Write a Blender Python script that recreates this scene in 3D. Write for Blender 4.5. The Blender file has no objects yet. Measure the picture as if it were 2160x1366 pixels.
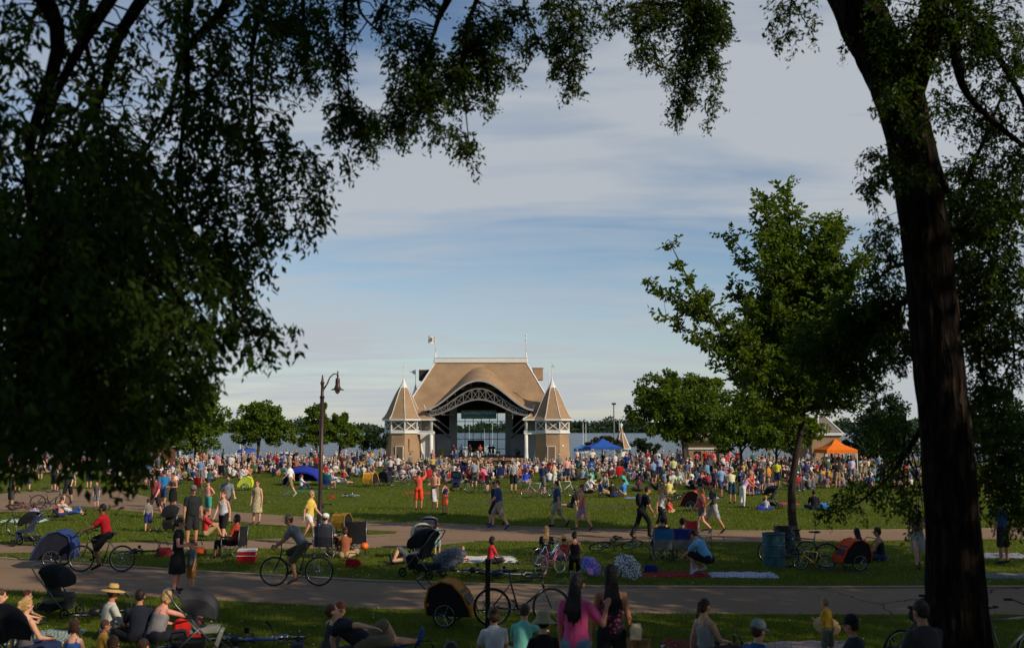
import bpy, math, random
import numpy as np
from mathutils import Vector, Matrix
SC = bpy.context.scene
COL = SC.collection
R = math.radians
random.seed(7)
RNG = np.random.default_rng(7)

# ------------------------------------------------------------------ camera, sky, sun, exposure
CAMH = 3.7
PITCH = math.atan(220/2100)
cam_d = bpy.data.cameras.new('camera'); cam = bpy.data.objects.new('camera', cam_d); COL.objects.link(cam)
cam.location = (0, 0, CAMH); cam.rotation_euler = (math.pi/2 + PITCH, 0, 0)
cam_d.sensor_width = 36; cam_d.lens = 35; cam_d.clip_start = 0.1; cam_d.clip_end = 9000
cam_d.dof.use_dof = True; cam_d.dof.focus_distance = 70; cam_d.dof.aperture_fstop = 1.7
SC.camera = cam
SUN_EL, SUN_AZ = 31.0, 122.0            # azimuth clockwise from +Y (view direction)
sd = Vector((math.sin(R(SUN_AZ))*math.cos(R(SUN_EL)), math.cos(R(SUN_AZ))*math.cos(R(SUN_EL)), math.sin(R(SUN_EL))))
sun_d = bpy.data.lights.new('sun', 'SUN'); sun = bpy.data.objects.new('sun', sun_d); COL.objects.link(sun)
sun_d.energy = 5.0; sun_d.angle = R(0.53); sun_d.color = (1.0, 0.86, 0.68)
sun.rotation_euler = sd.to_track_quat('Z', 'Y').to_euler()
SC.view_settings.view_transform = 'Standard'; SC.view_settings.look = 'None'
SC.view_settings.exposure = -0.42; SC.view_settings.gamma = 1
SC.cycles.use_denoising = True
SC.cycles.max_bounces = 6; SC.cycles.diffuse_bounces = 2; SC.cycles.glossy_bounces = 2
SC.cycles.transmission_bounces = 3; SC.cycles.transparent_max_bounces = 6

W = bpy.data.worlds.new('World'); SC.world = W; W.use_nodes = True
nt = W.node_tree; nt.nodes.clear()
def N(t, **kw):
    n = nt.nodes.new(t)
    for k, v in kw.items(): setattr(n, k, v)
    return n
def M(op, a, b=None, c=None):
    n = N('ShaderNodeMath', operation=op)
    for i, v in enumerate((a, b, c)):
        if v is None: continue
        if isinstance(v, (int, float)): n.inputs[i].default_value = v
        else: nt.links.new(v, n.inputs[i])
    return n.outputs[0]
sky = N('ShaderNodeTexSky', sky_type='NISHITA', sun_disc=False, sun_elevation=R(SUN_EL), sun_rotation=R(SUN_AZ))
sky.air_density = 1.0; sky.dust_density = 0.25; sky.ozone_density = 2.0
tc = N('ShaderNodeTexCoord'); sp = N('ShaderNodeSeparateXYZ'); nt.links.new(tc.outputs['Generated'], sp.inputs[0])
zz = M('ADD', M('MAXIMUM', sp.outputs[2], 0.0), 0.17)
cu = M('DIVIDE', sp.outputs[0], zz); cv = M('DIVIDE', sp.outputs[1], zz)
cb = N('ShaderNodeCombineXYZ'); nt.links.new(cu, cb.inputs[0]); nt.links.new(cv, cb.inputs[1])
mp = N('ShaderNodeMapping'); mp.inputs['Scale'].default_value = (0.62, 1.25, 1); mp.inputs['Rotation'].default_value = (0, 0, R(-10))
mp.inputs['Location'].default_value = (5.3, 2.15, 0); nt.links.new(cb.outputs[0], mp.inputs[0])
n1 = N('ShaderNodeTexNoise'); n1.inputs['Scale'].default_value = 1.0; n1.inputs['Detail'].default_value = 7; n1.inputs['Roughness'].default_value = 0.52
n1.inputs['Distortion'].default_value = 0.35; nt.links.new(mp.outputs[0], n1.inputs['Vector'])
mp2 = N('ShaderNodeMapping'); mp2.inputs['Scale'].default_value = (1.1, 3.6, 1); mp2.inputs['Rotation'].default_value = (0, 0, R(-14)); nt.links.new(cb.outputs[0], mp2.inputs[0])
n2 = N('ShaderNodeTexNoise'); n2.inputs['Scale'].default_value = 1.3; n2.inputs['Detail'].default_value = 8; n2.inputs['Distortion'].default_value = 0.8
nt.links.new(mp2.outputs[0], n2.inputs['Vector'])
mix = M('ADD', M('MULTIPLY', n1.outputs[0], 0.62), M('MULTIPLY', n2.outputs[0], 0.38))
# how much cloud lies at each height of the sky: haze at the horizon, thin streaks, a clear blue gap, broken white cloud, a thin veil
cr0 = N('ShaderNodeValToRGB'); nt.links.new(M('ADD', sp.outputs[2], M('MULTIPLY', M('SUBTRACT', n1.outputs[0], 0.5), 0.10)), cr0.inputs[0])
for i, (p, v) in enumerate([(0.0, .78), (.07, .66), (.115, .50), (.15, .32), (.185, .20), (.215, .42), (.25, .76), (.30, .60), (.36, .52), (.46, .46), (.60, .16), (.75, .04)]):
    e = cr0.color_ramp.elements[i] if i < 2 else cr0.color_ramp.elements.new(p); e.position = p; e.color = (v, v, v, 1)
side = N('ShaderNodeMapRange', interpolation_type='SMOOTHSTEP'); nt.links.new(M('ADD', M('MULTIPLY', sp.outputs[0], 0.9), sp.outputs[2]), side.inputs[0])
side.inputs[1].default_value = 0.22; side.inputs[2].default_value = 0.58; side.inputs[3].default_value = -0.02; side.inputs[4].default_value = 0.42
fr = N('ShaderNodeMapRange', interpolation_type='SMOOTHSTEP'); nt.links.new(sp.outputs[1], fr.inputs[0]); fr.inputs[1].default_value = 0.0; fr.inputs[2].default_value = 0.55
hi = N('ShaderNodeMapRange', interpolation_type='SMOOTHSTEP'); nt.links.new(sp.outputs[2], hi.inputs[0]); hi.inputs[1].default_value = 0.70; hi.inputs[2].default_value = 0.42
f0 = N('ShaderNodeClamp'); nt.links.new(M('ADD', M('ADD', cr0.outputs[0], side.outputs[0]), M('MULTIPLY', M('SUBTRACT', mix, 0.5), 4.2)), f0.inputs[0]); f0.inputs[2].default_value = 0.93
fac = M('MULTIPLY', f0.outputs[0], M('MULTIPLY', fr.outputs[0], hi.outputs[0]))
b1 = N('ShaderNodeBackground'); b1.inputs[1].default_value = 0.132; nt.links.new(sky.outputs[0], b1.inputs[0])
b2 = N('ShaderNodeBackground'); b2.inputs[0].default_value = (0.635, 0.68, 0.735, 1); b2.inputs[1].default_value = 1.0
ms = N('ShaderNodeMixShader'); nt.links.new(fac, ms.inputs[0]); nt.links.new(b1.outputs[0], ms.inputs[1]); nt.links.new(b2.outputs[0], ms.inputs[2])
wo = N('ShaderNodeOutputWorld'); nt.links.new(ms.outputs[0], wo.inputs[0])

# ------------------------------------------------------------------ pixel measuring helpers (2160 x 1366 photo)
cp, spn = math.cos(PITCH), math.sin(PITCH)
def ray(px, py):
    a, b = (px-1080)/2100, (683-py)/2100
    return Vector((a, cp - b*spn, spn + b*cp))
def ss(t): t = min(1, max(0, t)); return t*t*(3-2*t)
def gz(x, y):
    if y < 95:
        z = 0.5*ss((17.5-y)/7)
        if y < 9: z += (9-y)*0.13
        return z
    if y < 140: return -0.9*ss((y-95)/32)
    if y < 1000: return -0.9 - 2.6*ss((y-146)/10)
    return -3.5 + 3.0*ss((y-1325)/20)
def at(px, py):                         # point on the ground seen at this pixel
    r = ray(px, py); z = 0.0
    for _ in range(14):
        t = (z-CAMH)/r.z; p = Vector((0, 0, CAMH)) + r*t; z = 0.5*z + 0.5*gz(p.x, p.y)
    return Vector((p.x, p.y, gz(p.x, p.y)))
def ad(px, py, d):                      # point at depth d (metres along +Y) on this pixel's ray
    r = ray(px, py); return Vector((0, 0, CAMH)) + r*(d/r.y)
def gx(px, d): 
    x = (px-1080)/2100*d/1.0; return Vector((x, d, gz(x, d)))

# ------------------------------------------------------------------ materials
def lin(c): return tuple(((v/255)/12.92 if v/255 <= .04045 else ((v/255+.055)/1.055)**2.4) for v in c)
MATS = {}
def mat(name, col, rough=0.8, var=0.12, scale=6.0, bump=0.0, bscale=40, metal=0.0, spec=0.3):
    """col: sRGB triple of the thing's own colour; mild procedural variation"""
    if name in MATS: return MATS[name]
    m = bpy.data.materials.new(name); m.use_nodes = True; t = m.node_tree; b = t.nodes['Principled BSDF']
    c = lin(col)
    b.inputs['Roughness'].default_value = rough; b.inputs['Metallic'].default_value = metal
    b.inputs['Specular IOR Level'].default_value = spec
    co = t.nodes.new('ShaderNodeTexCoord')
    n = t.nodes.new('ShaderNodeTexNoise'); n.inputs['Scale'].default_value = scale; n.inputs['Detail'].default_value = 5
    t.links.new(co.outputs['Object'], n.inputs['Vector'])
    mx = t.nodes.new('ShaderNodeMix'); mx.data_type = 'RGBA'
    mx.inputs[6].default_value = (*[v*(1-var) for v in c], 1); mx.inputs[7].default_value = (*[min(1, v*(1+var)) for v in c], 1)
    rp = t.nodes.new('ShaderNodeMapRange'); rp.inputs[1].default_value = .3; rp.inputs[2].default_value = .7
    t.links.new(n.outputs[0], rp.inputs[0]); t.links.new(rp.outputs[0], mx.inputs[0]); t.links.new(mx.outputs[2], b.inputs['Base Color'])
    if bump:
        n2 = t.nodes.new('ShaderNodeTexNoise'); n2.inputs['Scale'].default_value = bscale; n2.inputs['Detail'].default_value = 4
        t.links.new(co.outputs['Object'], n2.inputs['Vector'])
        bp = t.nodes.new('ShaderNodeBump'); bp.inputs['Strength'].default_value = bump; bp.inputs['Distance'].default_value = .02
        t.links.new(n2.outputs[0], bp.inputs['Height']); t.links.new(bp.outputs[0], b.inputs['Normal'])
    MATS[name] = m; return m
def cloth(col):
    if len(col) > 3:            # printed fabric: second colour and print scale
        nm = 'print_%d_%d_%d_%d' % (*col[:3], col[4])
        if nm in MATS: return MATS[nm]
        m = mat(nm, col[:3], .92, .16, 7, .5, 9); t = m.node_tree; b = t.nodes['Principled BSDF']; src = b.inputs['Base Color'].links[0].from_socket; co = t.nodes.new('ShaderNodeTexCoord')
        v = t.nodes.new('ShaderNodeTexVoronoi'); v.inputs['Scale'].default_value = col[4]; t.links.new(co.outputs['Object'], v.inputs['Vector']); r = t.nodes.new('ShaderNodeMapRange'); r.inputs[1].default_value = .38; r.inputs[2].default_value = .30; t.links.new(v.outputs['Distance'], r.inputs[0])
        x = t.nodes.new('ShaderNodeMix'); x.data_type = 'RGBA'; t.links.new(r.outputs[0], x.inputs[0]); t.links.new(src, x.inputs[6]); x.inputs[7].default_value = (*lin(col[3]), 1); t.links.new(x.outputs[2], b.inputs['Base Color']); return m
    return mat('fabric_%d_%d_%d' % tuple(col), col, .92, .16, 7, .55, 9)
def leafmat(name, c0, c1, trans=0.35):
    if name in MATS: return MATS[name]
    m = bpy.data.materials.new(name); m.use_nodes = True; t = m.node_tree; t.nodes.clear()
    g = t.nodes.new('ShaderNodeNewGeometry'); mx = t.nodes.new('ShaderNodeMix'); mx.data_type = 'RGBA'
    mx.inputs[6].default_value = (*c0, 1); mx.inputs[7].default_value = (*c1, 1); t.links.new(g.outputs['Random Per Island'], mx.inputs[0])
    d = t.nodes.new('ShaderNodeBsdfPrincipled'); d.inputs['Roughness'].default_value = .55; d.inputs['Specular IOR Level'].default_value = .25
    t.links.new(mx.outputs[2], d.inputs['Base Color'])
    hs = t.nodes.new('ShaderNodeHueSaturation'); hs.inputs['Hue'].default_value = .485; hs.inputs['Saturation'].default_value = 1.15; hs.inputs['Value'].default_value = 1.5
    t.links.new(mx.outputs[2], hs.inputs['Color'])
    tr = t.nodes.new('ShaderNodeBsdfTranslucent'); t.links.new(hs.outputs[0], tr.inputs[0])
    s = t.nodes.new('ShaderNodeMixShader'); s.inputs[0].default_value = trans
    t.links.new(d.outputs[0], s.inputs[1]); t.links.new(tr.outputs[0], s.inputs[2])
    o = t.nodes.new('ShaderNodeOutputMaterial'); t.links.new(s.outputs[0], o.inputs[0])
    MATS[name] = m; return m

# ------------------------------------------------------------------ object helpers
def tag(o, label=None, cat=None, group=None, kind=None):
    if label: o['label'] = label
    if cat: o['category'] = cat
    if group: o['group'] = group
    if kind: o['kind'] = kind
    return o
def empty(name, loc=(0, 0, 0), rz=0, label=None, cat=None, group=None):
    o = bpy.data.objects.new(name, None); COL.objects.link(o); o.empty_display_size = .2
    o.location = loc; o.rotation_euler = (0, 0, rz); return tag(o, label, cat, group)
def link(name, me, parent=None):
    o = bpy.data.objects.new(name, me); COL.objects.link(o)
    if parent is not None: o.parent = parent
    return o
def rawmesh(name, V, F, mats, parent=None, origin=None, smooth=False, fm=None):
    """V (n,3) array; F (m,k) array of equal-size faces"""
    V = np.asarray(V, dtype=np.float32)
    if origin is not None: V = V - np.array(origin, dtype=np.float32)
    F = np.asarray(F, dtype=np.int32); me = bpy.data.meshes.new(name)
    m, k = F.shape
    me.vertices.add(len(V)); me.vertices.foreach_set('co', V.ravel())
    me.loops.add(m*k); me.loops.foreach_set('vertex_index', F.ravel())
    me.polygons.add(m); me.polygons.foreach_set('loop_start', np.arange(0, m*k, k, dtype=np.int32))
    if fm is not None: me.polygons.foreach_set('material_index', np.asarray(fm, dtype=np.int32))
    if smooth: me.polygons.foreach_set('use_smooth', np.ones(m, dtype=bool))
    for q in (mats if isinstance(mats, (list, tuple)) else [mats]): me.materials.append(q)
    me.update(calc_edges=True)
    o = link(name, me, parent)
    if origin is not None and parent is None: o.location = origin
    return o
class MB:
    def __init__(s): s.v = []; s.f = []; s.m = []
    def add(s, vs, fs, mi=0):
        b = len(s.v); s.v += [tuple(v) for v in vs]; s.f += [tuple(b+i for i in f) for f in fs]; s.m += [mi]*len(fs); return s
    def box(s, c, d, rot=None, mi=0, taper=1.0):
        x, y, z = d[0]/2, d[1]/2, d[2]/2; c = Vector(c)
        vs = [Vector((a*x*(taper if e > 0 else 1), b*y*(taper if e > 0 else 1), e*z)) for e in (-1, 1) for b in (-1, 1) for a in (-1, 1)]
        if rot is not None: vs = [rot @ v for v in vs]
        return s.add([v+c for v in vs], [(0, 2, 3, 1), (4, 5, 7, 6), (0, 1, 5, 4), (2, 6, 7, 3), (0, 4, 6, 2), (1, 3, 7, 5)], mi)
    def beam(s, p, q, w, h=None, mi=0):
        p, q = Vector(p), Vector(q); h = h or w; d = q-p
        if d.length < 1e-6: return s
        return s.box((p+q)/2, (w, h, d.length), d.to_track_quat('Z', 'Y').to_matrix(), mi)
    def tube(s, pts, rad, n=8, mi=0, caps=True):
        pts = [Vector(p) for p in pts]
        if not isinstance(rad, (list, tuple, np.ndarray)): rad = [rad]*len(pts)
        vs = []; fs = []; up = None
        for i, p in enumerate(pts):
            t = (pts[min(i+1, len(pts)-1)] - pts[max(i-1, 0)])
            t = t.normalized() if t.length > 1e-9 else Vector((0, 0, 1))
            if up is None: up = t.orthogonal().normalized()
            up = (up - t*up.dot(t)); up = up.normalized() if up.length > 1e-6 else t.orthogonal().normalized()
            w = t.cross(up)
            for k in range(n):
                a = 2*math.pi*k/n; vs.append(p + (up*math.cos(a) + w*math.sin(a))*rad[i])
        for i in range(len(pts)-1):
            for k in range(n):
                a, b = i*n+k, i*n+(k+1) % n; fs.append((a, b, b+n, a+n))
        if caps: fs.append(tuple(range(n-1, -1, -1))); fs.append(tuple((len(pts)-1)*n+k for k in range(n)))
        return s.add(vs, fs, mi)
    def lathe(s, prof, n=16, c=(0, 0, 0), ax=None, mi=0, phase=0, close=True):
        vs = []; fs = []; c = Vector(c)
        for (r, z) in prof:
            for k in range(n):
                a = 2*math.pi*k/n + phase; v = Vector((r*math.cos(a), r*math.sin(a), z))
                if ax is not None: v = ax @ v
                vs.append(v+c)
        for i in range(len(prof)-1):
            for k in range(n):
                a, b = i*n+k, i*n+(k+1) % n; fs.append((a, b, b+n, a+n))
        if close: fs.append(tuple(range(n-1, -1, -1))); fs.append(tuple((len(prof)-1)*n+k for k in range(n)))
        return s.add(vs, fs, mi)
    def ell(s, c, r, n=12, m=8, rot=None, mi=0):
        vs = []; fs = []; c = Vector(c); r = (r, r, r) if isinstance(r, (int, float)) else r
        for i in range(m+1):
            th = math.pi*i/m
            th = min(max(th, .04), math.pi-.04)
            for k in range(n):
                a = 2*math.pi*k/n; v = Vector((r[0]*math.sin(th)*math.cos(a), r[1]*math.sin(th)*math.sin(a), r[2]*math.cos(th)))
                if rot is not None: v = rot @ v
                vs.append(v+c)
        for i in range(m):
            for k in range(n):
                a, b = i*n+k, i*n+(k+1) % n; fs.append((a, a+n, b+n, b))
        fs.append(tuple(range(n))); fs.append(tuple(m*n+k for k in range(n-1, -1, -1)))
        return s.add(vs, fs, mi)
    def torus(s, c, Rr, r, ax=None, n=28, m=6, mi=0, a0=0, a1=None):
        full = a1 is None; a1 = 2*math.pi if full else a1; c = Vector(c); vs = []; fs = []; nn = n if full else n+1
        for i in range(nn):
            a = a0+(a1-a0)*i/n
            for k in range(m):
                b = 2*math.pi*k/m; v = Vector(((Rr+r*math.cos(b))*math.cos(a), (Rr+r*math.cos(b))*math.sin(a), r*math.sin(b)))
                if ax is not None: v = ax @ v
                vs.append(v+c)
        for i in range(n):
            i2 = (i+1) % nn
            for k in range(m):
                k2 = (k+1) % m; fs.append((i*m+k, i2*m+k, i2*m+k2, i*m+k2))
        return s.add(vs, fs, mi)
    def sheet(s, grid, mi=0):
        h, w = len(grid), len(grid[0])
        return s.add([p for row in grid for p in row], [(i*w+j, i*w+j+1, (i+1)*w+j+1, (i+1)*w+j) for i in range(h-1) for j in range(w-1)], mi)
    def build(s, name, mats, parent=None, origin=None, smooth=False):
        if origin is not None: s.v = [tuple(Vector(v)-Vector(origin)) for v in s.v]
        me = bpy.data.meshes.new(name); me.from_pydata(s.v, [], s.f)
        for q in (mats if isinstance(mats, (list, tuple)) else [mats]): me.materials.append(q)
        me.polygons.foreach_set('material_index', np.array(s.m, dtype=np.int32))
        if smooth: me.polygons.foreach_set('use_smooth', np.ones(len(s.f), dtype=bool))
        me.update(); o = link(name, me, parent)
        if origin is not None and parent is None: o.location = origin
        return o
def copy_tree(o, parent=None):
    c = o.copy(); COL.objects.link(c)
    if parent is not None: c.parent = parent
    for ch in [q for q in SC.objects if q.parent == o and q is not c]: copy_tree(ch, c)
    return c
# ------------------------------------------------------------------ ground, paths, water, far shore
def ground_material():
    m = bpy.data.materials.new('lawn'); m.use_nodes = True; t = m.node_tree; b = t.nodes['Principled BSDF']
    co = t.nodes.new('ShaderNodeTexCoord')
    def noise(sc, det=6, dist=0, st=None):
        n = t.nodes.new('ShaderNodeTexNoise'); n.inputs['Scale'].default_value = sc; n.inputs['Detail'].default_value = det; n.inputs['Distortion'].default_value = dist
        if st:
            mm = t.nodes.new('ShaderNodeMapping'); mm.inputs['Scale'].default_value = st; t.links.new(co.outputs['Object'], mm.inputs[0]); t.links.new(mm.outputs[0], n.inputs['Vector'])
        else: t.links.new(co.outputs['Object'], n.inputs['Vector'])
        return n
    def mixc(f, a, b_):
        x = t.nodes.new('ShaderNodeMix'); x.data_type = 'RGBA'; t.links.new(f, x.inputs[0])
        for i, v in ((6, a), (7, b_)):
            if isinstance(v, tuple): x.inputs[i].default_value = (*v, 1)
            else: t.links.new(v, x.inputs[i])
        return x.outputs[2]
    def rng(o, a, c): r = t.nodes.new('ShaderNodeMapRange'); r.inputs[1].default_value = a; r.inputs[2].default_value = c; t.links.new(o, r.inputs[0]); return r.outputs[0]
    big = noise(.22, 7, .8); mid = noise(2.2, 6, .6); fine = noise(22, 5); blade = noise(70, 3, 0, (1, .25, 1))
    c = mixc(rng(big.outputs[0], .35, .65), (.085, .118, .010), (.135, .175, .015))
    c = mixc(rng(mid.outputs[0], .38, .72), c, (.155, .170, .024))
    c = mixc(rng(fine.outputs[0], .42, .75), c, (.048, .070, .007))
    worn = noise(.55, 6, 1.0); w = rng(worn.outputs[0], .56, .72)
    c = mixc(w, c, (.10, .085, .045))
    t.links.new(c, b.inputs['Base Color']); b.inputs['Roughness'].default_value = .95; b.inputs['Specular IOR Level'].default_value = .04
    ad_ = t.nodes.new('ShaderNodeMath'); ad_.operation = 'ADD'; t.links.new(fine.outputs[0], ad_.inputs[0]); t.links.new(blade.outputs[0], ad_.inputs[1])
    bp = t.nodes.new('ShaderNodeBump'); bp.inputs['Strength'].default_value = .9; bp.inputs['Distance'].default_value = .06
    t.links.new(ad_.outputs[0], bp.inputs['Height']); t.links.new(bp.outputs[0], b.inputs['Normal'])
    return m
LAWN = ground_material()
ys = [-80, -40, -20, -8, -2, 2, 5, 7, 9] + [9+i*.7 for i in range(1, 14)] + [22, 30, 45, 60, 75, 90, 95] + [97+i*3 for i in range(15)] + [143, 146, 148, 150, 152, 154, 156, 170, 300, 900, 1320, 1328, 1334, 1340, 1350, 1600, 3000, 7000]
xs = [-5000, -1500, -400, -150, -80, -40, -20, -10, 0, 10, 20, 40, 80, 150, 400, 1500, 5000]
g = MB(); g.sheet([[(x, y, gz(x, y)) for x in xs] for y in ys])
tag(g.build('ground', LAWN, smooth=True), kind='structure')

def water_material():
    m = bpy.data.materials.new('lake_water'); m.use_nodes = True; t = m.node_tree; b = t.nodes['Principled BSDF']
    b.inputs['Base Color'].default_value = (.018, .030, .048, 1); b.inputs['Roughness'].default_value = .22; b.inputs['IOR'].default_value = 1.33
    co = t.nodes.new('ShaderNodeTexCoord'); mm = t.nodes.new('ShaderNodeMapping'); mm.inputs['Scale'].default_value = (.35, .9, 1); t.links.new(co.outputs['Object'], mm.inputs[0])
    n = t.nodes.new('ShaderNodeTexNoise'); n.inputs['Scale'].default_value = .8; n.inputs['Detail'].default_value = 7; n.inputs['Roughness'].default_value = .65; t.links.new(mm.outputs[0], n.inputs['Vector'])
    bp = t.nodes.new('ShaderNodeBump'); bp.inputs['Strength'].default_value = 1.0; bp.inputs['Distance'].default_value = .55
    t.links.new(n.outputs[0], bp.inputs['Height']); t.links.new(bp.outputs[0], b.inputs['Normal']); return m
g = MB(); g.sheet([[(x, y, -2.0) for x in (-4000, -600, 0, 600, 4000)] for y in (147, 250, 500, 900, 1345)])
tag(g.build('water', water_material()), kind='structure')

def edge(pts): return [at(a, b) for a, b in pts]
def interp(pts, x):
    xs_ = [p.x for p in pts]; ys_ = [p.y for p in pts]
    return float(np.interp(x, xs_, ys_))
def path_material():
    m = bpy.data.materials.new('path_asphalt'); m.use_nodes = True; t = m.node_tree; b = t.nodes['Principled BSDF']; co = t.nodes.new('ShaderNodeTexCoord')
    def tex(kind, sc, **kw):
        n = t.nodes.new(kind); n.inputs['Scale'].default_value = sc; t.links.new(co.outputs['Object'], n.inputs['Vector'])
        for k, v in kw.items(): n.inputs[k].default_value = v
        return n
    def rg(o, a, c, lo=0, hi=1): r = t.nodes.new('ShaderNodeMapRange'); [setattr(r.inputs[i], 'default_value', v) for i, v in ((1, a), (2, c), (3, lo), (4, hi))]; t.links.new(o, r.inputs[0]); return r.outputs[0]
    def mx(f, a, c, mode='MIX'):
        x = t.nodes.new('ShaderNodeMix'); x.data_type = 'RGBA'; x.blend_type = mode; t.links.new(f, x.inputs[0]) if not isinstance(f, float) else setattr(x.inputs[0], 'default_value', f)
        for i, v in ((6, a), (7, c)): t.links.new(v, x.inputs[i]) if not isinstance(v, tuple) else setattr(x.inputs[i], 'default_value', (*v, 1))
        return x.outputs[2]
    big = tex('ShaderNodeTexNoise', .35, Detail=6, Distortion=.6); fine = tex('ShaderNodeTexNoise', 45, Detail=3); st = tex('ShaderNodeTexNoise', 1.6, Detail=8, Roughness=.7)
    wv = tex('ShaderNodeTexNoise', 1.2, Detail=4); dv = t.nodes.new('ShaderNodeVectorMath'); dv.operation = 'MULTIPLY_ADD'; dv.inputs[1].default_value = (.5, .5, .5); t.links.new(wv.outputs['Color'], dv.inputs[0]); t.links.new(co.outputs['Object'], dv.inputs[2])
    vo = t.nodes.new('ShaderNodeTexVoronoi'); vo.feature = 'DISTANCE_TO_EDGE'; vo.inputs['Scale'].default_value = .11; t.links.new(dv.outputs[0], vo.inputs['Vector'])
    c = mx(rg(big.outputs[0], .35, .65), lin((116, 92, 72)), lin((138, 111, 87))); c = mx(rg(st.outputs[0], .55, .75), c, lin((98, 78, 62))); c = mx(rg(fine.outputs[0], .3, .7), c, lin((150, 126, 102))); c = mx(rg(vo.outputs['Distance'], .0012, .0028, 1, 0), c, lin((74, 62, 54)))
    t.links.new(c, b.inputs['Base Color']); b.inputs['Roughness'].default_value = .95; b.inputs['Specular IOR Level'].default_value = .08
    bp = t.nodes.new('ShaderNodeBump'); bp.inputs['Strength'].default_value = .5; bp.inputs['Distance'].default_value = .01; t.links.new(fine.outputs[0], bp.inputs['Height']); t.links.new(bp.outputs[0], b.inputs['Normal']); return m
PATHM = path_material()
KERB = mat('path_kerb', (146, 126, 102), .9, .12, 5, .4, 50)
PATHS = []
def path(name, far, near, kerb=True, zoff=.004, eL=8, eR=8):
    F, Nn = edge(far), edge(near)
    x0 = max(F[0].x, Nn[0].x)-eL; x1 = min(F[-1].x, Nn[-1].x)+eR
    # carry the end slope outward
    def ext(P): 
        a = P[0]+(P[0]-P[1]).normalized()*60; b_ = P[-1]+(P[-1]-P[-2]).normalized()*60; return [a]+P+[b_]
    F, Nn = ext(F), ext(Nn)
    PATHS.append((F, Nn)); m = MB(); k = MB(); n = 90; rows = [[], []]; kr = [[], []]; kr2 = [[], []]
    for i in range(n+1):
        x = x0 - 30*(x0 < 0)*0 + (x1-x0)*i/n
        yf, yn = interp(F, x), interp(Nn, x)
        rows[0].append((x, yn, gz(x, yn)+zoff)); rows[1].append((x, yf, gz(x, yf)+zoff))
        kr[0].append((x, yf-.04, gz(x, yf)+.035)); kr[1].append((x, yf+.14, gz(x, yf)+.035))
        kr2[0].append((x, yf-.04, gz(x, yf)-.02))
    m.sheet(rows); tag(m.build(name, PATHM), kind='structure')
    if kerb:
        k.sheet(kr); k.sheet([kr2[0], kr[0]]); tag(k.build('kerb', KERB), kind='structure')
path('path', [(-150, 1165), (0, 1178), (400, 1205), (800, 1227), (1200, 1238), (1700, 1240), (2400, 1238)],
     [(-150, 1238), (0, 1243), (400, 1262), (800, 1283), (1200, 1292), (1700, 1295), (2400, 1296)])
path('path', [(820, 1101), (1000, 1108), (1200, 1116), (1600, 1121), (2000, 1117), (2300, 1112)],
     [(820, 1137), (1000, 1140), (1200, 1142), (1600, 1143), (2000, 1138), (2300, 1134)], zoff=.008, eL=0)
path('path', [(-100, 1149), (200, 1145), (500, 1139), (700, 1131), (900, 1122), (1010, 1121)],
     [(-100, 1168), (200, 1162), (500, 1156), (700, 1157), (900, 1151), (1010, 1141)], False, .004, eR=0)
path('path', [(-60, 1046), (60, 1036), (160, 1030), (260, 1034), (350, 1058), (500, 1080), (700, 1094), (860, 1103)],
     [(-60, 1080), (60, 1079), (160, 1068), (260, 1076), (350, 1084), (500, 1103), (700, 1114), (860, 1122)], False, .012, eR=0)
def on_path(x, y):
    for F, Nn in PATHS:
        if F[1].x-2 < x < F[-2].x+2 and interp(Nn, x)-.08 < y < interp(F, x)+.2: return True
    return False

# grass blades: short tufts over the near lawn, too many to count
def grass_patch(n, y0, y1, hmin, hmax, w):
    y = np.sqrt(RNG.uniform(y0*y0, y1*y1, n)); x = RNG.uniform(-1, 1, n)*y*.56
    keep = np.array([not on_path(a, b) for a, b in zip(x, y)]); x, y = x[keep], y[keep]; n = len(x)
    cl = np.sin(x*1.7+np.sin(y*1.3)*2)*np.cos(y*.9+x*.4)*.35+1
    z = np.array([gz(a, b) for a, b in zip(x, y)]); a = RNG.uniform(0, 2*np.pi, n); h = RNG.uniform(hmin, hmax, n)*cl; ww = w*RNG.uniform(.6, 1.4, n)
    le = RNG.uniform(-.6, .6, (n, 2))*h[:, None]
    P = np.zeros((n, 3, 3)); dx, dy = np.cos(a)*ww, np.sin(a)*ww
    P[:, 0] = np.stack([x-dx, y-dy, z-.01], 1); P[:, 1] = np.stack([x+dx, y+dy, z-.01], 1); P[:, 2] = np.stack([x+le[:, 0], y+le[:, 1], z+h], 1)
    return P.reshape(-1, 3)
GP = np.concatenate([grass_patch(150000, 13.5, 24, .03, .085, .007), grass_patch(120000, 24, 46, .04, .09, .014), grass_patch(60000, 42, 90, .04, .085, .028)])
GM = leafmat('grass_blade', (.065, .100, .010), (.155, .195, .022), .35)
tag(rawmesh('grass', GP, np.arange(len(GP)).reshape(-1, 3), GM), 'short green lawn grass beside and between the paths', 'grass', kind='stuff')
n = 1500; y = RNG.uniform(15, 60, n); x = RNG.uniform(-1, 1, n)*y*.55
pts = [(a, b) for a, b in zip(x, y) if not on_path(a, b)]
V = []; 
for a, b in pts:
    r = random.uniform(.010, .022); z = gz(a, b)+random.uniform(.03, .07)
    V += [(a-r, b, z), (a, b-r, z+.005), (a+r, b, z), (a, b+r, z+.012)]
tag(rawmesh('clover_flowers', V, np.arange(len(V)).reshape(-1, 4), mat('clover_white', (215, 215, 195))), 'tiny white clover flowers scattered through the lawn', 'flowers', kind='stuff')

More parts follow.
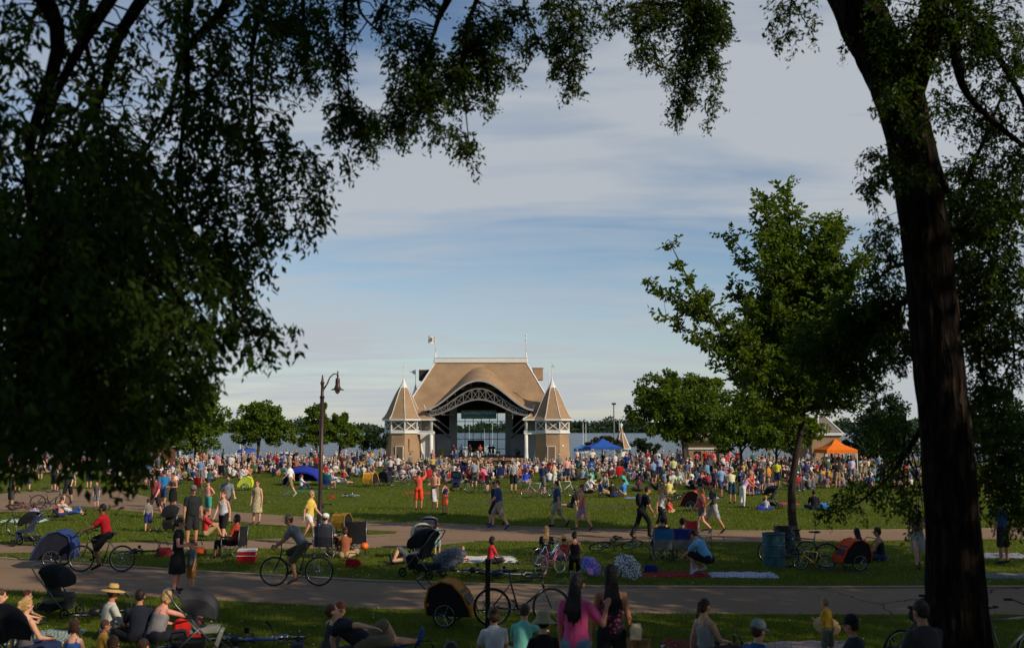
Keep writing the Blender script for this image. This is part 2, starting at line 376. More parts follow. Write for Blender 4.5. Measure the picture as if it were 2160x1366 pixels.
# ------------------------------------------------------------------ foliage tools
def leaf_tris(P, D, L, Wd, fold=.25):
    """vectorised leaves: base P, direction D, length L, width Wd -> verts(4n), faces(2n)"""
    n = len(P); D = D/np.linalg.norm(D, axis=1, keepdims=True)
    S = np.cross(D, RNG.normal(size=(n, 3))); S /= np.linalg.norm(S, axis=1, keepdims=True)
    U = np.cross(D, S); L = L[:, None]; Wd = Wd[:, None]
    V = np.zeros((n, 4, 3)); V[:, 0] = P; V[:, 2] = P + D*L
    V[:, 1] = P + D*L*.42 + S*Wd*.5 - U*Wd*fold; V[:, 3] = P + D*L*.42 - S*Wd*.5 - U*Wd*fold
    b = np.arange(n)[:, None]*4
    F = np.concatenate([b+np.array([[0, 1, 2]]), b+np.array([[0, 2, 3]])], 1).reshape(-1, 3)
    return V.reshape(-1, 3), F
def crown_points(blobs, n, clump=.28, nc=None):
    """blobs: (cx,cy,cz,rx,ry,rz). Leaf positions gathered on the shells of many small clumps"""
    vol = np.array([b[3]*b[4]*b[5] for b in blobs])**.75; vol /= vol.sum()
    nc = nc or max(30, n//90); ci = RNG.choice(len(blobs), nc, p=vol); B = np.array(blobs)[ci]
    d = RNG.normal(size=(nc, 3)); d /= np.linalg.norm(d, axis=1, keepdims=True)
    C = B[:, :3] + d*B[:, 3:]*(RNG.uniform(.25, 1, nc)**.55)[:, None]
    s = clump*RNG.uniform(.55, 1.25, nc)*B[:, 3:].mean(1)
    k = RNG.integers(0, nc, n); e = RNG.normal(size=(n, 3)); e /= np.linalg.norm(e, axis=1, keepdims=True)
    P = C[k] + e*(s[k]*RNG.uniform(.45, 1.08, n))[:, None]*np.array([1, 1, .75])
    return P, e, C
def far_tree(name, base, blobs, n, L, lm, bark, label, trunk_r=.25, group=None, top=None, clump=.28, nlimb=7):
    """blobs relative to base"""
    root = empty(name, base, 0, label, 'tree', group)
    P, e, C = crown_points(blobs, n, clump)
    D = e + RNG.normal(size=P.shape)*.7 + np.array([0, 0, -.25]); Ls = L*RNG.uniform(.6, 1.3, n)
    V, F = leaf_tris(P, D, Ls, Ls*.62); rawmesh('crown', V, F, lm, root)
    zc = np.average([b[2] for b in blobs], weights=[b[5] for b in blobs]); xc = blobs[0][0]; yc = blobs[0][1]
    top = top or zc+.3*max(b[5] for b in blobs)
    m = MB(); k = [(0, 0, -.15), (random.uniform(-.05, .05), 0, .6), (xc*.15, yc*.15, top*.3), (xc*.5, yc*.5, top*.6), (xc, yc, top)]
    m.tube(k, [trunk_r*.95, trunk_r*.7, trunk_r*.62, trunk_r*.5, trunk_r*.15], 8); m.build('trunk', bark, root, smooth=True)
    m = MB()
    for i in range(nlimb):
        c = C[random.randrange(len(C))]; t = random.uniform(.28, .7); p = Vector(k[2]).lerp(Vector(k[4]), (t-.28)/.72)
        c = Vector(c); q = p.lerp(c, .5)+Vector((0, 0, -.12*(c-p).length))
        m.tube([p, q, c], [trunk_r*.35, trunk_r*.22, trunk_r*.06], 5)
    m.build('limbs', bark, root, smooth=True)
    return root
BARK = mat('bark', (74, 62, 50), .95, .3, 5, .9, 22)
BARKD = mat('bark_dark', (58, 48, 40), .95, .35, 4, 1.0, 14)
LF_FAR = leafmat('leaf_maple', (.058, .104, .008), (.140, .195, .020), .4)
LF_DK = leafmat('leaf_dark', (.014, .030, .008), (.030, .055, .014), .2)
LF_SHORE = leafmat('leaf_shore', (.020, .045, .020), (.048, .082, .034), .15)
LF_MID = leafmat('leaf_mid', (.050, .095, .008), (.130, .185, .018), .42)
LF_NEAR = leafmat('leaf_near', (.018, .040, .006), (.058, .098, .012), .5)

def furrowed(name, c0, c1):
    m = bpy.data.materials.new(name); m.use_nodes = True; t = m.node_tree; b = t.nodes['Principled BSDF']; co = t.nodes.new('ShaderNodeTexCoord'); mm = t.nodes.new('ShaderNodeMapping'); mm.inputs['Scale'].default_value = (8, 8, 1.5)
    t.links.new(co.outputs['Object'], mm.inputs[0]); n = t.nodes.new('ShaderNodeTexNoise'); n.inputs['Scale'].default_value = 1.6; n.inputs['Detail'].default_value = 6; n.inputs['Distortion'].default_value = .6; t.links.new(mm.outputs[0], n.inputs['Vector'])
    r = t.nodes.new('ShaderNodeMapRange'); r.inputs[1].default_value = .42; r.inputs[2].default_value = .62; t.links.new(n.outputs[0], r.inputs[0])
    x = t.nodes.new('ShaderNodeMix'); x.data_type = 'RGBA'; x.inputs[6].default_value = (*lin(c0), 1); x.inputs[7].default_value = (*lin(c1), 1); t.links.new(r.outputs[0], x.inputs[0]); t.links.new(x.outputs[2], b.inputs['Base Color'])
    b.inputs['Roughness'].default_value = .95; b.inputs['Specular IOR Level'].default_value = .1
    bp = t.nodes.new('ShaderNodeBump'); bp.inputs['Strength'].default_value = 1.0; bp.inputs['Distance'].default_value = .12; t.links.new(r.outputs[0], bp.inputs['Height']); t.links.new(bp.outputs[0], b.inputs['Normal']); return m
BARKE = furrowed('bark_elm', (18, 15, 13), (52, 42, 35))
# far wooded shore: reads as one mass
bl = []; rs = random.Random(3)
for i in range(420):
    x = rs.uniform(-980, 980); y = rs.uniform(1340, 1480); h = rs.uniform(9, 15)*(1+.22*math.sin(x*.013)+.15*math.sin(x*.041+1)) ; 
    bl.append((x, y, h*.52-1, rs.uniform(7, 13), 8, h*.55))
for i in range(240): bl.append((rs.uniform(-980, 980), rs.uniform(1330, 1338), 0.2, rs.uniform(8, 14), 4, rs.uniform(2.5, 4)))
P, e, C = crown_points(bl, 80000, .45, 4400); Dd = e+RNG.normal(size=P.shape)*.5; Ls = RNG.uniform(2.2, 4.2, len(P))
V, F = leaf_tris(P, Dd, Ls, Ls*.8)
P2 = []; 
tag(rawmesh('far_wood', V, F, LF_SHORE), 'low wooded shore across the lake', 'woodland', kind='stuff')
g = MB(); prof = [(x, 1345+0*x, 3.0+2.5*math.sin(x*.013)+1.2*math.sin(x*.06)) for x in range(-1000, 1001, 12)]
g.sheet([[(p[0], 1372, -1) for p in prof], [(p[0], 1376, p[2]) for p in prof], [(p[0], 1500, p[2]+2) for p in prof], [(p[0], 1640, -1) for p in prof]])
tag(g.build('hills', mat('shore_hill', (38, 52, 34), .95, .3, .08), smooth=True), kind='structure')

# ---- mid-distance trees (px centre, py base, distance, blobs given in pixels around crown)
def ptree(name, px, d, crown, n, L, lm, label, tr=.22, group=None, bark=None, clump=.28, dy=.8):
    """crown: list of (px, py, rpx, rpy) measured in the photo at distance d"""
    b = gx(px, d); b = Vector((b.x, b.y, b.z)); s = d/2100; bl = []
    for (cx, cy, rx, ry) in crown:
        c = ad(cx, cy, d); bl.append((c.x-b.x, random.uniform(-.3, .3)*rx*s, c.z-b.z, rx*s, rx*s*dy, ry*s))
    return far_tree(name, b, bl, n, L, lm, bark or BARK, label, tr, group, clump=clump)
G1 = 'round crowned lawn trees by the lake'
ptree('maple_tree', 418, 92, [(415, 880, 62, 48), (430, 850, 40, 40), (440, 920, 45, 35), (380, 915, 50, 38), (425, 830, 22, 28)], 13000, .30, LF_FAR, 'tall broad maple just right of the dark hanging branches, left of the others', .28, G1)
ptree('maple_tree', 548, 98, [(552, 890, 55, 36), (560, 868, 36, 24), (520, 912, 40, 26), (590, 912, 36, 28), (530, 875, 30, 20)], 11000, .28, LF_FAR, 'round maple with flat rounded crown standing second from the left over the seated crowd', .25, G1)
ptree('maple_tree', 672, 102, [(668, 880, 26, 26), (664, 905, 34, 30), (655, 925, 28, 18), (676, 862, 14, 12)], 6500, .27, LF_FAR, 'narrow young maple directly behind the street lamp pole', .18, G1)
ptree('maple_tree', 718, 104, [(720, 895, 28, 20), (722, 915, 38, 24), (740, 930, 26, 14), (718, 880, 16, 12)], 6500, .27, LF_FAR, 'small young maple just right of the street lamp pole', .18, G1)
ptree('juniper_tree', 792, 118, [(780, 930, 26, 20), (800, 925, 20, 24), (765, 935, 14, 12)], 4500, .25, LF_DK, 'dark shrubby tree against the left stage tower', .15)
ptree('maple_tree', 330, 88, [(330, 900, 60, 40), (300, 880, 50, 40), (350, 930, 40, 26)], 8000, .30, LF_FAR, 'half hidden maple behind the dark hanging branches on the left', .22, G1)
ptree('linden_tree', 1442, 96, [(1430, 850, 75, 45), (1395, 830, 52, 40), (1450, 815, 50, 34), (1490, 860, 60, 45), (1400, 885, 55, 38), (1370, 835, 35, 28), (1520, 885, 52, 38), (1445, 905, 60, 26), (1405, 795, 25, 16), (1360, 860, 38, 34), (1500, 815, 34, 26)], 30000, .30, LF_FAR, 'largest round crowned tree right of the blue canopy', .3, 'lindens by the right lawn')
ptree('linden_tree', 1560, 84, [(1560, 900, 54, 38), (1600, 880, 44, 34), (1530, 930, 34, 20), (1610, 920, 44, 26), (1570, 860, 34, 22)], 15000, .26, LF_FAR, 'low spreading tree between the round linden and the leaning tree trunk', .2, 'lindens by the right lawn')
ptree('linden_tree', 1632, 74, [(1640, 880, 56, 40), (1620, 912, 50, 26), (1690, 900, 44, 32), (1670, 935, 34, 18)], 15000, .24, LF_FAR, 'small tree with hazy crown left of the leaning tree trunk', .16, 'lindens by the right lawn')
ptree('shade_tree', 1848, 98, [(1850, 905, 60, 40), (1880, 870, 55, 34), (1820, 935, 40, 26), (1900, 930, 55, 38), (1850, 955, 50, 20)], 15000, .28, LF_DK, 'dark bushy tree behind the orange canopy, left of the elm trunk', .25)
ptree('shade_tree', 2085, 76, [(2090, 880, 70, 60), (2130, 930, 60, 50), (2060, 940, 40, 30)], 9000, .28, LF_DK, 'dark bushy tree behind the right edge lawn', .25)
ptree('shade_tree', 60, 85, [(60, 850, 90, 60), (140, 880, 70, 50), (20, 920, 60, 30), (220, 890, 60, 40)], 12000, .3, LF_FAR, 'wide tree on the far left behind the path junction', .3)
ptree('small_shrub_tree', 1268, 122, [(1272, 930, 30, 14), (1300, 938, 22, 10), (1250, 940, 18, 9)], 2600, .22, leafmat('leaf_bronze', (.03, .028, .012), (.06, .05, .02), .2), 'bronze leaved shrub above the blue canopy', .12)
ptree('small_shrub_tree', 1365, 118, [(1352, 935, 24, 16), (1375, 945, 26, 12)], 2600, .22, LF_DK, 'dark shrub just right of the small kiosk', .1)
# ------------------------------------------------------------------ near trees: limbs, hanging sprays of leaves
def near_tree(name, label, base, trunk, limbs, blobs, leafL, dens, lm, bark, droop=.8, spray=.42, twigs=True, aspect=.45, extra=None, px_in=True, nleaf=26, dj=1.2, root=None, ring=12):
    """trunk: [(px,py,d,r)], limbs: [[(px,py,d,r)...]], blobs: [(px,py,rx,ry,d,density)]"""
    root = root or empty(name, base, 0, label, 'tree')
    o = Vector(base); m = MB()
    def P3(q): return (ad(q[0], q[1], q[2]) if px_in else Vector(q[:3])) - o
    def smooth_line(pts, rr, k=5):
        out = []; ro = []
        for i in range(len(pts)-1):
            p0 = pts[max(i-1, 0)]; p1 = pts[i]; p2 = pts[i+1]; p3 = pts[min(i+2, len(pts)-1)]
            for j in range(k):
                t = j/k; out.append(.5*((2*p1)+(p2-p0)*t+(2*p0-5*p1+4*p2-p3)*t*t+(3*p1-p0-3*p2+p3)*t**3)); ro.append(rr[i]*(1-t)+rr[i+1]*t)
        out.append(pts[-1]); ro.append(rr[-1]); return out, ro
    if trunk:
        tp, tr = smooth_line([P3(q) for q in trunk], [q[3] for q in trunk], 8)
        # ridged bark: radius modulated around the ring
        n = 48; vs = []; fs = []
        for i, p in enumerate(tp):
            t = (tp[min(i+1, len(tp)-1)]-tp[max(i-1, 0)]).normalized(); up = Vector((0, -1, 0)); up = (up-t*up.dot(t)).normalized(); w = t.cross(up)
            for k in range(n):
                a = 2*math.pi*k/n; rg = 1+.045*math.sin(k*2.9+i*.31+math.sin(i*.4+k)*1.4)+.03*math.sin(k*5.3+i*.9)
                vs.append(p+(up*math.cos(a)+w*math.sin(a))*tr[i]*rg)
        for i in range(len(tp)-1):
            for k in range(n): a, b = i*n+k, i*n+(k+1) % n; fs.append((a, b, b+n, a+n))
        tm = MB(); tm.add(vs, fs); tm.build('trunk', bark, root, smooth=True)
    lines = []; allp = []
    for L in limbs:
        lp, lr = smooth_line([P3(q) for q in L], [q[3] for q in L], 5); m.tube(lp, lr, 7); allp += lp
    if trunk: allp += tp[len(tp)//3:]
    A = np.array([list(p) for p in allp]) if allp else None
    LP, LD = [], []; tw = MB()
    for (bx, by, rx, ry, d, de) in blobs:
        if px_in: c = ad(bx, by, d)-o; sx, sz = rx*d/2100, ry*d/2100; sy = min(dj, (sx+sz)*.7)
        else: c = Vector((bx, by, rx))-o; sx = sy = ry; sz = d
        area = math.pi*sx*sz; ns = max(2, int(area*de*dens))
        for _ in range(ns):
            a = random.uniform(0, 2*math.pi); rr = math.sqrt(random.random())
            p = c + Vector((math.cos(a)*rr*sx, random.uniform(-1, 1)*sy, math.sin(a)*rr*sz))
            ln = spray*random.uniform(.5, 1.15)
            out = Vector((math.cos(a)*.7+random.uniform(-.5, .5), random.uniform(-.6, .6), .25*math.sin(a))); dr = (out*(1-droop*.6) + Vector((0, 0, -droop))).normalized()
            q = p - dr*ln*.5; e1 = q+(out.normalized()*.35+dr*.65)*ln*.5; e2 = p+dr*ln*.5
            tw.tube([q, e1, e2], [.0045, .003, .0015], 3, caps=False)
            if A is not None and twigs and random.random() < .55:
                dd = np.linalg.norm(A-np.array(q), axis=1); j = int(dd.argmin()); w = Vector(A[j])
                if dd[j] < 1.6*(1 if px_in else 3): mid = q.lerp(w, .5)+Vector((random.uniform(-.1, .1), random.uniform(-.1, .1), .10))*dd[j]; tw.tube([w, mid, q], [.010, .007, .0045], 4, caps=False)
            for k in range(nleaf):
                t = (k+random.random())/nleaf; pt = (q.lerp(e1, t*2) if t < .5 else e1.lerp(e2, t*2-1))
                s = random.uniform(-1, 1)
                LP.append((pt.x+random.gauss(0, .035), pt.y+random.gauss(0, .035), pt.z+random.gauss(0, .03))); LD.append((dr.x*.5+random.gauss(0, .7), dr.y*.5+random.gauss(0, .7), dr.z*.6+random.gauss(0, .5)-.25))
    LP, LD = np.array(LP), np.array(LD); Ls = leafL*RNG.uniform(.55, 1.25, len(LP))
    V, F = leaf_tris(LP, LD, Ls, Ls*aspect); rawmesh('crown', V, F, lm, root)
    tw.build('twigs', bark, root); 
    if m.v: m.build('limbs', bark, root, smooth=True)
    print(name, len(LP), 'leaves'); return root


def join_limbs(root, m):
    for c in [o for o in SC.objects if o.parent == root and o.name.startswith('limbs')]:
        m.add([tuple(v.co) for v in c.data.vertices], [tuple(p.vertices) for p in c.data.polygons]); bpy.data.objects.remove(c)
# --- tree whose branches hang over the left side (its trunk stands left of and behind the camera)
L_blobs = [
 (60,120,120,200,7.5,.75),(330,120,120,130,8.5,.6),(480,80,130,110,9,1.0),(570,60,100,80,9.5,.8),(120,300,150,120,7.5,.8),(330,260,140,100,8.5,.7),
 (480,230,120,110,9,.9),(445,350,100,80,9,.9),(80,480,170,160,7,1.3),(250,430,120,100,8,1.0),(380,450,55,50,9,.45),(500,480,110,80,9,.85),(560,375,105,80,9.5,.75),
 (640,330,65,75,10,.55),(692,365,42,50,10,.5),(690,435,36,36,10,.55),(640,470,42,45,9.5,.55),(90,700,160,180,6.5,1.5),(270,600,150,130,7.5,1.3),(420,620,100,100,8.5,1.1),
 (490,560,75,60,9,.9),(530,700,62,50,8.5,.9),(592,722,30,24,8.5,.8),(490,758,24,26,8,.6),(425,760,60,55,8,.9),(300,770,130,110,7,1.2),(90,880,130,90,6.5,.9),
 (330,862,85,52,7.5,.8),(390,820,45,45,8,.7),(140,930,90,55,7,.55),(250,950,60,50,7.5,.55),(235,1000,26,50,7.5,.5),(20,950,50,50,7,.6),(60,780,120,80,9.5,1.0),(200,700,150,120,10,1.1),(200,450,160,120,10.5,.9),(300,520,120,90,11,.8),(200,850,120,60,9,1.0),(280,915,60,40,9,.8),(100,960,80,30,8,.6),(300,950,50,30,8.5,.6),(60,620,130,120,10,1.0),(180,330,120,90,10,.6)]
L_limbs = [[(-500,-500,5.5,.16),(-60,-160,6.5,.10),(120,60,7.5,.06),(60,330,7.2,.035),(90,620,6.8,.02)],
 [(560,-260,8.5,.10),(330,-120,8.2,.07),(205,40,7.8,.05),(110,220,7.6,.028),(60,420,7.4,.015)],
 [(190,-60,8.4,.06),(172,40,8.4,.03),(185,110,8.4,.022),(196,170,8.4,.018),(140,260,8.4,.012)],
 [(420,-160,8.8,.08),(260,60,8.6,.05),(215,200,8.5,.035),(150,330,8.3,.02),(120,470,8,.012)],
 [(560,-150,9.2,.07),(470,20,9,.045),(390,110,9,.035),(360,220,9,.02),(300,330,9,.012),(230,480,8.6,.008)],
 [(400,-100,9,.05),(392,60,9,.035),(395,170,9,.028),(380,330,8.8,.018),(370,480,8.6,.012),(380,640,8.4,.008)],
 [(620,-140,9.8,.05),(545,40,9.6,.03),(530,170,9.6,.02),(540,330,9.6,.012),(560,430,9.6,.008)],
 [(300,330,8.5,.03),(400,480,8.6,.022),(480,620,8.6,.016),(545,700,8.5,.010),(600,715,8.5,.006)],
 [(130,470,7.5,.03),(240,620,7.4,.02),(330,760,7.4,.014),(340,850,7.4,.008)],
 [(60,520,6.8,.03),(90,720,6.6,.02),(150,860,6.8,.014),(230,960,7.4,.008)]]
near_tree('elm_tree', 'near elm whose dark drooping branches fill the left side of the view', (-7.5, 2.5, gz(-7.5, 2.5)),
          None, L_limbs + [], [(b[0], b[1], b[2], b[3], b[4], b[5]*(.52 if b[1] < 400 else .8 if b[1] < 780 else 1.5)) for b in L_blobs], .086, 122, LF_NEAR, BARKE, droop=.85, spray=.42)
elmL = [o for o in SC.objects if o.name == 'elm_tree'][0]
m = MB(); bo = elmL.location; tp = [Vector(p)-bo for p in [(-7.5, 2.5, -.2+bo.z), (-7.4, 2.5, 3), (-6.8, 2.9, 6.2), (-5.6, 3.6, 7.4)]]
m.tube(tp, [.5, .40, .26, .18], 16)
E = ad(-60, -160, 6.5)-bo; m.tube([tp[2], tp[3].lerp(E, .4), E], [.2, .14, .10], 8)
E2 = ad(560, -260, 8.5)-bo; m.tube([tp[3], tp[3].lerp(E2, .5)+Vector((0, 0, .5)), E2], [.2, .15, .10], 8)
for q in ((420,-160,8.8),(560,-150,9.2),(400,-100,9),(620,-140,9.8),(190,-60,8.4)):
    e = ad(*q)-bo; m.tube([tp[3].lerp(E2, .3)+Vector((0, 0, .35)), tp[3].lerp(e, .6)+Vector((0, 0, .5)), e], [.12, .09, .05], 7)
join_limbs(elmL, m); m.build('trunk', BARKE, elmL, smooth=True)

# --- tree overhead whose branch tips hang into the top of the view (trunk behind the camera)
C_blobs = [(620,50,55,60,10,.8),(700,50,60,50,10.5,.7),(640,170,40,50,10,.5),(700,135,45,38,10.5,.8),(730,255,42,42,10,.95),(780,268,42,34,10,1.0),(775,318,20,18,10,.9),
 (835,70,42,34,11,.6),(870,122,60,42,10.5,.95),(885,210,60,50,10.5,1.1),(840,268,46,28,10.5,1.0),(945,180,55,52,11,.9),(990,135,50,50,11,.9),(1008,75,46,44,11,.8),(1080,55,46,40,11.5,.8),
 (1050,160,42,42,11,.7),(930,285,36,18,10.5,.7),(992,325,22,30,10.5,.9),(1127,105,30,34,12,.5),(1022,232,28,24,11,.45),(865,8,80,20,10.5,.6),
 (1185,30,42,42,12,.9),(1200,90,45,40,12,.9),(1200,145,30,32,12,.85),(1203,187,16,18,12,.8),(1193,212,8,10,12,.9),(1262,40,22,36,12.5,.5),(1325,32,42,28,12.5,.9),
 (1371,70,36,36,12.5,.8),(1360,122,28,20,12.5,.9),(1390,148,22,18,12.5,.5),(1475,28,60,46,13,1.0),(1490,72,58,40,13,1.05),(1460,120,40,32,13,.95),(1440,170,32,32,13,.9),(1500,155,22,32,13,.7),
 (1445,210,22,22,13,.85),(1430,247,18,20,13,.85),(1500,212,15,28,13,.65),(1497,258,9,18,13,.5),(1400,20,60,24,13,.8),
 (1657,28,50,28,12,.45),(1624,85,15,14,12,.5),(1672,92,24,22,12,.4),(1720,68,16,20,12,.4)]
C_limbs = [[(960,-240,10,.10),(965,-60,10.6,.06),(925,40,10.8,.03),(912,80,10.8,.02),(870,160,10.6,.012),(800,240,10.3,.007)],
 [(912,80,10.8,.02),(905,110,10.6,.015),(890,200,10.5,.010),(850,260,10.3,.006)],
 [(1060,-200,11,.07),(1005,0,11,.028),(985,50,11,.020),(975,140,11,.013),(985,260,10.8,.007),(992,320,10.5,.004)],
 [(790,-160,10.4,.05),(755,0,10.4,.018),(790,60,10.4,.010)], [(730,-120,10.2,.04),(728,60,10.2,.012),(730,130,10.2,.009),(740,240,10.1,.006)],
 [(640,-120,10,.04),(640,60,10,.016),(650,180,10,.008)],
 [(1100,-160,11.6,.05),(1105,0,11.8,.018),(1125,60,12,.012),(1145,110,12,.007)],[(1220,-150,12,.04),(1208,0,12,.016),(1202,100,12,.009),(1198,200,12,.004)],
 [(1500,-160,13,.09),(1445,0,13,.03),(1480,20,13,.022),(1500,50,13,.012)],[(1390,-120,12.6,.04),(1400,10,12.6,.015),(1412,60,12.8,.010),(1430,90,13,.006)],[(1480,-60,13,.03),(1465,60,13,.014),(1430,100,13,.010),(1390,130,12.7,.006)],
 [(1490,60,13,.012),(1455,150,13,.008),(1440,240,13,.004)],[(1500,80,13,.009),(1500,180,13,.006),(1497,265,13,.003)],
 [(1690,-120,12,.03),(1670,0,12,.012),(1665,50,12,.008),(1650,100,12,.004)],[(1670,0,12,.010),(1700,50,12,.006),(1722,85,12,.003)],[(1670,20,12,.008),(1640,60,12,.005),(1622,95,12,.003)]]
root = near_tree('elm_tree', 'elm overhead with leafy branch tips hanging along the top of the view', (3.5, -3.0, gz(3.5, -3)),
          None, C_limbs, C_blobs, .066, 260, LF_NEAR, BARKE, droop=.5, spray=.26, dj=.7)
m = MB(); bo = root.location; tp = [Vector(p)-bo for p in [(3.5, -3, -.3+bo.z), (3.5, -2.8, 4), (3.3, -2, 8.0), (3.0, 1.0, 10.5), (2.4, 5, 11.0)]]
m.tube(tp, [.5, .40, .30, .22, .16], 14)
for L in C_limbs:
    if L[0][1] < -50: e = ad(*L[0][:3])-bo; s = tp[4] if L[0][0] > 900 else tp[3]; m.tube([s, s.lerp(e, .5)+Vector((0, 0, .4)), e], [.14, .10, L[0][3]], 7)
join_limbs(root, m); m.build('trunk', BARKE, root, smooth=True)
CROOT = root

# --- big elm with its trunk at the right
E_blobs = [(1856,75,55,75,12.6,.6),(1911,146,55,55,12.4,.85),(1893,222,45,44,12.2,.8),(1966,55,70,65,12.2,.9),(2060,55,85,70,12.5,1.0),(2112,128,65,65,13,.9),(2025,120,55,55,13,.8),
 (2003,235,34,44,14,.5),(2076,250,60,60,14,.65),(2130,300,50,55,14,.7),(1850,350,28,36,12.4,.7),(1878,372,34,34,12,.8),(1827,414,22,20,12.4,.7),(1850,395,30,30,12.4,.7),(1930,377,38,20,11.8,.8),
 (2040,370,52,46,14,.7),(2130,390,50,60,14,.9),(2060,440,80,55,13.5,1.0),(1852,485,28,28,12.8,.55),(1858,512,36,40,13.5,.5),(1862,575,38,36,14,.65),(1838,605,46,26,14.5,.7),
 (1798,668,64,38,15,1.6),(1858,662,54,46,14.5,1.6),(1738,720,70,42,15.5,1.5),(1818,722,72,46,15,1.7),(1884,742,38,46,14,1.5),(1700,758,52,34,16,1.2),(1778,782,72,38,15.5,1.5),(1838,800,38,28,15,1.1),
 (1758,832,52,26,15.5,.8),(1778,862,24,16,15.5,.6),(2080,520,80,75,13.5,1.6),(2100,640,66,75,13.5,1.5),(2046,610,40,60,14,1.2),(2056,720,50,60,14,1.2),(2112,780,60,66,14,1.2),(2070,860,46,50,14.5,.9),(2125,930,46,55,14.5,1.0),(2080,980,36,40,14.5,.8),
 (2135,1010,45,45,14,1.0),(2085,1050,50,46,14.5,.9),(2140,1090,36,40,14,.8),(1893,906,44,44,14.5,.5),(1852,930,36,34,15,.45),(1893,985,40,40,14,.7),(1834,1038,50,28,15,.75),(1776,1074,42,18,15.5,.8),(1732,1088,24,10,15.5,.7),(1922,1060,30,40,13.5,.7),(1935,1110,22,30,13.5,.5),
 (2075,450,70,60,16,.8),(2000,470,20,60,15,.5),(1945,260,40,50,12,.4)]
E_trunk = [(2035,1560,13,.50),(2028,1400,13,.43),(2018,1260,13,.40),(2002,1000,13,.35),(1975,720,13,.345),(1952,500,13,.335),(1918,290,13,.33),(1880,160,13.1,.36),(1830,60,13.2,.37),(1770,-60,13.3,.33),(1640,-300,13.2,.27),(1450,-560,12.5,.18),(1250,-700,11.5,.08)]
E_trunk = [(a, b, c, r*.88) for a, b, c, r in E_trunk]
E_limbs = [[(1905,230,13,.22),(1960,60,12.6,.19),(2010,-120,12.2,.16),(2100,-360,12,.12),(2200,-600,12,.06)],
 [(2010,60,12.5,.08),(2030,180,13,.05),(2100,260,13.6,.04),(2190,330,14,.03)],[(1985,-40,12.4,.09),(2060,60,13,.06),(2130,160,13.4,.04),(2200,300,13.6,.03)],
 [(1960,300,13,.06),(2010,420,13.8,.05),(2060,330,14.2,.03),(2110,210,14.5,.02)],[(1960,480,13,.05),(2050,500,13.6,.035),(2120,600,13.8,.025),(2140,760,14,.015)],
 [(1955,620,13,.06),(1900,640,13.8,.045),(1830,690,15,.032),(1750,730,15.6,.02),(1690,770,16,.01)],[(1830,690,15,.03),(1790,770,15.4,.018),(1760,850,15.5,.008)],
 [(1960,880,13,.05),(1920,940,13.8,.035),(1870,1010,14.8,.022),(1800,1065,15.4,.012),(1715,1092,15.6,.005)],[(1940,560,13,.04),(1890,560,13.6,.025),(1850,590,14.2,.012)],
 [(1930,360,12.8,.035),(1880,370,12.4,.022),(1840,400,12.4,.010)],[(1965,640,13,.045),(2040,700,13.8,.03),(2080,820,14.4,.018),(2120,960,14.5,.01)]]
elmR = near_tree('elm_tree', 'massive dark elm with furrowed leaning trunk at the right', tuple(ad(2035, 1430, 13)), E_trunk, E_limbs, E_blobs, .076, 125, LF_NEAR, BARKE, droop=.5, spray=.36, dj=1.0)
# its high crown, and neighbouring shade trees out of view that put the foreground in shade
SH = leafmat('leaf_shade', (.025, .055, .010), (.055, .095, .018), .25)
bo = elmR.location
def canopy(root, blobs, n, L):
    B = [(b[0]-root.location.x, b[1]-root.location.y, b[2]-root.location.z, b[3], b[4], b[5]) for b in blobs]
    P, e, C = crown_points(B, n, .30, max(40, n//110)); D = e+RNG.normal(size=P.shape)*.8; Ls = L*RNG.uniform(.6, 1.3, n)
    V, F = leaf_tris(P, D, Ls, Ls*.6); rawmesh('upper_crown', V, F, SH, root)
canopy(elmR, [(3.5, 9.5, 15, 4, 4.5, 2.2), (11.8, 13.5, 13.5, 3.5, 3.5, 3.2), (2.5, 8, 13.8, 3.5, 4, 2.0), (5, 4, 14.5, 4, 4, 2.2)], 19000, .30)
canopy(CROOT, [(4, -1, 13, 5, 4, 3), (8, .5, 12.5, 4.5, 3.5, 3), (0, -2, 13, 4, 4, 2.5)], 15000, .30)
def shade_tree(x, y, blobs, n, label, tr=.4):
    root = empty('shade_tree', (x, y, gz(x, y)), 0, label, 'tree'); canopy(root, blobs, int(n*1.25), .33); root.location = (x, y, gz(x, y))
    m = MB(); top = blobs[0][2]; k = [Vector((0, 0, -.3)), Vector((.1, 0, 3)), Vector((blobs[0][0]-x, blobs[0][1]-y, top*.8))*.6, Vector((blobs[0][0]-x, blobs[0][1]-y, top))]
    m.tube(k, [tr*1.3, tr, tr*.7, tr*.2], 12)
    for b in blobs[1:]: m.tube([k[2], Vector((b[0]-x, b[1]-y, b[2]))], [tr*.4, tr*.1], 6)
    m.build('trunk', BARKD, root, smooth=True); return root
shade_tree(15, 7, [(15, 6.5, 8, 4, 3.5, 4.5), (16, 13.5, 11, 3.5, 3.5, 3.5), (17, 5, 12, 5.5, 5, 4), (20, 6, 10, 4, 4, 3.5), (13, -1, 11, 4, 4, 3)], 13000, 'spreading shade tree to the right of the view')
shade_tree(25, 12, [(25, 12, 11, 5.5, 5, 4.5), (22, 15, 9.5, 3.5, 3.5, 3), (28, 8, 10, 4, 4, 3.5)], 13000, 'spreading shade tree far to the right of the view')
shade_tree(31, -2, [(31, -2, 13, 6, 5, 5), (26, -5, 11, 4, 4, 4)], 11000, 'shade tree beyond the others on the right')
shade_tree(8, -10, [(8, -10, 12, 6, 5, 4), (3, -9, 12, 4, 4, 3), (14, -12, 11, 4, 4, 4)], 12000, 'shade tree behind the viewpoint')
shade_tree(-15, 6, [(-15, 5, 12, 6, 5, 5), (-12, 0, 12, 5, 5, 3.5), (-18, 11, 9, 5, 4, 5)], 12000, 'shade tree to the left of the view')
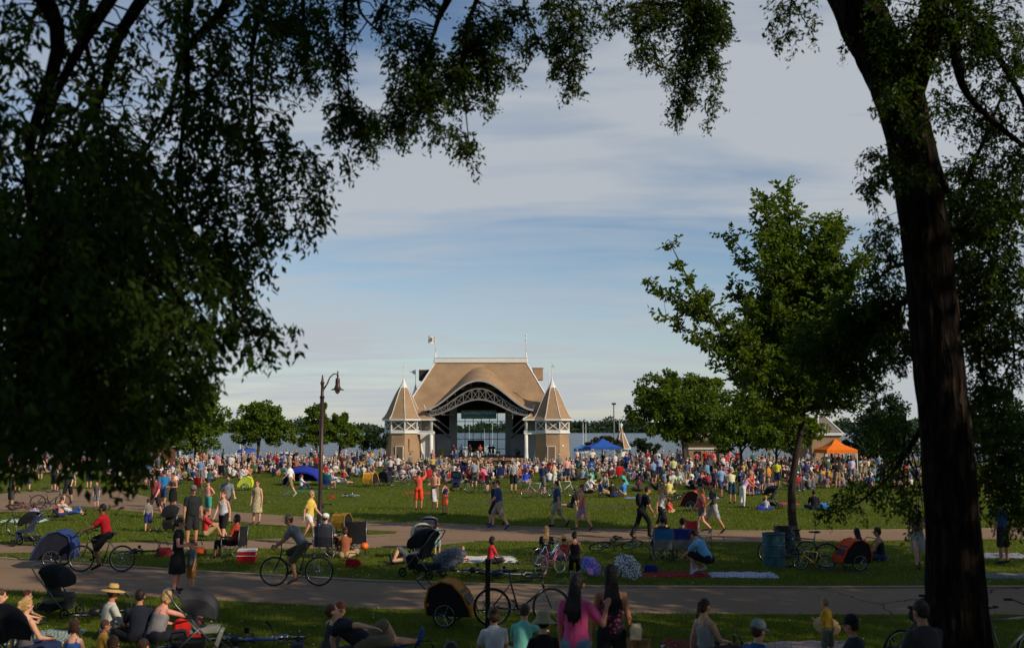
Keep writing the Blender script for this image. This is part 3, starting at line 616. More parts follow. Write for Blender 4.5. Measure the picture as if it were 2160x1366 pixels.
shade_tree(-4, -12, [(-4, -11, 12, 6, 5, 4), (-10, -10, 12, 5, 5, 4), (-2, -5, 13, 5, 3.5, 3)], 12000, 'broad shade tree behind and left of the viewpoint')
shade_tree(21, 19, [(21, 17, 10, 4, 3.5, 5), (24, 21, 11, 3.5, 3, 4)], 9000, 'shade tree beyond the right edge near the path')
shade_tree(38, 14, [(38, 14, 11, 5, 5, 4.5), (34, 17, 9, 3.5, 3.5, 3)], 9000, 'shade tree on the lawn beyond the right edge')

# --- leaning slender tree in the middle of the right lawn
D0 = at(1681, 1140); dd = D0.y
def q_(l, r0, r1): return [(a, b, dd+dz, r0+(r1-r0)*i/(len(l)-1)) for i, (a, b, dz) in enumerate(l)]
M_trunk = q_([(1683,1150,0),(1672,1100,0),(1670,1040,0),(1676,980,0),(1690,900,.1),(1694,840,.1),(1684,740,0),(1675,620,0),(1668,500,0),(1660,405,0)], .155, .02)
M_limbs = [q_([(1690,860,0),(1620,790,-.6),(1540,710,-.8),(1470,620,-.9),(1410,505,-.9)], .10, .01), q_([(1560,730,-.8),(1480,660,-.6),(1420,620,-.4),(1362,590,-.3)], .06, .008),
 q_([(1580,760,-.7),(1500,730,-1),(1405,662,-1.2)], .05, .008), q_([(1688,830,0),(1600,800,.5),(1510,776,.8)], .05, .008), q_([(1688,770,0),(1640,660,.4),(1590,560,.6),(1530,486,.8)], .06, .008),
 q_([(1684,740,0),(1640,600,-.5),(1620,480,-.6),(1612,410,-.6)], .06, .008), q_([(1680,690,0),(1705,560,.4),(1745,465,.6)], .06, .008), q_([(1686,760,0),(1730,640,-.5),(1790,570,-.8),(1842,522,-1)], .06, .008),
 q_([(1690,820,0),(1760,740,.4),(1850,700,.8),(1880,690,1)], .06, .008), q_([(1690,850,0),(1620,850,-1),(1540,838,-1.4)], .05, .008), q_([(1692,870,0),(1760,850,-.8),(1830,850,-1)], .05, .008), q_([(1610,700,.4),(1570,650,.5),(1536,598,.6)], .03, .006)]
M_blobs = []
def along(pts, r0, r1, k, de, dz=0):
    for i in range(k):
        t = i/(k-1)*(len(pts)-1); j = min(int(t), len(pts)-2); f = t-j; a = [pts[j][q]*(1-f)+pts[j+1][q]*f for q in range(2)]
        r = r0+(r1-r0)*i/(k-1); M_blobs.append((a[0], a[1], r, r*.9, dd+dz+random.uniform(-.5, .5), de))
along([(1600,775),(1540,710),(1470,620),(1412,510)], 42, 9, 10, 1.0, -.9); along([(1480,660),(1420,622),(1366,590)], 26, 7, 6, .9, -.4)
along([(1520,735),(1450,700),(1406,664)], 24, 7, 6, .9, -1); along([(1600,810),(1560,790),(1512,776)], 26, 9, 5, .9, .8); along([(1590,565),(1560,520),(1531,488)], 18, 6, 5, .9, .7)
along([(1640,640),(1620,500),(1610,415)], 40, 16, 8, 1.0, -.5); along([(1670,640),(1665,500),(1658,408)], 46, 16, 9, 1.05, 0); along([(1700,600),(1740,510),(1748,470)], 46, 20, 8, 1.0, .5)
along([(1730,660),(1790,580),(1838,526)], 40, 12, 8, .9, -.8); along([(1690,760),(1680,680),(1680,600)], 62, 50, 6, 1.1); along([(1590,660),(1560,620),(1538,600)], 24, 7, 5, .9, .6)
along([(1600,850),(1560,842),(1535,834)], 30, 12, 4, .8, -1.2); along([(1640,790),(1700,800),(1760,790)], 56, 50, 6, 1.1); along([(1640,850),(1700,850),(1790,840)], 36, 30, 6, .8); along([(1760,720),(1830,690),(1880,690)], 48, 30, 6, 1.0, .6)
along([(1630,720),(1600,690),(1615,640)], 40, 34, 5, 1.0); along([(1770,600),(1775,560),(1765,500)], 26, 16, 4, .8)
near_tree('lawn_elm_tree', 'slender tree with bent grey trunk and upswept branches on the right lawn', tuple(D0), M_trunk, M_limbs, M_blobs, .20, 25, LF_MID, BARKD, droop=-.45, spray=.85, nleaf=26, dj=1.6, aspect=.5)
# ------------------------------------------------------------------ band shell
SHING = bpy.data.materials.new('shingle_roof'); SHING.use_nodes = True
def shingle(m, c, rough=.85, rows=4.2, var=.25):
    m.use_nodes = True
    t = m.node_tree; b = t.nodes['Principled BSDF']; co = t.nodes.new('ShaderNodeTexCoord'); c = lin(c)
    w = t.nodes.new('ShaderNodeTexWave'); w.bands_direction = 'Z'; w.wave_profile = 'SAW'; w.inputs['Scale'].default_value = rows/2; w.inputs['Distortion'].default_value = .15; w.inputs['Detail Scale'].default_value = 6
    n = t.nodes.new('ShaderNodeTexNoise'); n.inputs['Scale'].default_value = 5; n.inputs['Detail'].default_value = 8; n.inputs['Roughness'].default_value = .75
    n2 = t.nodes.new('ShaderNodeTexNoise'); n2.inputs['Scale'].default_value = .5; n2.inputs['Detail'].default_value = 4
    for q in (w, n, n2): t.links.new(co.outputs['Object'], q.inputs['Vector'])
    a = t.nodes.new('ShaderNodeMath'); a.operation = 'MULTIPLY_ADD'; a.inputs[1].default_value = .35; t.links.new(w.outputs['Fac'], a.inputs[0]); t.links.new(n.outputs[0], a.inputs[2])
    a2 = t.nodes.new('ShaderNodeMath'); a2.operation = 'ADD'; t.links.new(a.outputs[0], a2.inputs[0]); t.links.new(n2.outputs[0], a2.inputs[1])
    r = t.nodes.new('ShaderNodeMapRange'); r.inputs[1].default_value = .8; r.inputs[2].default_value = 1.55; t.links.new(a2.outputs[0], r.inputs[0])
    x = t.nodes.new('ShaderNodeMix'); x.data_type = 'RGBA'; x.inputs[6].default_value = (*[v*(1-var*1.4) for v in c], 1); x.inputs[7].default_value = (*[v*(1+var) for v in c], 1)
    t.links.new(r.outputs[0], x.inputs[0]); t.links.new(x.outputs[2], b.inputs['Base Color']); b.inputs['Roughness'].default_value = rough; b.inputs['Specular IOR Level'].default_value = .2
    bp = t.nodes.new('ShaderNodeBump'); bp.inputs['Strength'].default_value = .8; bp.inputs['Distance'].default_value = .04; t.links.new(a.outputs[0], bp.inputs['Height']); t.links.new(bp.outputs[0], b.inputs['Normal'])
    return m
shingle(SHING, (164, 134, 102)); WALLSH = shingle(bpy.data.materials.new('shingle_wall'), (172, 140, 108), rows=6)
WHITE = mat('white_paint', (226, 224, 218), .5, .05, 2, .1, 12); GREYP = mat('grey_paint', (128, 124, 120), .7, .08)
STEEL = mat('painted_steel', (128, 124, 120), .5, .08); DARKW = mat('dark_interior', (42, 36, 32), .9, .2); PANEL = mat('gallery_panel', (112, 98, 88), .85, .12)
FLOORW = mat('stage_floor', (110, 82, 60), .7, .15); CONC = mat('concrete', (150, 142, 130), .9, .1, 3, .3)
GLASS = bpy.data.materials.new('window_glass'); GLASS.use_nodes = True
t_ = GLASS.node_tree; t_.nodes.clear(); gl = t_.nodes.new('ShaderNodeBsdfGlossy'); gl.inputs['Roughness'].default_value = .02; gl.inputs['Color'].default_value = (.9, .95, 1, 1)
tp_ = t_.nodes.new('ShaderNodeBsdfTransparent'); tp_.inputs[0].default_value = (.84, .90, .92, 1); mx_ = t_.nodes.new('ShaderNodeMixShader'); mx_.inputs[0].default_value = .06
t_.links.new(tp_.outputs[0], mx_.inputs[1]); t_.links.new(gl.outputs[0], mx_.inputs[2]); oo_ = t_.nodes.new('ShaderNodeOutputMaterial'); t_.links.new(mx_.outputs[0], oo_.inputs[0])

BX, BY = -4.49, 136.0
BS = empty('bandshell', (BX, BY, 0), 0, 'large tan shingled bandshell with steep hipped roof and arched stage opening by the lake', 'bandshell')
EZ, RZ_, RY = 4.9, 13.1, 7.0
def zmain(Y): return EZ + (RZ_-EZ)*(Y/RY)
def bell(x): x = abs(x); return .5*(1+math.cos(math.pi*min(x, 7.4)/7.4))
def zarch(x, Y): return 6.25 + 3.95*bell(x)**.93 + .29*(Y+1.2)*(bell(x)**.5)
def halfw(z): return 11.0 - 4.45*(z-EZ)/(RZ_-EZ)
# main roof
m = MB(); NR, NC = 46, 64; vs = []; 
for i in range(NR+1):
    Y = RY*i/NR; z = zmain(Y) + .35*(1-i/NR)**4*0
    for j in range(NC+1): u = -1+2*j/NC; vs.append((u*halfw(z), Y, z))
fs = []
for i in range(NR):
    for j in range(NC):
        c = (i*(NC+1)+j, i*(NC+1)+j+1, (i+1)*(NC+1)+j+1, (i+1)*(NC+1)+j)
        q = sum((Vector(vs[k]) for k in c), Vector())/4
        if abs(q.x) < 7.3 and q.z < zarch(q.x, q.y)-.22: continue
        fs.append(c)
m.add(vs, fs)
ew = halfw(EZ); rw = halfw(RZ_); YB = 14.0
m.add([(-ew, 0, EZ), (-rw, RY, RZ_), (-rw-.05, RY+.2, RZ_), (-ew, YB, EZ)], [(0, 1, 2, 3)]); m.add([(ew, 0, EZ), (ew, YB, EZ), (rw+.05, RY+.2, RZ_), (rw, RY, RZ_)], [(0, 1, 2, 3)])
zb = RZ_-(RZ_-EZ)*(10.6-RY)/RY; m.add([(-rw, RY, RZ_), (rw, RY, RZ_), (halfw(zb), 10.6, zb), (-halfw(zb), 10.6, zb)], [(0, 1, 2, 3)])
roof = m.build('roof', SHING, BS)
m = MB()
for s in (-1, 1): m.beam((s*(ew+.02), 0, EZ+.02), (s*rw, RY, RZ_+.02), .16, .14)
m.beam((-ew-.1, -.02, EZ-.1), (-7.2, -.02, EZ-.1), .12, .22); m.beam((7.2, -.02, EZ-.1), (ew+.1, -.02, EZ-.1), .12, .22)
m.build('roof_trim', WHITE, roof)
m = MB(); m.box((0, RY, RZ_+.32), (2*rw+.2, .5, .68)); m.box((0, RY, RZ_+.68), (2*rw+.3, .62, .06))
for k in range(-5, 6): m.box((k*2*rw/11, RY-.253, RZ_+.3), (.03, .01, .6))
m.build('ridge_cap', WHITE, BS)
# arched eyebrow roof
XS = [-7.4+14.8*i/72 for i in range(73)]; rows = []
for x in XS:
    Ym = -1.2
    while zmain(Ym) < zarch(x, Ym)-.0 and Ym < RY: Ym += .05
    rows.append([(x, -1.2+(Ym+.12+1.2)*k/12, zarch(x, -1.2+(Ym+.12+1.2)*k/12)+.04) for k in range(13)])
m = MB(); m.sheet(rows); m.build('arch_roof', SHING, BS, smooth=True)
m = MB()
for k in range(72):   # fascia
    a, b = XS[k], XS[k+1]; za, zb_ = zarch(a, -1.2), zarch(b, -1.2); h = .20
    m.add([(a, -1.28, za-h), (b, -1.28, zb_-h), (b, -1.28, zb_+.06), (a, -1.28, za+.06), (a, -1.12, za-h), (b, -1.12, zb_-h), (b, -1.12, zb_+.06), (a, -1.12, za+.06)], [(0, 1, 2, 3), (7, 6, 5, 4), (0, 4, 5, 1), (3, 2, 6, 7)])
m.build('arch_fascia', mat('fascia_grey', (168, 164, 160), .6), BS)
# ceiling under the arch: a dark sheet, its unlit shade put into the colour
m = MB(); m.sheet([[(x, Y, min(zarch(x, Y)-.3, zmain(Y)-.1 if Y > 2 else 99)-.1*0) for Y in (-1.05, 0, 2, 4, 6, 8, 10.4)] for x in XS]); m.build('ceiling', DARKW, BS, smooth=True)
# rafters
m = MB()
for k in range(-6, 7):
    x = k*1.08; m.beam((x, -1.0, zarch(x, -1.0)-.5), (x*.95, 9.5, min(zarch(x, 9), zmain(6))-1.3), .1, .22)
m.build('rafters', mat('rafter', (74, 66, 58), .8), BS)
# truss
def tc_(x): return 6.0 + 3.05*(.5*(1+math.cos(math.pi*min(abs(x), 6.9)/6.9)))
def bc_(x): return 5.45 + 2.15*(.5*(1+math.cos(math.pi*min(abs(x), 6.7)/6.7)))
TX = [-6.6, -5.9, -5.1, -4.2, -3.2, -2.1, -1.0*.95, 0.0, .95, 2.1, 3.2, 4.2, 5.1, 5.9, 6.6]
m = MB()
for f, w in ((tc_, .16), (bc_, .22)):
    P = [(x, -.8, f(x)) for x in [-6.7+13.4*i/48 for i in range(49)]]
    for a, b in zip(P, P[1:]): m.beam(a, b, .12, w)
for i, x in enumerate(TX):
    m.beam((x, -.8, bc_(x)), (x, -.8, tc_(x)), .10)
    if i < len(TX)-1: y = TX[i+1]; m.beam((x, -.78, bc_(x)), (y, -.78, tc_(y)), .07); m.beam((x, -.83, tc_(x)), (y, -.83, bc_(y)), .07)
m.build('arch_truss', STEEL, BS)
m = MB()
for s in (-1, 1):
    m.beam((s*6.5, 0, 4.6), (s*4.4, 8.5, 2.4), .14, .22); m.beam((s*6.3, .5, 5.3), (s*4.3, 7.5, 3.4), .1, .16); m.beam((s*5.2, .5, 5.6), (s*3.9, 8, 5.6), .1, .16)
m.build('side_brace', STEEL, BS)
# stage floor and front
m = MB(); m.box((0, 5.2, -.75), (13.4, 12.4, 1.0)); m.build('stage', FLOORW, BS)
m = MB(); m.box((0, -1.13, -.42), (13.6, .12, .28)); m.build('stage_edge', mat('stage_edge', (150, 112, 78)), BS)
# side walls, pylons, back wall
m = MB()
for s in (-1, 1):
    m = MB(); m.box((s*5.35, 8.6, 1.32), (2.1, .25, 3.14)); m.box((s*6.45, 5.0, 1.32), (.2, 7.0, 3.14)); m.build('stage_wall', mat('stage_wall', (176, 174, 172), .7), BS)  # white walls, painted grey to carry the shade inside the stage
m = MB()
for s in (-1, 1): m = MB(); m.box((s*4.05, 9.4, 3.3), (1.05, 1.4, 7.1)); m.build('window_pylon', mat('pylon', (150, 150, 150), .7), BS)  # grey colour stands in for shade on white wall faces
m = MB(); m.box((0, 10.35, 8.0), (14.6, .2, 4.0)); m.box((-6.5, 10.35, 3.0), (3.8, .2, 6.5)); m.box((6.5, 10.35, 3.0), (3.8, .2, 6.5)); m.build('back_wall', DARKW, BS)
win = MB(); Wx, Wz0, Wz1 = 3.55, -.2, 6.0
for i in range(7): x = -Wx+2*Wx*i/6; win.box((x, 10.1, (Wz0+Wz1)/2), (.10, .14, Wz1-Wz0))
for z in (-.15, .75, 2.15, 3.35, 4.7, 5.95): win.box((0, 10.1, z), (2*Wx, .16, .10))
wo_ = win.build('window', STEEL, BS)
g = MB(); g.box((0, 10.12, (Wz0+Wz1)/2), (2*Wx, .02, Wz1-Wz0)); g.build('pane', GLASS, wo_)
# outer walls
m = MB()
for s in (-1, 1): m.box((s*10.4, 7.4, 1.9), (.3, 11, 6.0)); m.box((s*8.5, 12.8, 1.9), (3.9, .3, 6.0))
m.build('wall', WALLSH, BS)
for s in (-1, 1): m = MB(); m.box((s*8.0, 2.2, 1.25), (2.9, .25, 3.6)); m.build('porch_wall', WHITE, BS)
m = MB()
for s in (-1, 1): m = MB(); m.box((s*8.0, 2.2, 4.0), (2.9, .25, 1.7)); m.build('upper_porch_wall', mat('cream_wall', (182, 172, 158), .8), BS)
# porch corner roofs, belts and columns
for s in (-1, 1):
    X0, X1 = s*9.3, s*6.0
    m = MB(); R_ = [(X1, -1.3, 4.98), (X0, -1.3, 4.98), (s*6.75, -.6, 5.35), (X0, -.6, 5.35), (s*7.25, .2, 6.1), (X0, .2, 6.1), (s*7.6, .9, 6.9), (X0, .9, 6.9)]
    m.add(R_, [(0, 1, 3, 2), (2, 3, 5, 4), (4, 5, 7, 6)] if s > 0 else [(1, 0, 2, 3), (3, 2, 4, 5), (5, 4, 6, 7)])
    m.add([(X1, -1.3, 4.98), (s*6.75, -.6, 5.35), (s*7.25, .2, 6.1), (s*7.6, .9, 6.9), (s*7.6, 2.4, 6.9), (s*6.0, 2.4, 4.98)], [(0, 1, 2, 3, 4, 5)])
    pr = m.build('porch_roof', SHING, BS)
    m = MB(); m.box(((X0+X1)/2, -1.3, 4.88), (abs(X0-X1)+.15, .16, .2)); m.box((X1, .5, 4.88), (.16, 3.6, .2)); m.tube([(X1, -1.3, 5.0), (s*6.75, -.6, 5.38), (s*7.25, .2, 6.13), (s*7.6, .9, 6.93)], .06, 6); m.build('eave_trim', WHITE, pr)
    m = MB(); m.box((s*7.7, -.95, 3.1), (3.2, .5, .34)); m.box((s*7.7, -.95, 3.32), (3.3, .62, .08)); m.box((s*6.35, .6, 3.1), (.4, 3.0, .34)); m.build('porch_belt', WHITE, BS)
    m = MB(); m.lathe([(.42, -1.0), (.42, -.55), (.30, -.2), (.25, .6), (.24, 2.93)], 16, (s*6.4, -.95, 0)); m.lathe([(.21, 3.36), (.19, 4.6), (.26, 4.68), (.28, 4.78)], 16, (s*6.4, -.95, 0)); m.build('column', WHITE, BS, smooth=True)
    m = MB(); m.beam((s*7.35, -.6, -.9), (s*8.15, 1.6, 2.2), .18, .3); m.build('ramp_rail', WHITE, BS)
# side dormer boxes; the left one's shade is put into its darker colour
m = MB(); m.box((-8.25, 8.6, 11.3), (1.3, 3, 1.5)); m.build('side_dormer', mat('dormer_shaded', (60, 52, 46), .8), BS)
m = MB(); m.box((8.25, 8.6, 11.5), (1.4, 3, 1.7)); dr_ = m.build('side_dormer', WALLSH, BS)
m = MB(); m.box((8.25, 8.6, 12.42), (1.6, 3.2, .14)); m.build('dormer_cap', WHITE, BS); m = MB(); m.box((-8.25, 8.6, 12.1), (1.4, 3.1, .08)); m.build('dormer_cap', WHITE, BS)

def tower(cx, cy, phase, s, door, rear=False):
    root = empty('tower', (cx, cy, 0)); root.parent = BS
    oc = 8; H = math.pi/8; A = lambda k: 2*math.pi*k/8+phase
    def ring(r, z): return [Vector((r*math.cos(A(k)), r*math.sin(A(k)), z)) for k in range(8)]
    prof = [(2.84, 4.98), (2.55, 5.22), (2.22, 5.75), (1.78, 6.75), (1.38, 7.65), (1.0, 8.45), (.56, 9.25)]
    m = MB(); m.lathe([(2.58, -1.3), (2.46, 1.0), (2.36, 3.0)], 8, phase=phase); wall = m.build('tower_wall', WALLSH, BS); wall.location = (cx, cy, 0)
    bpy.data.objects.remove(root)
    def sub(mb, name, mt, sm=False): o = mb.build(name, mt, wall, smooth=sm); return o
    m = MB(); m.lathe(prof, 8, phase=phase); sub(m, 'tower_roof', SHING)
    m = MB()
    for k in range(8): m.tube([Vector((r*1.01*math.cos(A(k)), r*1.01*math.sin(A(k)), z+.02)) for r, z in prof], .05, 5)
    m.lathe([(2.80, 4.72), (2.88, 4.76), (2.88, 4.96), (2.80, 4.972)], 8, phase=phase); sub(m, 'roof_rib', WHITE)
    m = MB(); m.lathe([(.60, 9.2), (.46, 9.45), (.28, 9.8), (.14, 10.2), (.07, 10.5)], 8, phase=phase); sub(m, 'spire_cap', WHITE)
    m = MB(); m.tube([(0, 0, 10.4), (0, 0, 12.6)], [.05, .02], 6); m.ell((0, 0, 11.5), (.07, .07, .12), 8, 6); m.ell((0, 0, 12.1), (.12, .03, .16), 8, 6); m.ell((0, 0, 12.6), .05, 6, 4); sub(m, 'finial', WHITE)
    m = MB(); m.lathe([(2.30, 2.9), (2.30, 4.74)], 8, phase=phase); sub(m, 'gallery_wall', PANEL)
    m = MB(); m.lathe([(2.44, 2.98), (2.56, 3.05), (2.56, 3.22), (2.46, 3.32), (2.40, 3.34)], 8, phase=phase)
    for z in (3.42, 4.66): 
        r = ring(2.41, z)
        for k in range(8): m.beam(r[k], r[(k+1) % 8], .10, .12)
    sub(m, 'belt', WHITE)
    lo, hi = ring(2.42, 3.34), ring(2.42, 4.72)
    for k in range(8): m = MB(); m.beam(lo[k], hi[k], .17); sub(m, 'gallery_post', WHITE)
    m = MB()
    for k in range(8):
        k2 = (k+1) % 8; a, b = lo[k].lerp(lo[k2], .06)+Vector((0, 0, .1)), lo[k].lerp(lo[k2], .94)+Vector((0, 0, .1)); c, d = hi[k].lerp(hi[k2], .06)-Vector((0, 0, .1)), hi[k].lerp(hi[k2], .94)-Vector((0, 0, .1))
        m.beam(a, d, .06, .09); m.beam(b*1.01, c*1.01, .05, .09)
    sub(m, 'cross_brace', WHITE)
    # door on the face turned to the lawn
    best = min(range(8), key=lambda k: (A(k)+H-(-math.pi/2)) % (2*math.pi) if True else 0); 
    am = min([(abs(((A(k)+H+math.pi/2+math.pi) % (2*math.pi))-math.pi), A(k)+H) for k in range(8)])[1]
    n = Vector((math.cos(am), math.sin(am), 0)); tt = Vector((-n.y, n.x, 0)); ap = 2.5*math.cos(H)
    rot = Matrix((tt, n, Vector((0, 0, 1)))).transposed()
    c = n*(ap+.02)+tt*door[0]; 
    m = MB(); m.box(c+Vector((0, 0, .02)), (.92, .10, 2.5), rot); dd_ = sub(m, 'door', mat('tower_door', (120, 96, 74), .7))
    m = MB()
    for e in (-1, 1): m.box(c+tt*e*.5+Vector((0, 0, .02)), (.09, .16, 2.56), rot)
    m.box(c+Vector((0, 0, 1.32)), (1.1, .16, .09), rot); sub(m, 'door_frame', WHITE)
    if door[1]:
        n2 = Vector((math.cos(am+2*H), math.sin(am+2*H), 0)); t2 = Vector((-n2.y, n2.x, 0)); r2 = Matrix((t2, n2, Vector((0, 0, 1)))).transposed()
        m = MB(); m.box(n2*(ap-.03)+Vector((0, 0, 1.45))+t2*-.3, (.08, .08, 1.7), r2); m.box(n2*(ap+.0)+Vector((0, 0, .62))+t2*.05, (.75, .06, .05), r2); sub(m, 'slot_window', DARKW)
    else:
        n2 = Vector((math.cos(am+2*H), math.sin(am+2*H), 0)); t2 = Vector((-n2.y, n2.x, 0)); r2 = Matrix((t2, n2, Vector((0, 0, 1)))).transposed()
        m = MB(); m.box(n2*(ap-.01)+Vector((0, 0, 1.4))+t2*-.4, (.3, .04, .22), r2); sub(m, 'plaque', WHITE)
tower(-10.3, 0.0, -math.pi/2-R(22.5)-R(11)+0, -1, (.25, True))
tower(9.95, 0.0, -math.pi/2-R(22.5), 1, (-.2, False))
# slim rear turrets whose white caps show above the roof sides
for sx in (-9.55, 9.9):
    m = MB(); m.lathe([(1.6, 5.5), (1.1, 7.0), (.55, 8.5)], 8, (sx, 9, 0)); rt = m.build('rear_turret', SHING, BS)
    m = MB(); m.lathe([(.6, 8.4), (.42, 8.75), (.22, 9.3), (.07, 10.0)], 8, (sx, 9, 0)); m.tube([(sx, 9, 9.9), (sx, 9, 12.4)], [.045, .025], 6); m.build('turret_cap', WHITE, rt)
def flag(pts, name='pennant', parent=BS, mt=None):
    m = MB(); m.add([p for p in pts] + [(p[0], p[1]+.02, p[2]) for p in pts], [tuple(range(len(pts))), tuple(range(2*len(pts)-1, len(pts)-1, -1))]); return m.build(name, mt or WHITE, parent)
flag([(-9.58, 9, 12.2), (-10.5, 9.2, 11.9), (-9.58, 9, 11.45)]); flag([(9.93, 9, 12.0), (10.25, 9, 11.6), (9.93, 9, 11.3)]); flag([(9.97, 0, 12.55), (10.35, -.1, 12.0), (9.97, 0, 11.9)])
# main roof flagpoles
for sx in (-1, 1):
    x = sx*(rw-.02); m = MB(); m.lathe([(.24, RZ_-.1), (.24, RZ_+.35), (.12, RZ_+.8), (.06, RZ_+1.5)], 10, (x, RY, 0)); m.tube([(x, RY, RZ_+1.4), (x, RY, RZ_+4.0)], [.05, .03], 6)
    if sx > 0: m.ell((x, RY, RZ_+3.95), (.14, .05, .2), 8, 6); m.ell((x, RY, RZ_+3.3), (.16, .05, .12), 8, 6); m.tube([(x-.18, RY, RZ_+3.0), (x+.05, RY, RZ_+3.5), (x+.2, RY, RZ_+2.9)], .03, 5)
    m.build('flagpole', WHITE, BS, smooth=True)
x = -(rw-.02)-.06; fl = MB()
G_ = [[(x-.02-1.0*i/6+(.0), RY+.07*math.sin(i*1.3), RZ_+3.9-.02*i-1.15*j/4*(1-.12*(i/6))-.06*math.sin(i)) for i in range(7)] for j in range(5)]; fl.sheet(G_); fo = fl.build('flag', WHITE, BS, smooth=True)
m = MB(); ax = Matrix.Rotation(R(90), 3, 'X'); m.torus((x-.5, RY-.1, RZ_+3.32), .22, .045, ax, 20, 5, a0=R(50), a1=R(310)); m.torus((x-.5, RY-.1, RZ_+3.32), .08, .04, ax, 14, 5); m.build('flag_emblem', mat('emblem_grey', (96, 100, 96)), fo)

# banner over the window
BN = empty('banner', (BX-.22, BY+5.6, 5.05), 0, 'wide blue and green banner hanging above the stage window', 'banner')
bm_ = bpy.data.materials.new('banner_print'); bm_.use_nodes = True; t_ = bm_.node_tree; b_ = t_.nodes['Principled BSDF']; co = t_.nodes.new('ShaderNodeTexCoord'); se = t_.nodes.new('ShaderNodeSeparateXYZ'); t_.links.new(co.outputs['Object'], se.inputs[0])
nn = t_.nodes.new('ShaderNodeTexNoise'); nn.inputs['Scale'].default_value = 1.2; t_.links.new(co.outputs['Object'], nn.inputs['Vector'])
aa = t_.nodes.new('ShaderNodeMath'); aa.operation = 'MULTIPLY_ADD'; aa.inputs[1].default_value = .6; t_.links.new(nn.outputs[0], aa.inputs[0]); t_.links.new(se.outputs[2], aa.inputs[2])
cr = t_.nodes.new('ShaderNodeValToRGB'); cr.color_ramp.interpolation = 'CONSTANT'
for i, (p, c) in enumerate([(0, (84, 130, 84)), (.42, (120, 166, 100)), (.52, (84, 140, 160)), (.68, (74, 128, 152)), (.95, (96, 150, 130))]):
    e = cr.color_ramp.elements[i] if i < 2 else cr.color_ramp.elements.new(p); e.position = p; e.color = (*lin(c), 1)
t_.links.new(aa.outputs[0], cr.inputs[0]); t_.links.new(cr.outputs[0], b_.inputs['Base Color']); b_.inputs['Roughness'].default_value = .7
m = MB(); m.box((0, 0, .6), (5.0, .04, 1.2)); m.build('banner_sheet', bm_, BN)
def text(body, size, loc, rot, mt, parent, name='lettering', ext=.01, ax='CENTER', sx=1):
    cu_ = bpy.data.curves.new(name, 'FONT'); cu_.body = body; cu_.size = size; cu_.extrude = ext; cu_.align_x = ax; cu_.align_y = 'CENTER'
    o = bpy.data.objects.new(name, cu_); COL.objects.link(o); bpy.context.view_layer.update()
    me = bpy.data.meshes.new_from_object(o.evaluated_get(bpy.context.evaluated_depsgraph_get())); bpy.data.objects.remove(o)
    q = link(name, me, parent); q.location = loc; q.rotation_euler = rot; q.scale = (sx, 1, 1); me.materials.clear(); me.materials.append(mt); return q
text('Music & Movies In The Parks', .50, (0, -.04, .80), (R(90), 0, 0), mat('letter_white', (250, 250, 246), .6), BN, ext=.03, sx=.78)
m = MB(); m.tube([(-2.4, 0, 1.2), (-2.4, .0, 1.9)], .015, 4); m.tube([(2.4, 0, 1.2), (2.4, 0, 1.9)], .015, 4); m.build('rope', STEEL, BN)

# concert gear on stage
def stage_at(px, Y): c = ad(px, 950, BY+Y); return Vector((c.x, BY+Y, -.25))
def gear():
    p = stage_at(1004, 4.5); e = empty('backdrop_screen', p, 0, 'black rectangular backdrop standing behind the band', 'backdrop'); m = MB(); m.box((0, 0, 1.45), (2.35, .12, 1.7)); m.build('panel', mat('black_cloth', (18, 17, 18), .9), e); m = MB(); m.box((-1.1, .12, .3), (.08, .08, .62)); m.box((1.1, .12, .3), (.08, .08, .62)); m.build('leg', STEEL, e)
    for i, (px, w) in enumerate([(985, 1.0), (1012, 1.0)]):
        p = stage_at(px, 2.6); e = empty('drum_kit', p, 0, ['white drum kit on the left half of the stage', 'white drum kit on the right half of the stage'][i], 'drum kit', 'drum kits on stage')
        for nm, c, r, h, tl in (('bass_drum', (0, 0, .32), .3, .4, 90), ('tom', (-.28, -.1, .75), .17, .22, 12), ('tom', (.28, -.1, .75), .17, .22, 12), ('snare', (-.5, .2, .62), .18, .15, 0), ('floor_tom', (.55, .15, .42), .22, .4, 0)):
            m = MB(); m.lathe([(r, -h/2), (r, h/2)], 16, c, Matrix.Rotation(R(tl), 3, 'X')); m.build(nm, WHITE, e)
        for s in (-.6, .6): m = MB(); m.lathe([(.26, 0), (.05, .03)], 14, (s, 0, 1.1)); m.tube([(s, 0, 0), (s, 0, 1.1)], .015, 5); m.build('cymbal', mat('brass', (190, 150, 70), .3, metal=.9), e)
    for i, (px, Y, h, lb) in enumerate([(953, 1.5, .9, 'black stage speaker near the left stage wall'), (1050, 1.2, .85, 'black stage speaker near the right stage wall'), (1020, 3.4, .7, 'black amplifier behind the right drum kit'), (972, 3.2, .7, 'black amplifier behind the left drum kit')]):
        p = stage_at(px, Y); e = empty('stage_speaker', p, 0, lb, 'speaker', 'speakers on stage'); m = MB(); m.box((0, 0, h/2), (.6, .5, h), taper=.92); m.build('cabinet', mat('speaker_black', (22, 22, 24), .7), e); m = MB(); m.lathe([(.2, 0), (.12, .02), (.03, .0)], 16, (0, -.24, h*.45), Matrix.Rotation(R(90), 3, 'X')); m.build('cone', STEEL, e)
    for i, px in enumerate((932, 1091)):
        e = empty('potted_plant', stage_at(px, 4 if i == 0 else 3), 0, ['potted plant against the left stage wall', 'potted plant against the right stage wall'][i], 'plant', 'potted plants on stage'); m = MB(); m.lathe([(.16, 0), (.22, .35)], 12); m.build('pot', mat('terracotta', (120, 70, 50)), e)
        P, ee, C = crown_points([(0, 0, .7, .35, .35, .45)], 260, .5, 14); V, F = leaf_tris(P, ee+RNG.normal(size=P.shape)*.4, np.full(260, .18), np.full(260, .08)); rawmesh('foliage', V, F, LF_FAR, e)
gear()

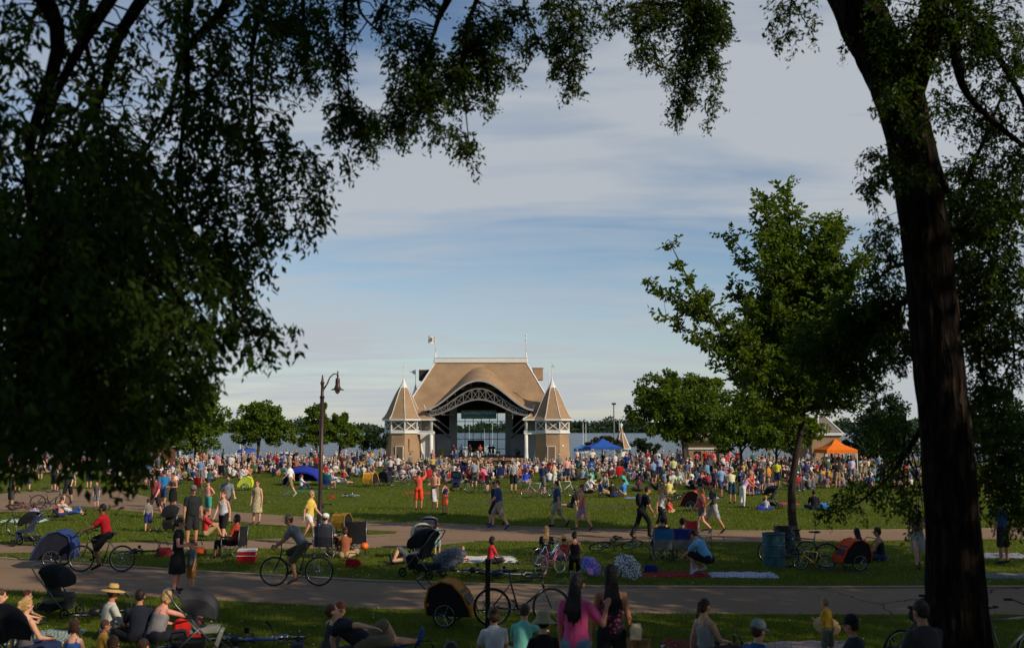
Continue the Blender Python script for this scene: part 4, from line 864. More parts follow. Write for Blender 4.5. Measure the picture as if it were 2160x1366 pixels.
# ------------------------------------------------------------------ other lakeside buildings
def kiosk():
    p = ad(1311, 960, 124); x, y = p.x, p.y; z0 = gz(x, y); s = 124/2100; e = empty('kiosk', (x, y, z0), 0, 'small white kiosk with bell shaped tan roof and tall white spire beside the blue canopy', 'kiosk')
    zz_ = lambda py: CAMH-(py-903)*s-z0
    m = MB(); m.lathe([(.75, 0), (.75, zz_(944))], 8); m.build('wall', WHITE, e)
    ze, zt = zz_(944), zz_(905)
    m = MB(); m.lathe([(1.2, ze), (.95, ze+.35), (.6, ze+1.1), (.3, ze+1.9), (.12, zt+.2)], 8, phase=R(10)); rf = m.build('roof', SHING, e)
    m = MB(); m.lathe([(1.22, ze-.12), (1.24, ze-.01)], 8, phase=R(10))
    for k in range(8):
        a = 2*math.pi*k/8+R(10); m.tube([(r*math.cos(a), r*math.sin(a), z) for r, z in ((1.21, ze), (.97, ze+.36), (.62, ze+1.1), (.32, ze+1.9))], .045, 5)
    m.build('roof_rib', WHITE, rf); m = MB(); m.lathe([(.26, ze+1.8), (.12, ze+2.5), (.03, zz_(890))], 8); m.ell((0, 0, zz_(896)), (.22, .06, .2), 8, 6); m.build('spire', WHITE, e)
kiosk()
def pavilion(px, d, label, cols, wpx, ywall, yroof):
    b = gx(px, d); s = d/2100; e = empty('pavilion', (b.x, b.y, b.z), 0, label, 'building'); zz_ = lambda py: CAMH-(py-903)*s-b.z; w = wpx*s; zw, zr = zz_(ywall), zz_(yroof)
    m = MB(); m.box((0, 2, zw/2), (w, 4, zw)); m.build('wall', WALLSH, e)
    m = MB(); m.box((0, 2, zw+.1), (w+.4, 4.4, .22)); m.box((0, -.06, zw*.72), (w+.1, .1, .16)); m.build('white_band', WHITE, e)
    m = MB(); hw = w/2+.6
    m.add([(-hw, -.7, zw+.2), (hw, -.7, zw+.2), (hw, 4.7, zw+.2), (-hw, 4.7, zw+.2), (-hw*.45, 1.6, zr), (hw*.45, 1.6, zr), (hw*.45, 2.4, zr), (-hw*.45, 2.4, zr)], [(0, 1, 5, 4), (1, 2, 6, 5), (2, 3, 7, 6), (3, 0, 4, 7), (4, 5, 6, 7)]); m.build('roof', SHING, e)
    m = MB()
    for i in range(cols): m.box((-w/2+w*(i+.5)/cols, -.03, zw*.42), (.7, .08, 1.0))
    m.build('window', DARKW, e); return e
pavilion(1488, 108, 'low tan shingled pavilion with white band behind the round linden trunks', 2, 76, 931, 914)
pavilion(292, 100, 'low tan building with brown roof behind the dark hanging branches', 2, 60, 948, 930)
# refectory with two steep roofs and white lanterns showing between the right trees
def refectory():
    d = 118; b = gx(1660, d); s = d/2100; e = empty('refectory_building', (b.x, b.y, b.z), 0, 'shingled lakeside building with two steep lantern topped roofs behind the right trees', 'building'); zz_ = lambda py: CAMH-(py-903)*s-b.z; xx = lambda px: (px-1660)*s
    m = MB(); m.box((xx(1745), 5, zz_(915)/2), (64*s, 8, zz_(915))); m.build('wall', WALLSH, e)
    m = MB(); m.box((xx(1745), .9, zz_(915)), (68*s, .3, .3)); m.build('white_band', WHITE, e)
    for px, top, hw_ in ((1592, 838, 40), (1755, 876, 30)):
        zt, z0 = zz_(top), zz_(918); X = xx(px); h = hw_*s
        m = MB(); m.add([(X-h, 1, z0), (X+h, 1, z0), (X+h, 9, z0), (X-h, 9, z0), (X-.35, 4.6, zt), (X+.35, 4.6, zt), (X+.35, 5.4, zt), (X-.35, 5.4, zt)], [(0, 1, 5, 4), (1, 2, 6, 5), (2, 3, 7, 6), (3, 0, 4, 7), (4, 5, 6, 7)]); rf = m.build('roof', mat('weathered_roof', (122, 112, 102), .85, .25, 4), e)
        m = MB()
        for a, c in ((0, 4), (1, 5), (2, 6), (3, 7)):
            q = [(X-h, 1, z0), (X+h, 1, z0), (X+h, 9, z0), (X-h, 9, z0)][a]; r_ = [(X-.35, 4.6, zt), (X+.35, 4.6, zt), (X+.35, 5.4, zt), (X-.35, 5.4, zt)][a]; m.beam(q, r_, .14)
        m.box((X, 5, zt+.1), (1.0, 1.0, .2))
        for a in (-.35, .35):
            for c in (-.35, .35): m.box((X+a, 5+c, zt+.55), (.1, .1, .8))
        m.lathe([(.66, zt+.95), (.3, zt+1.6), (.04, zt+2.6)], 4, (X, 5, 0), phase=R(45)); m.build('lantern', WHITE, rf)
refectory()
# portable toilet
p = gx(357, 84); e = empty('portable_toilet', p, 0, 'brown portable toilet with pale arched roof on the left', 'toilet'); m = MB(); m.box((0, 0, 1.05), (1.15, 1.15, 2.1), taper=.96); b = m.build('cabin', mat('brown_plastic', (96, 58, 40), .5), e); m = MB(); m.box((0, -.59, 1.0), (.7, .04, 1.8)); m.build('door', mat('brown_door', (112, 70, 50), .5), e); m = MB(); m.sheet([[(x, y, 2.12+.16*math.cos(x*2.4)) for x in (-.62, -.4, -.2, 0, .2, .4, .62)] for y in (-.62, .62)]); m.build('roof', WHITE, e)

# boats
def boat(px, d, L, sail, label, rz=0, mastpy=None):
    c = ad(px, 903+2100*5.6/d, d); e = empty('boat', (c.x, c.y, -2.0), R(rz), label, 'boat', 'white boats moored near the shore'); B_ = L*.16
    rows = []
    for i in range(9):
        t = i/8; w = B_*math.sin(math.pi*min(1, .35+.65*t*1.0))**.5 if t < 1 else .02; w = B_*(1-max(0, (t-.45)/.55)**2)+.01; x = -L/2+L*t; sh = .12*L*.5*(.55+.5*t*t)
        rows.append([(x, -w, sh+.12), (x, -w*.75, .0), (x, 0, -.15), (x, w*.75, .0), (x, w, sh+.12)])
    m = MB(); m.sheet(rows); m.add([r[0] for r in rows]+[r[4] for r in rows], [(i, i+1, 9+i+1, 9+i) for i in range(8)]); m.add(rows[0], [(0, 1, 2, 3, 4)]); m.build('hull', WHITE, e)
    m = MB(); m.box((0, 0, .07*L+.45), (L*.32, B_*1.1, .5), taper=.8); m.build('cabin', WHITE, e)
    if sail:
        h = (CAMH-(mastpy-903)*d/2100+2) if mastpy else L*1.2
        m = MB(); m.tube([(L*.08, 0, .2), (L*.08, 0, h)], [.085, .05], 6); m.build('mast', WHITE, e); m = MB(); m.tube([(L*.08, 0, 1.3), (-L*.36, 0, 1.35)], .10, 6); m.build('boom', mat('sail_cover', (210, 208, 204)), e)
for a in [(462, 158, 5.5, False, 'white motor boat nearest the wide left maple', 20), (500, 165, 6, True, 'white sailboat left of the round left maple', -10, 925), (527, 160, 5, False, 'white boat partly behind the round maple trunk', 5), (768, 168, 5, False, 'white boat low on the water left of the left tower', 8), (745, 172, 4.5, False, 'small white boat left of the dark shrubby tree', 0),
          (987, 235, 6.5, True, 'sailboat seen through the left panes of the stage window', 60, 893), (1020, 240, 6, True, 'sailboat seen through the middle of the stage window, shorter left mast', 70, 905), (1030.5, 246, 6, True, 'sailboat seen through the middle of the stage window, right mast', 75, 905), (1036.5, 225, 6.5, True, 'sailboat seen through the right panes of the stage window', 65, 892),
          (1229, 230, 6, True, 'sailboat with tall mast right of the right tower, left of its pair', 70, 890), (1235, 235, 6, True, 'sailboat with tall mast right of the right tower, right of its pair', 70, 892), (1305, 210, 6, True, 'sailboat mast just left of the kiosk spire', 60, 886), (1360, 175, 6, False, 'white boat behind the dark shrub right of the kiosk', 10)]: boat(*a)
# light pole by the lake
c = gx(1294, 128); e = empty('light_pole', c, 0, 'thin dark floodlight pole above the blue canopy', 'light pole'); H_ = CAMH-(852-903)*128/2100-c.z; m = MB(); m.tube([(0, 0, 0), (0, 0, H_)], [.10, .07], 8); m.build('pole', STEEL, e); m = MB(); m.box((0, -.1, H_+.02), (.5, .5, .22)); m.build('lamp_head', DARKW, e)
# ------------------------------------------------------------------ figures
def V3(*a): return Vector(a)
def sgn(s, v): return Vector((v[0]*s, v[1], v[2]))
# each pose: pel height, spine dir, head dir, and per side (L=-1, R=+1): upper arm, forearm, thigh, shin. x is outward for that side
POSES = {
 'stand':   dict(pel=.93, sp=(0, .02, 1), hd=(0, .06, 1), ua=[(.22, .02, -1)]*2, fa=[(.06, .22, -1)]*2, th=[(.07, .02, -1), (.10, -.02, -1)], sh=[(0, -.03, -1)]*2),
 'hips':    dict(pel=.93, sp=(0, .0, 1), hd=(0, .05, 1), ua=[(.65, -.15, -.8)]*2, fa=[(-.75, .35, -.55)]*2, th=[(.12, .02, -1), (.08, -.02, -1)], sh=[(0, -.03, -1)]*2),
 'arms_up': dict(pel=.93, sp=(0, -.04, 1), hd=(0, .1, 1), ua=[(.3, .75, .35), (.3, .7, .5)], fa=[(-.25, .3, 1), (-.3, .3, 1)], th=[(.10, .02, -1), (.10, -.02, -1)], sh=[(0, -.03, -1)]*2),
 'hand_face': dict(pel=.93, sp=(0, .0, 1), hd=(.05, .15, 1), ua=[(.2, .1, -1), (.45, .45, -.75)], fa=[(.02, .3, -1), (.0, .75, .8)], th=[(.07, .02, -1), (.10, -.02, -1)], sh=[(0, -.03, -1)]*2),
 'hold':    dict(pel=.93, sp=(0, .03, 1), hd=(0, .2, 1), ua=[(.22, .15, -1)]*2, fa=[(-.3, .95, .05)]*2, th=[(.07, .05, -1), (.09, -.05, -1)], sh=[(0, -.03, -1)]*2),
 'walk':    dict(pel=.90, sp=(0, .07, 1), hd=(0, .1, 1), ua=[(.15, .38, -.95), (.15, -.45, -.9)], fa=[(0, .75, -.7), (0, -.05, -1)], th=[(.05, -.32, -1), (.05, .50, -.9)], sh=[(0, -.55, -.85), (0, .02, -1)]),
 'walk2':   dict(pel=.90, sp=(0, .05, 1), hd=(0, .1, 1), ua=[(.15, -.35, -.95), (.15, .30, -.9)], fa=[(0, .0, -1), (0, .55, -.85)], th=[(.05, .40, -.95), (.05, -.22, -1)], sh=[(0, .03, -1), (0, -.75, -.7)]),
 'rush':    dict(pel=.88, sp=(0, .32, .95), hd=(0, .3, 1), ua=[(.15, .35, -.95), (.15, .15, -.9)], fa=[(0, .75, -.7), (0, .45, -.8)], th=[(.05, -.28, -1), (.05, .55, -.85)], sh=[(0, -.5, -.85), (0, -.02, -1)]),
 'bend':    dict(pel=.90, sp=(0, .9, .35), hd=(0, 1, .2), ua=[(.1, .35, -1)]*2, fa=[(0, .3, -1)]*2, th=[(.08, -.1, -1)]*2, sh=[(0, .02, -1)]*2),
 'lean_f':  dict(pel=.91, sp=(0, .6, .8), hd=(0, .5, .9), ua=[(.1, .7, -.7)]*2, fa=[(0, .8, -.4)]*2, th=[(.08, -.08, -1)]*2, sh=[(0, -.02, -1)]*2),
 'cross':   dict(pel=.12, sp=(0, .12, 1), hd=(0, .15, 1), ua=[(.22, .4, -.85)]*2, fa=[(-.35, .85, -.25)]*2, th=[(.75, .72, .18)]*2, sh=[(-.95, .25, -.22)]*2),
 'knees':   dict(pel=.12, sp=(0, -.05, 1), hd=(0, .12, 1), ua=[(.12, .7, -.55)]*2, fa=[(-.25, .85, .1)]*2, th=[(.12, .75, .68)]*2, sh=[(0, .42, -.88)]*2),
 'legs_out': dict(pel=.12, sp=(0, -.28, .95), hd=(0, .2, 1), ua=[(.2, -.35, -.9)]*2, fa=[(.05, -.2, -.97)]*2, th=[(.15, 1, .1)]*2, sh=[(0, 1, -.12)]*2),
 'side_sit': dict(pel=.12, sp=(.05, -.1, 1), hd=(0, .15, 1), ua=[(.3, -.1, -.9), (.2, .4, -.85)], fa=[(.1, 0, -1), (-.2, .85, -.2)], th=[(-.3, .9, .2), (.55, .8, .1)], sh=[(-.3, -.75, -.12), (-1, .1, -.15)]),
 'reach':   dict(pel=.12, sp=(0, .35, .95), hd=(0, .35, 1), ua=[(.2, .5, -.75), (.35, .9, -.35)], fa=[(-.2, .8, -.3), (.1, .95, -.15)], th=[(.7, .72, .15)]*2, sh=[(-.9, .3, -.2)]*2),
 'recline': dict(pel=.12, sp=(0, -.8, .62), hd=(0, -.35, 1), ua=[(.2, -.3, -.85), (.3, .7, .1)], fa=[(.1, .2, -.95), (0, .9, -.2)], th=[(.12, .8, .6), (.15, .97, .12)], sh=[(0, .5, -.85), (0, 1, -.1)]),
 'lie':     dict(pel=.12, sp=(0, -1, .06), hd=(0, -1, .1), ua=[(.5, .6, 0)]*2, fa=[(-.3, .8, 0)]*2, th=[(.12, 1, .0), (.12, .75, .6)], sh=[(0, 1, 0), (0, .5, -.85)]),
 'chair':   dict(pel=.45, sp=(0, -.22, 1), hd=(0, .1, 1), ua=[(.22, .3, -.9)]*2, fa=[(0, .95, -.05)]*2, th=[(.14, 1, .05)]*2, sh=[(0, .18, -1)]*2),
 'squat':   dict(pel=.30, sp=(0, .55, .85), hd=(0, .7, .7), ua=[(.15, .6, -.8)]*2, fa=[(-.1, .8, -.6)]*2, th=[(.30, .92, .32)]*2, sh=[(0, -.40, -.92)]*2),
 'kneel':   dict(pel=.46, sp=(0, .15, 1), hd=(0, .25, 1), ua=[(.2, .3, -.9)]*2, fa=[(-.1, .8, -.4)]*2, th=[(.10, .3, -.95)]*2, sh=[(0, -1, -.06)]*2),
 'cycle':   dict(pel=.97, sp=(0, .58, .82), hd=(0, .35, 1), ua=[(.12, .62, -.78)]*2, fa=[(.02, .75, -.62)]*2, th=[(.05, .55, -.82), (.05, .86, -.42)], sh=[(0, -.22, -.97), (0, -.30, -.95)]),
 'cycle_up': dict(pel=.97, sp=(0, .26, .97), hd=(0, .1, 1), ua=[(.16, .62, -.70)]*2, fa=[(.02, .90, -.35)]*2, th=[(.05, .55, -.82), (.05, .90, -.32)], sh=[(0, -.22, -.97), (0, -.30, -.95)]),
 'play':    dict(pel=.93, sp=(0, .04, 1), hd=(0, .2, 1), ua=[(.3, .1, -.95), (.3, .05, -.95)], fa=[(-.3, .9, .25), (-.6, .75, 0)], th=[(.12, .05, -1), (.12, -.02, -1)], sh=[(0, -.03, -1)]*2),
}
def joints(pose, fem=False, child=False):
    P = POSES[pose]; J = {}; U = lambda v: Vector(v).normalized()
    pel = V3(0, 0, P['pel']); sp = U(P['sp']); J['pel'] = pel; hx = .085 if fem else .08
    sw = .150 if fem else .175
    if child: sw *= .82
    tl = .48; J['wst'] = pel+sp*.17; J['chs'] = pel+sp*.36; J['sho'] = pel+sp*tl; J['nek'] = pel+sp*(tl+.06)
    hd = U(P['hd']); J['hd0'] = J['nek']+hd*.02; J['hed'] = J['nek']+hd*(.135 if not child else .15); J['sp'] = sp; J['hdir'] = hd
    for i, s in enumerate((-1, 1)):
        k = 'LR'[i]; J['s'+k] = J['sho']+V3(s*sw, 0, -.03*sp.z)-sp*.015; J['h'+k] = pel+V3(s*hx, 0, -.02)
        J['e'+k] = J['s'+k]+U(sgn(s, P['ua'][i]))*.285; J['w'+k] = J['e'+k]+U(sgn(s, P['fa'][i]))*.245; J['fd'+k] = U(sgn(s, P['fa'][i]))
        J['k'+k] = J['h'+k]+U(sgn(s, P['th'][i]))*.425; J['a'+k] = J['k'+k]+U(sgn(s, P['sh'][i]))*.415
        sd_ = U(sgn(s, P['sh'][i])); f = V3(0, 1, 0)-sd_*sd_.y
        f = f.normalized() if f.length > .35 else V3(0, 0, 1)
        if pose == 'kneel': f = V3(0, -1, -.2)
        J['t'+k] = J['a'+k]+f.normalized()*.17+sd_*.045; J['fwd'] = V3(0, 1, 0)
    return J
def cap(m, a, b, ra, rb, n=10, mi=0):
    d = (b-a); l = d.length; d = d/l; m.tube([a-d*ra*.8, a-d*ra*.5, a, b, b+d*rb*.5, b+d*rb*.8], [ra*.55, ra*.86, ra, rb, rb*.86, rb*.55], n, mi)
def loft(m, rings, n=14, mi=0):
    """rings: (centre, axis, rx, ry)"""
    vs = []; fs = []
    for (c, ax, rx, ry) in rings:
        side = V3(1, 0, 0); side = (side-ax*side.dot(ax)).normalized(); fr = ax.cross(side)
        for k in range(n): a = 2*math.pi*k/n; vs.append(c+side*math.cos(a)*rx+fr*math.sin(a)*ry)
    for i in range(len(rings)-1):
        for k in range(n): a, b = i*n+k, i*n+(k+1) % n; fs.append((a, b, b+n, a+n))
    fs.append(tuple(range(n-1, -1, -1))); fs.append(tuple((len(rings)-1)*n+k for k in range(n))); m.add(vs, fs, mi)
PENDING = []
def remeshed(m, name, mt, parent, vox, it=3):
    o = m.build(name, mt, parent); r = o.modifiers.new('r', 'REMESH'); r.mode = 'VOXEL'; r.voxel_size = vox; r.use_smooth_shade = True
    s = o.modifiers.new('s', 'SMOOTH'); s.factor = .6; s.iterations = it; PENDING.append(o); return o
def flush():
    bpy.context.view_layer.update(); dg = bpy.context.evaluated_depsgraph_get()
    out = [(o, bpy.data.meshes.new_from_object(o.evaluated_get(dg), depsgraph=dg)) for o in PENDING]
    for o, me in out:
        mts = list(o.data.materials); o.modifiers.clear(); o.data = me; me.materials.clear()
        for q in mts: me.materials.append(q)
        me.polygons.foreach_set('material_index', np.zeros(len(me.polygons), dtype=np.int32)); me.polygons.foreach_set('use_smooth', np.ones(len(me.polygons), dtype=bool))
    PENDING.clear()
def torso(m, J, fem, g=0.0, fat=0.0, low=True, scoop=0):
    sp = J['sp']; w = .86 if fem else 1.0; f = fat
    r = []
    if low: r += [(J['pel']-sp*.06, sp, .125*1+g+f, .095+g+f), (J['pel']+sp*.02, sp, .152+g+f, .115+g+f)]
    r += [(J['wst'], sp, (.128 if fem else .145)+g+f*1.4, .100+g+f*1.6), (J['chs'], sp, .158*w+g+f, .115+g+f), (J['sho']-sp*.03, sp, .165*w+g+f*.6, .100+g+f*.4)]
    if not scoop: r += [(J['sho']+sp*.015, sp, .115*w+g*.8, .075+g*.6), (J['nek'], sp, .052+g*.7, .055+g*.7)]
    loft(m, r)
def body(m, J, fem, fat, near, child):
    torso(m, J, fem, 0, fat); hd = J['hdir']; c = J['hed']; k = 1.15 if child else 1.0
    cap(m, J['nek']-J['sp']*.03, c-hd*.04, .055, .052)
    rot = hd.to_track_quat('Z', 'Y').to_matrix() if abs(hd.x)+abs(hd.y) > .001 else Matrix.Identity(3)
    fwd = (V3(0, 1, 0)-hd*hd.y); fwd = fwd.normalized() if fwd.length > .2 else V3(0, 0, 1)
    sd_ = fwd.cross(hd).normalized(); Rm = Matrix((sd_, fwd, hd)).transposed(); J['Rm'] = Rm; J['k'] = k
    m.ell(c+hd*.025*k+fwd*-.008, (.078*k, .094*k, .100*k), 14, 10, Rm); m.ell(c-hd*.055*k+fwd*.025*k, (.058*k, .070*k, .062*k), 12, 8, Rm)
    if near:
        m.ell(c+fwd*.108*k-hd*.012*k, (.016, .024, .024), 8, 6, Rm); m.ell(c+fwd*.092*k-hd*.055*k, (.026, .014, .012), 8, 5, Rm)
        for s in (-1, 1): m.ell(c+sd_*s*.082*k-hd*.005, (.013, .026, .034), 8, 6, Rm)
    for s, q in ((-1, 'L'), (1, 'R')):
        f = 1+fat*4; S, E_, W_ = J['s'+q], J['e'+q], J['w'+q]; fd = J['fd'+q]
        g = .88 if fem else 1
        cap(m, S, E_, .054*f*g, .042*f*g); cap(m, E_, W_, .042*f*g, .028*g)
        hp = W_+fd*.045; sidev = fd.cross(V3(0, 0, 1)); sidev = sidev.normalized() if sidev.length > .1 else V3(0, 1, 0)
        if abs(fd.z) > .8: sidev = V3(0, 1, 0)
        nrm = fd.cross(sidev).normalized()
        # palm, four fingers of unequal length, thumb leaving the side of the palm
        pr = Matrix((sidev, nrm, fd)).transposed(); m.ell(hp, (.042, .018, .052), 10, 7, pr)
        for i, fl in enumerate((.062, .074, .068, .052)):
            b0 = W_+fd*.078+sidev*(-.030+.020*i); b1 = b0+fd*fl*.55+nrm*s*.012; b2 = b1+fd*fl*.4+nrm*s*.026; m.tube([b0-fd*.02, b0, b1, b2], [.0095, .0092, .0085, .0065], 6)
        t0 = W_+fd*.035-sidev*.030; m.tube([t0, t0-sidev*.026+fd*.022, t0-sidev*.034+fd*.055+nrm*s*.008], [.012, .011, .008], 6)
        Hh, K, A_, T_ = J['h'+q], J['k'+q], J['a'+q], J['t'+q]
        cap(m, Hh, K, .082*f, .056*f); cap(m, K, Hh.lerp(K, 1)+(A_-K)*.45, .055*f, .055*f); cap(m, K+(A_-K)*.35, A_, .056*f, .034); cap(m, A_, T_, .036, .026)
        m.ell(Hh+V3(0, -.035, .01), (.085+fat, .085+fat, .09+fat), 10, 7)
SKIN = {'fair': (214, 160, 130), 'tan': (186, 128, 98), 'brown': (120, 80, 58), 'pink': (220, 150, 130)}
HAIRC = {'dark': (34, 26, 22), 'brown': (72, 48, 32), 'blond': (176, 140, 88), 'red': (110, 56, 30), 'grey': (150, 146, 140), 'black': (18, 16, 18)}
def skinmat(k): return mat('skin_'+k, SKIN[k], .6, .06, 10, .1, 30, spec=.35)
def hairmat(k): return mat('hair_'+k, HAIRC[k], .5, .45, 26, .9, 45)
def sleeve(m, J, q, frac, g, fem, fat=0):
    S, E_, W_ = J['s'+q], J['e'+q], J['w'+q]; k = .88 if fem else 1; f = 1+fat*4
    if frac <= 1: cap(m, S, S.lerp(E_, frac), .058*f*k+g, .048*f*k+g*1.4)
    else: cap(m, S, E_, .058*f*k+g, .045*f*k+g); cap(m, E_, E_.lerp(W_, frac-1), .045*k+g, .030*k+g)
def leg(m, J, q, frac, g, fat=0, flare=0):
    Hh, K, A_ = J['h'+q], J['k'+q], J['a'+q]; f = 1+fat*4
    m.ell(Hh+V3(0, -.035, .01), (.09+fat+g, .09+fat+g, .095+fat+g), 10, 7)
    if frac <= 1: cap(m, Hh, Hh.lerp(K, frac), .085*f+g, .066*f+g+flare)
    else: cap(m, Hh, K, .085*f+g, .062*f+g); cap(m, K, K.lerp(A_, frac-1), .062*f+g, .045+g+flare)
def figure(loc, rz, pose='stand', H=1.72, sex='m', skin='fair', hair='brown', cut='short', top=('tee', (90, 90, 90)), bottom=('shorts', (60, 60, 60)), shoes=(50, 50, 55),
           hat=None, glasses=False, beard=False, fat=0.0, label='', group=None, child=False, vox=.014, near=True, sink=True, tilt=0, lift=0, bag=None):
    fem = sex == 'f'; J = joints(pose, fem, child); k = H/1.72
    m = MB(); body(m, J, fem, fat, near, child); zmin = min(v[2] for v in m.v)
    b = remeshed(m, 'person', skinmat(skin), None, vox)
    tag(b, label, 'person', group); b.scale = (k, k, k); b.rotation_euler = (tilt, 0, rz)
    seated = pose not in ('cycle', 'cycle_up', 'chair')
    b.location = Vector(loc) + V3(0, 0, (-zmin*k+.005 if seated else 0)+lift)
    cl = vox*1.15
    kind, c = top; fm = cloth(c)
    if kind != 'none':
        m = MB(); g = .014 if kind != 'tank' else .010
        if kind == 'tank':
            sp = J['sp']; w = .86 if fem else 1; f = fat
            loft(m, [(J['pel']+sp*.0, sp, .158+g+f, .12+g+f), (J['wst'], sp, (.13 if fem else .147)+g+f*1.4, .102+g+f*1.6), (J['chs'], sp, .160*w+g+f, .117+g+f), (J['sho']-sp*.075, sp, .150*w+g, .102+g)])
            for s in (-1, 1):
                a = J['sho']-sp*.09+V3(s*.085*w, 0, 0); 
                m.tube([a+V3(0, .10, 0), a+V3(0, .07, .075), a+V3(0, 0, .10), a+V3(0, -.07, .075), a+V3(0, -.10, 0)], .02, 6)
        else:
            torso(m, J, fem, g, fat); fr = {'tee': .62, 'polo': .68, 'long': 1.92, 'dress': .25, 'sundress': 0}[kind]
            if fr:
                for q in 'LR': sleeve(m, J, q, fr, .012, fem, fat)
        if kind in ('dress', 'sundress'):
            sp = J['sp']
            if J['pel'].z > .7: kn = (J['kL']+J['kR'])/2; loft(m, [(J['wst'], sp, .145, .115), (J['pel']-V3(0, 0, .05), V3(0, 0, 1), .185, .145), (kn+V3(0, 0, .22), V3(0, 0, 1), .21, .18), (kn-V3(0, 0, .04), V3(0, 0, 1), .235, .20)][::-1], 20)
            else:
                for q in 'LR': leg(m, J, q, .9, .02, fat)
        remeshed(m, {'tee': 'shirt', 'polo': 'shirt', 'long': 'shirt', 'tank': 'tank_top', 'dress': 'dress', 'sundress': 'dress'}[kind], fm, b, cl)
    kind, c = bottom; fm = cloth(c)
    if kind != 'none':
        m = MB(); sp = J['sp']; loft(m, [(J['pel']-sp*.07, sp, .13+fat, .105+fat), (J['pel']+sp*.03, sp, .165+fat, .128+fat), (J['pel']+sp*.10, sp, .152+fat*1.3, .117+fat*1.3)])
        if kind == 'skirt' and J['pel'].z > .7:
            kn = (J['kL']+J['kR'])/2; loft(m, [(J['pel']+sp*.08, sp, .155, .12), (J['pel']-V3(0, 0, .06), V3(0, 0, 1), .185, .145), (kn+V3(0, 0, .15), V3(0, 0, 1), .20, .18), (kn-V3(0, 0, .04), V3(0, 0, 1), .19, .18)][::-1], 20)
        else:
            fr = {'shorts': .92, 'short_shorts': .45, 'pants': 1.93, 'capri': 1.45, 'skirt': .8, 'jeans': 1.93}[kind]
            for q in 'LR': leg(m, J, q, fr, .010 if kind in ('capri', 'jeans') else .018, fat, .012 if kind == 'shorts' else 0)
        remeshed(m, {'short_shorts': 'shorts', 'pants': 'trousers', 'jeans': 'trousers', 'capri': 'trousers'}.get(kind, kind), fm, b, cl)
    if shoes:
        for q in 'LR':
            m = MB(); A_, T_ = J['a'+q], J['t'+q]; cap(m, A_+(A_-T_)*.18, T_+(T_-A_)*.12, .042, .036); remeshed(m, 'shoe', cloth(shoes), b, cl, 2)
    Rm = J['Rm']; c = J['hed']; hk = J['k']; L = lambda x, y, z: c+Rm @ V3(x*hk, y*hk, z*hk)
    if cut != 'bald':
        m = MB(); m.ell(L(0, -.018, .038), (.088*hk, .096*hk, .100*hk), 14, 10, Rm)
        if cut in ('long', 'pony', 'bun', 'bob'): m.ell(L(0, -.05, -.01), (.082*hk, .065*hk, .095*hk), 12, 8, Rm)
        if cut == 'short' : m.ell(L(0, -.04, 0), (.078*hk, .062*hk, .075*hk), 12, 8, Rm)
        if cut == 'bob':
            for s in (-1, 1): m.ell(L(s*.07, -.01, -.05), (.028*hk, .05*hk, .075*hk), 10, 7, Rm)
        if cut == 'long':
            bk = Rm @ V3(0, -1, 0); p0 = L(0, -.075, -.01); p1 = J['nek']+bk*.065; p2 = J['chs']+bk*.125+V3(0, 0, .02); p3 = J['wst']+bk*.135+V3(0, 0, .10)
            loft(m, [(p0, V3(0, 0, 1), .070, .040), (p1, V3(0, 0, 1), .088, .040), (p2, V3(0, 0, 1), .098, .030), (p3+V3(.015, 0, .05), V3(0, 0, 1), .085, .022), (p3+V3(.02, 0, -.02), V3(0, 0, 1), .05, .014)][::-1])
            for i in range(9):
                x = -.075+.15*i/8; a = random.uniform(-.02, .02); m.tube([p1+V3(x*.9, -.030, 0), p2+V3(x*1.15+a, -.030, 0), p3+V3(x+a*2, -.012, random.uniform(-.10, .03))], [.014, .013, .004], 5)
        if cut == 'pony': cap(m, L(0, -.12, .04), L(0, -.15, -.18), .035, .02)
        if cut == 'bun': m.ell(L(0, -.10, .09), .048*hk, 10, 8)
        remeshed(m, 'hair', hairmat(hair), b, max(.009, vox*.9), 2)
    if beard: m = MB(); m.ell(L(0, .055, -.085), (.052, .050, .045), 10, 8, Rm); m.build('beard', hairmat(hair), b, smooth=True)
    if near and not glasses:
        for s in (-1, 1): m = MB(); m.ell(L(s*.032, .083, .008), (.013, .008, .009), 8, 6, Rm); m.build('eye', mat('eye_dark', (40, 30, 28), .3), b)
    if near: m = MB(); m.ell(L(0, .093, -.062), (.024, .010, .006), 8, 5, Rm); m.build('mouth', mat('lips', (170, 96, 88), .5), b)
    if glasses:
        m = MB()
        for s in (-1, 1): m.ell(L(s*.034, .088, .010), (.027, .010, .019), 10, 6, Rm); m.beam(L(s*.058, .080, .012), L(s*.085, -.01, .012), .006)
        m.build('sunglasses', mat('lens_black', (14, 14, 16), .15, spec=.6), b)
    if hat:
        hk_, hc = hat; mt = mat('hat_%d_%d_%d' % tuple(hc), hc, .85, .15, 30, .3, 60); m = MB()
        if hk_ == 'cap': m.lathe([(.094, .0), (.100, .03), (.090, .085), (.055, .118), (.01, .128)], 16, L(0, -.012, .035), Rm); m.sheet([[L(x, y, .045-.02*abs(x)/.07) for x in (-.07, -.035, 0, .035, .07)] for y in (.07, .12, .155)])
        if hk_ == 'straw': m.lathe([(.215, -.012), (.205, .0), (.11, .015), (.092, .03), (.088, .10), (.06, .125), (.01, .120)], 24, L(0, -.01, .055), Rm)
        if hk_ == 'bucket': m.lathe([(.175, -.055), (.165, -.045), (.105, .01), (.100, .04), (.085, .10), (.05, .115), (.01, .118)], 20, L(0, -.01, .055), Rm)
        if hk_ == 'helmet': m.ell(L(0, -.01, .06), (.105, .135, .085), 14, 8, Rm)
        ho = m.build('hat' if hk_ != 'helmet' else 'helmet', mt, b, smooth=True)
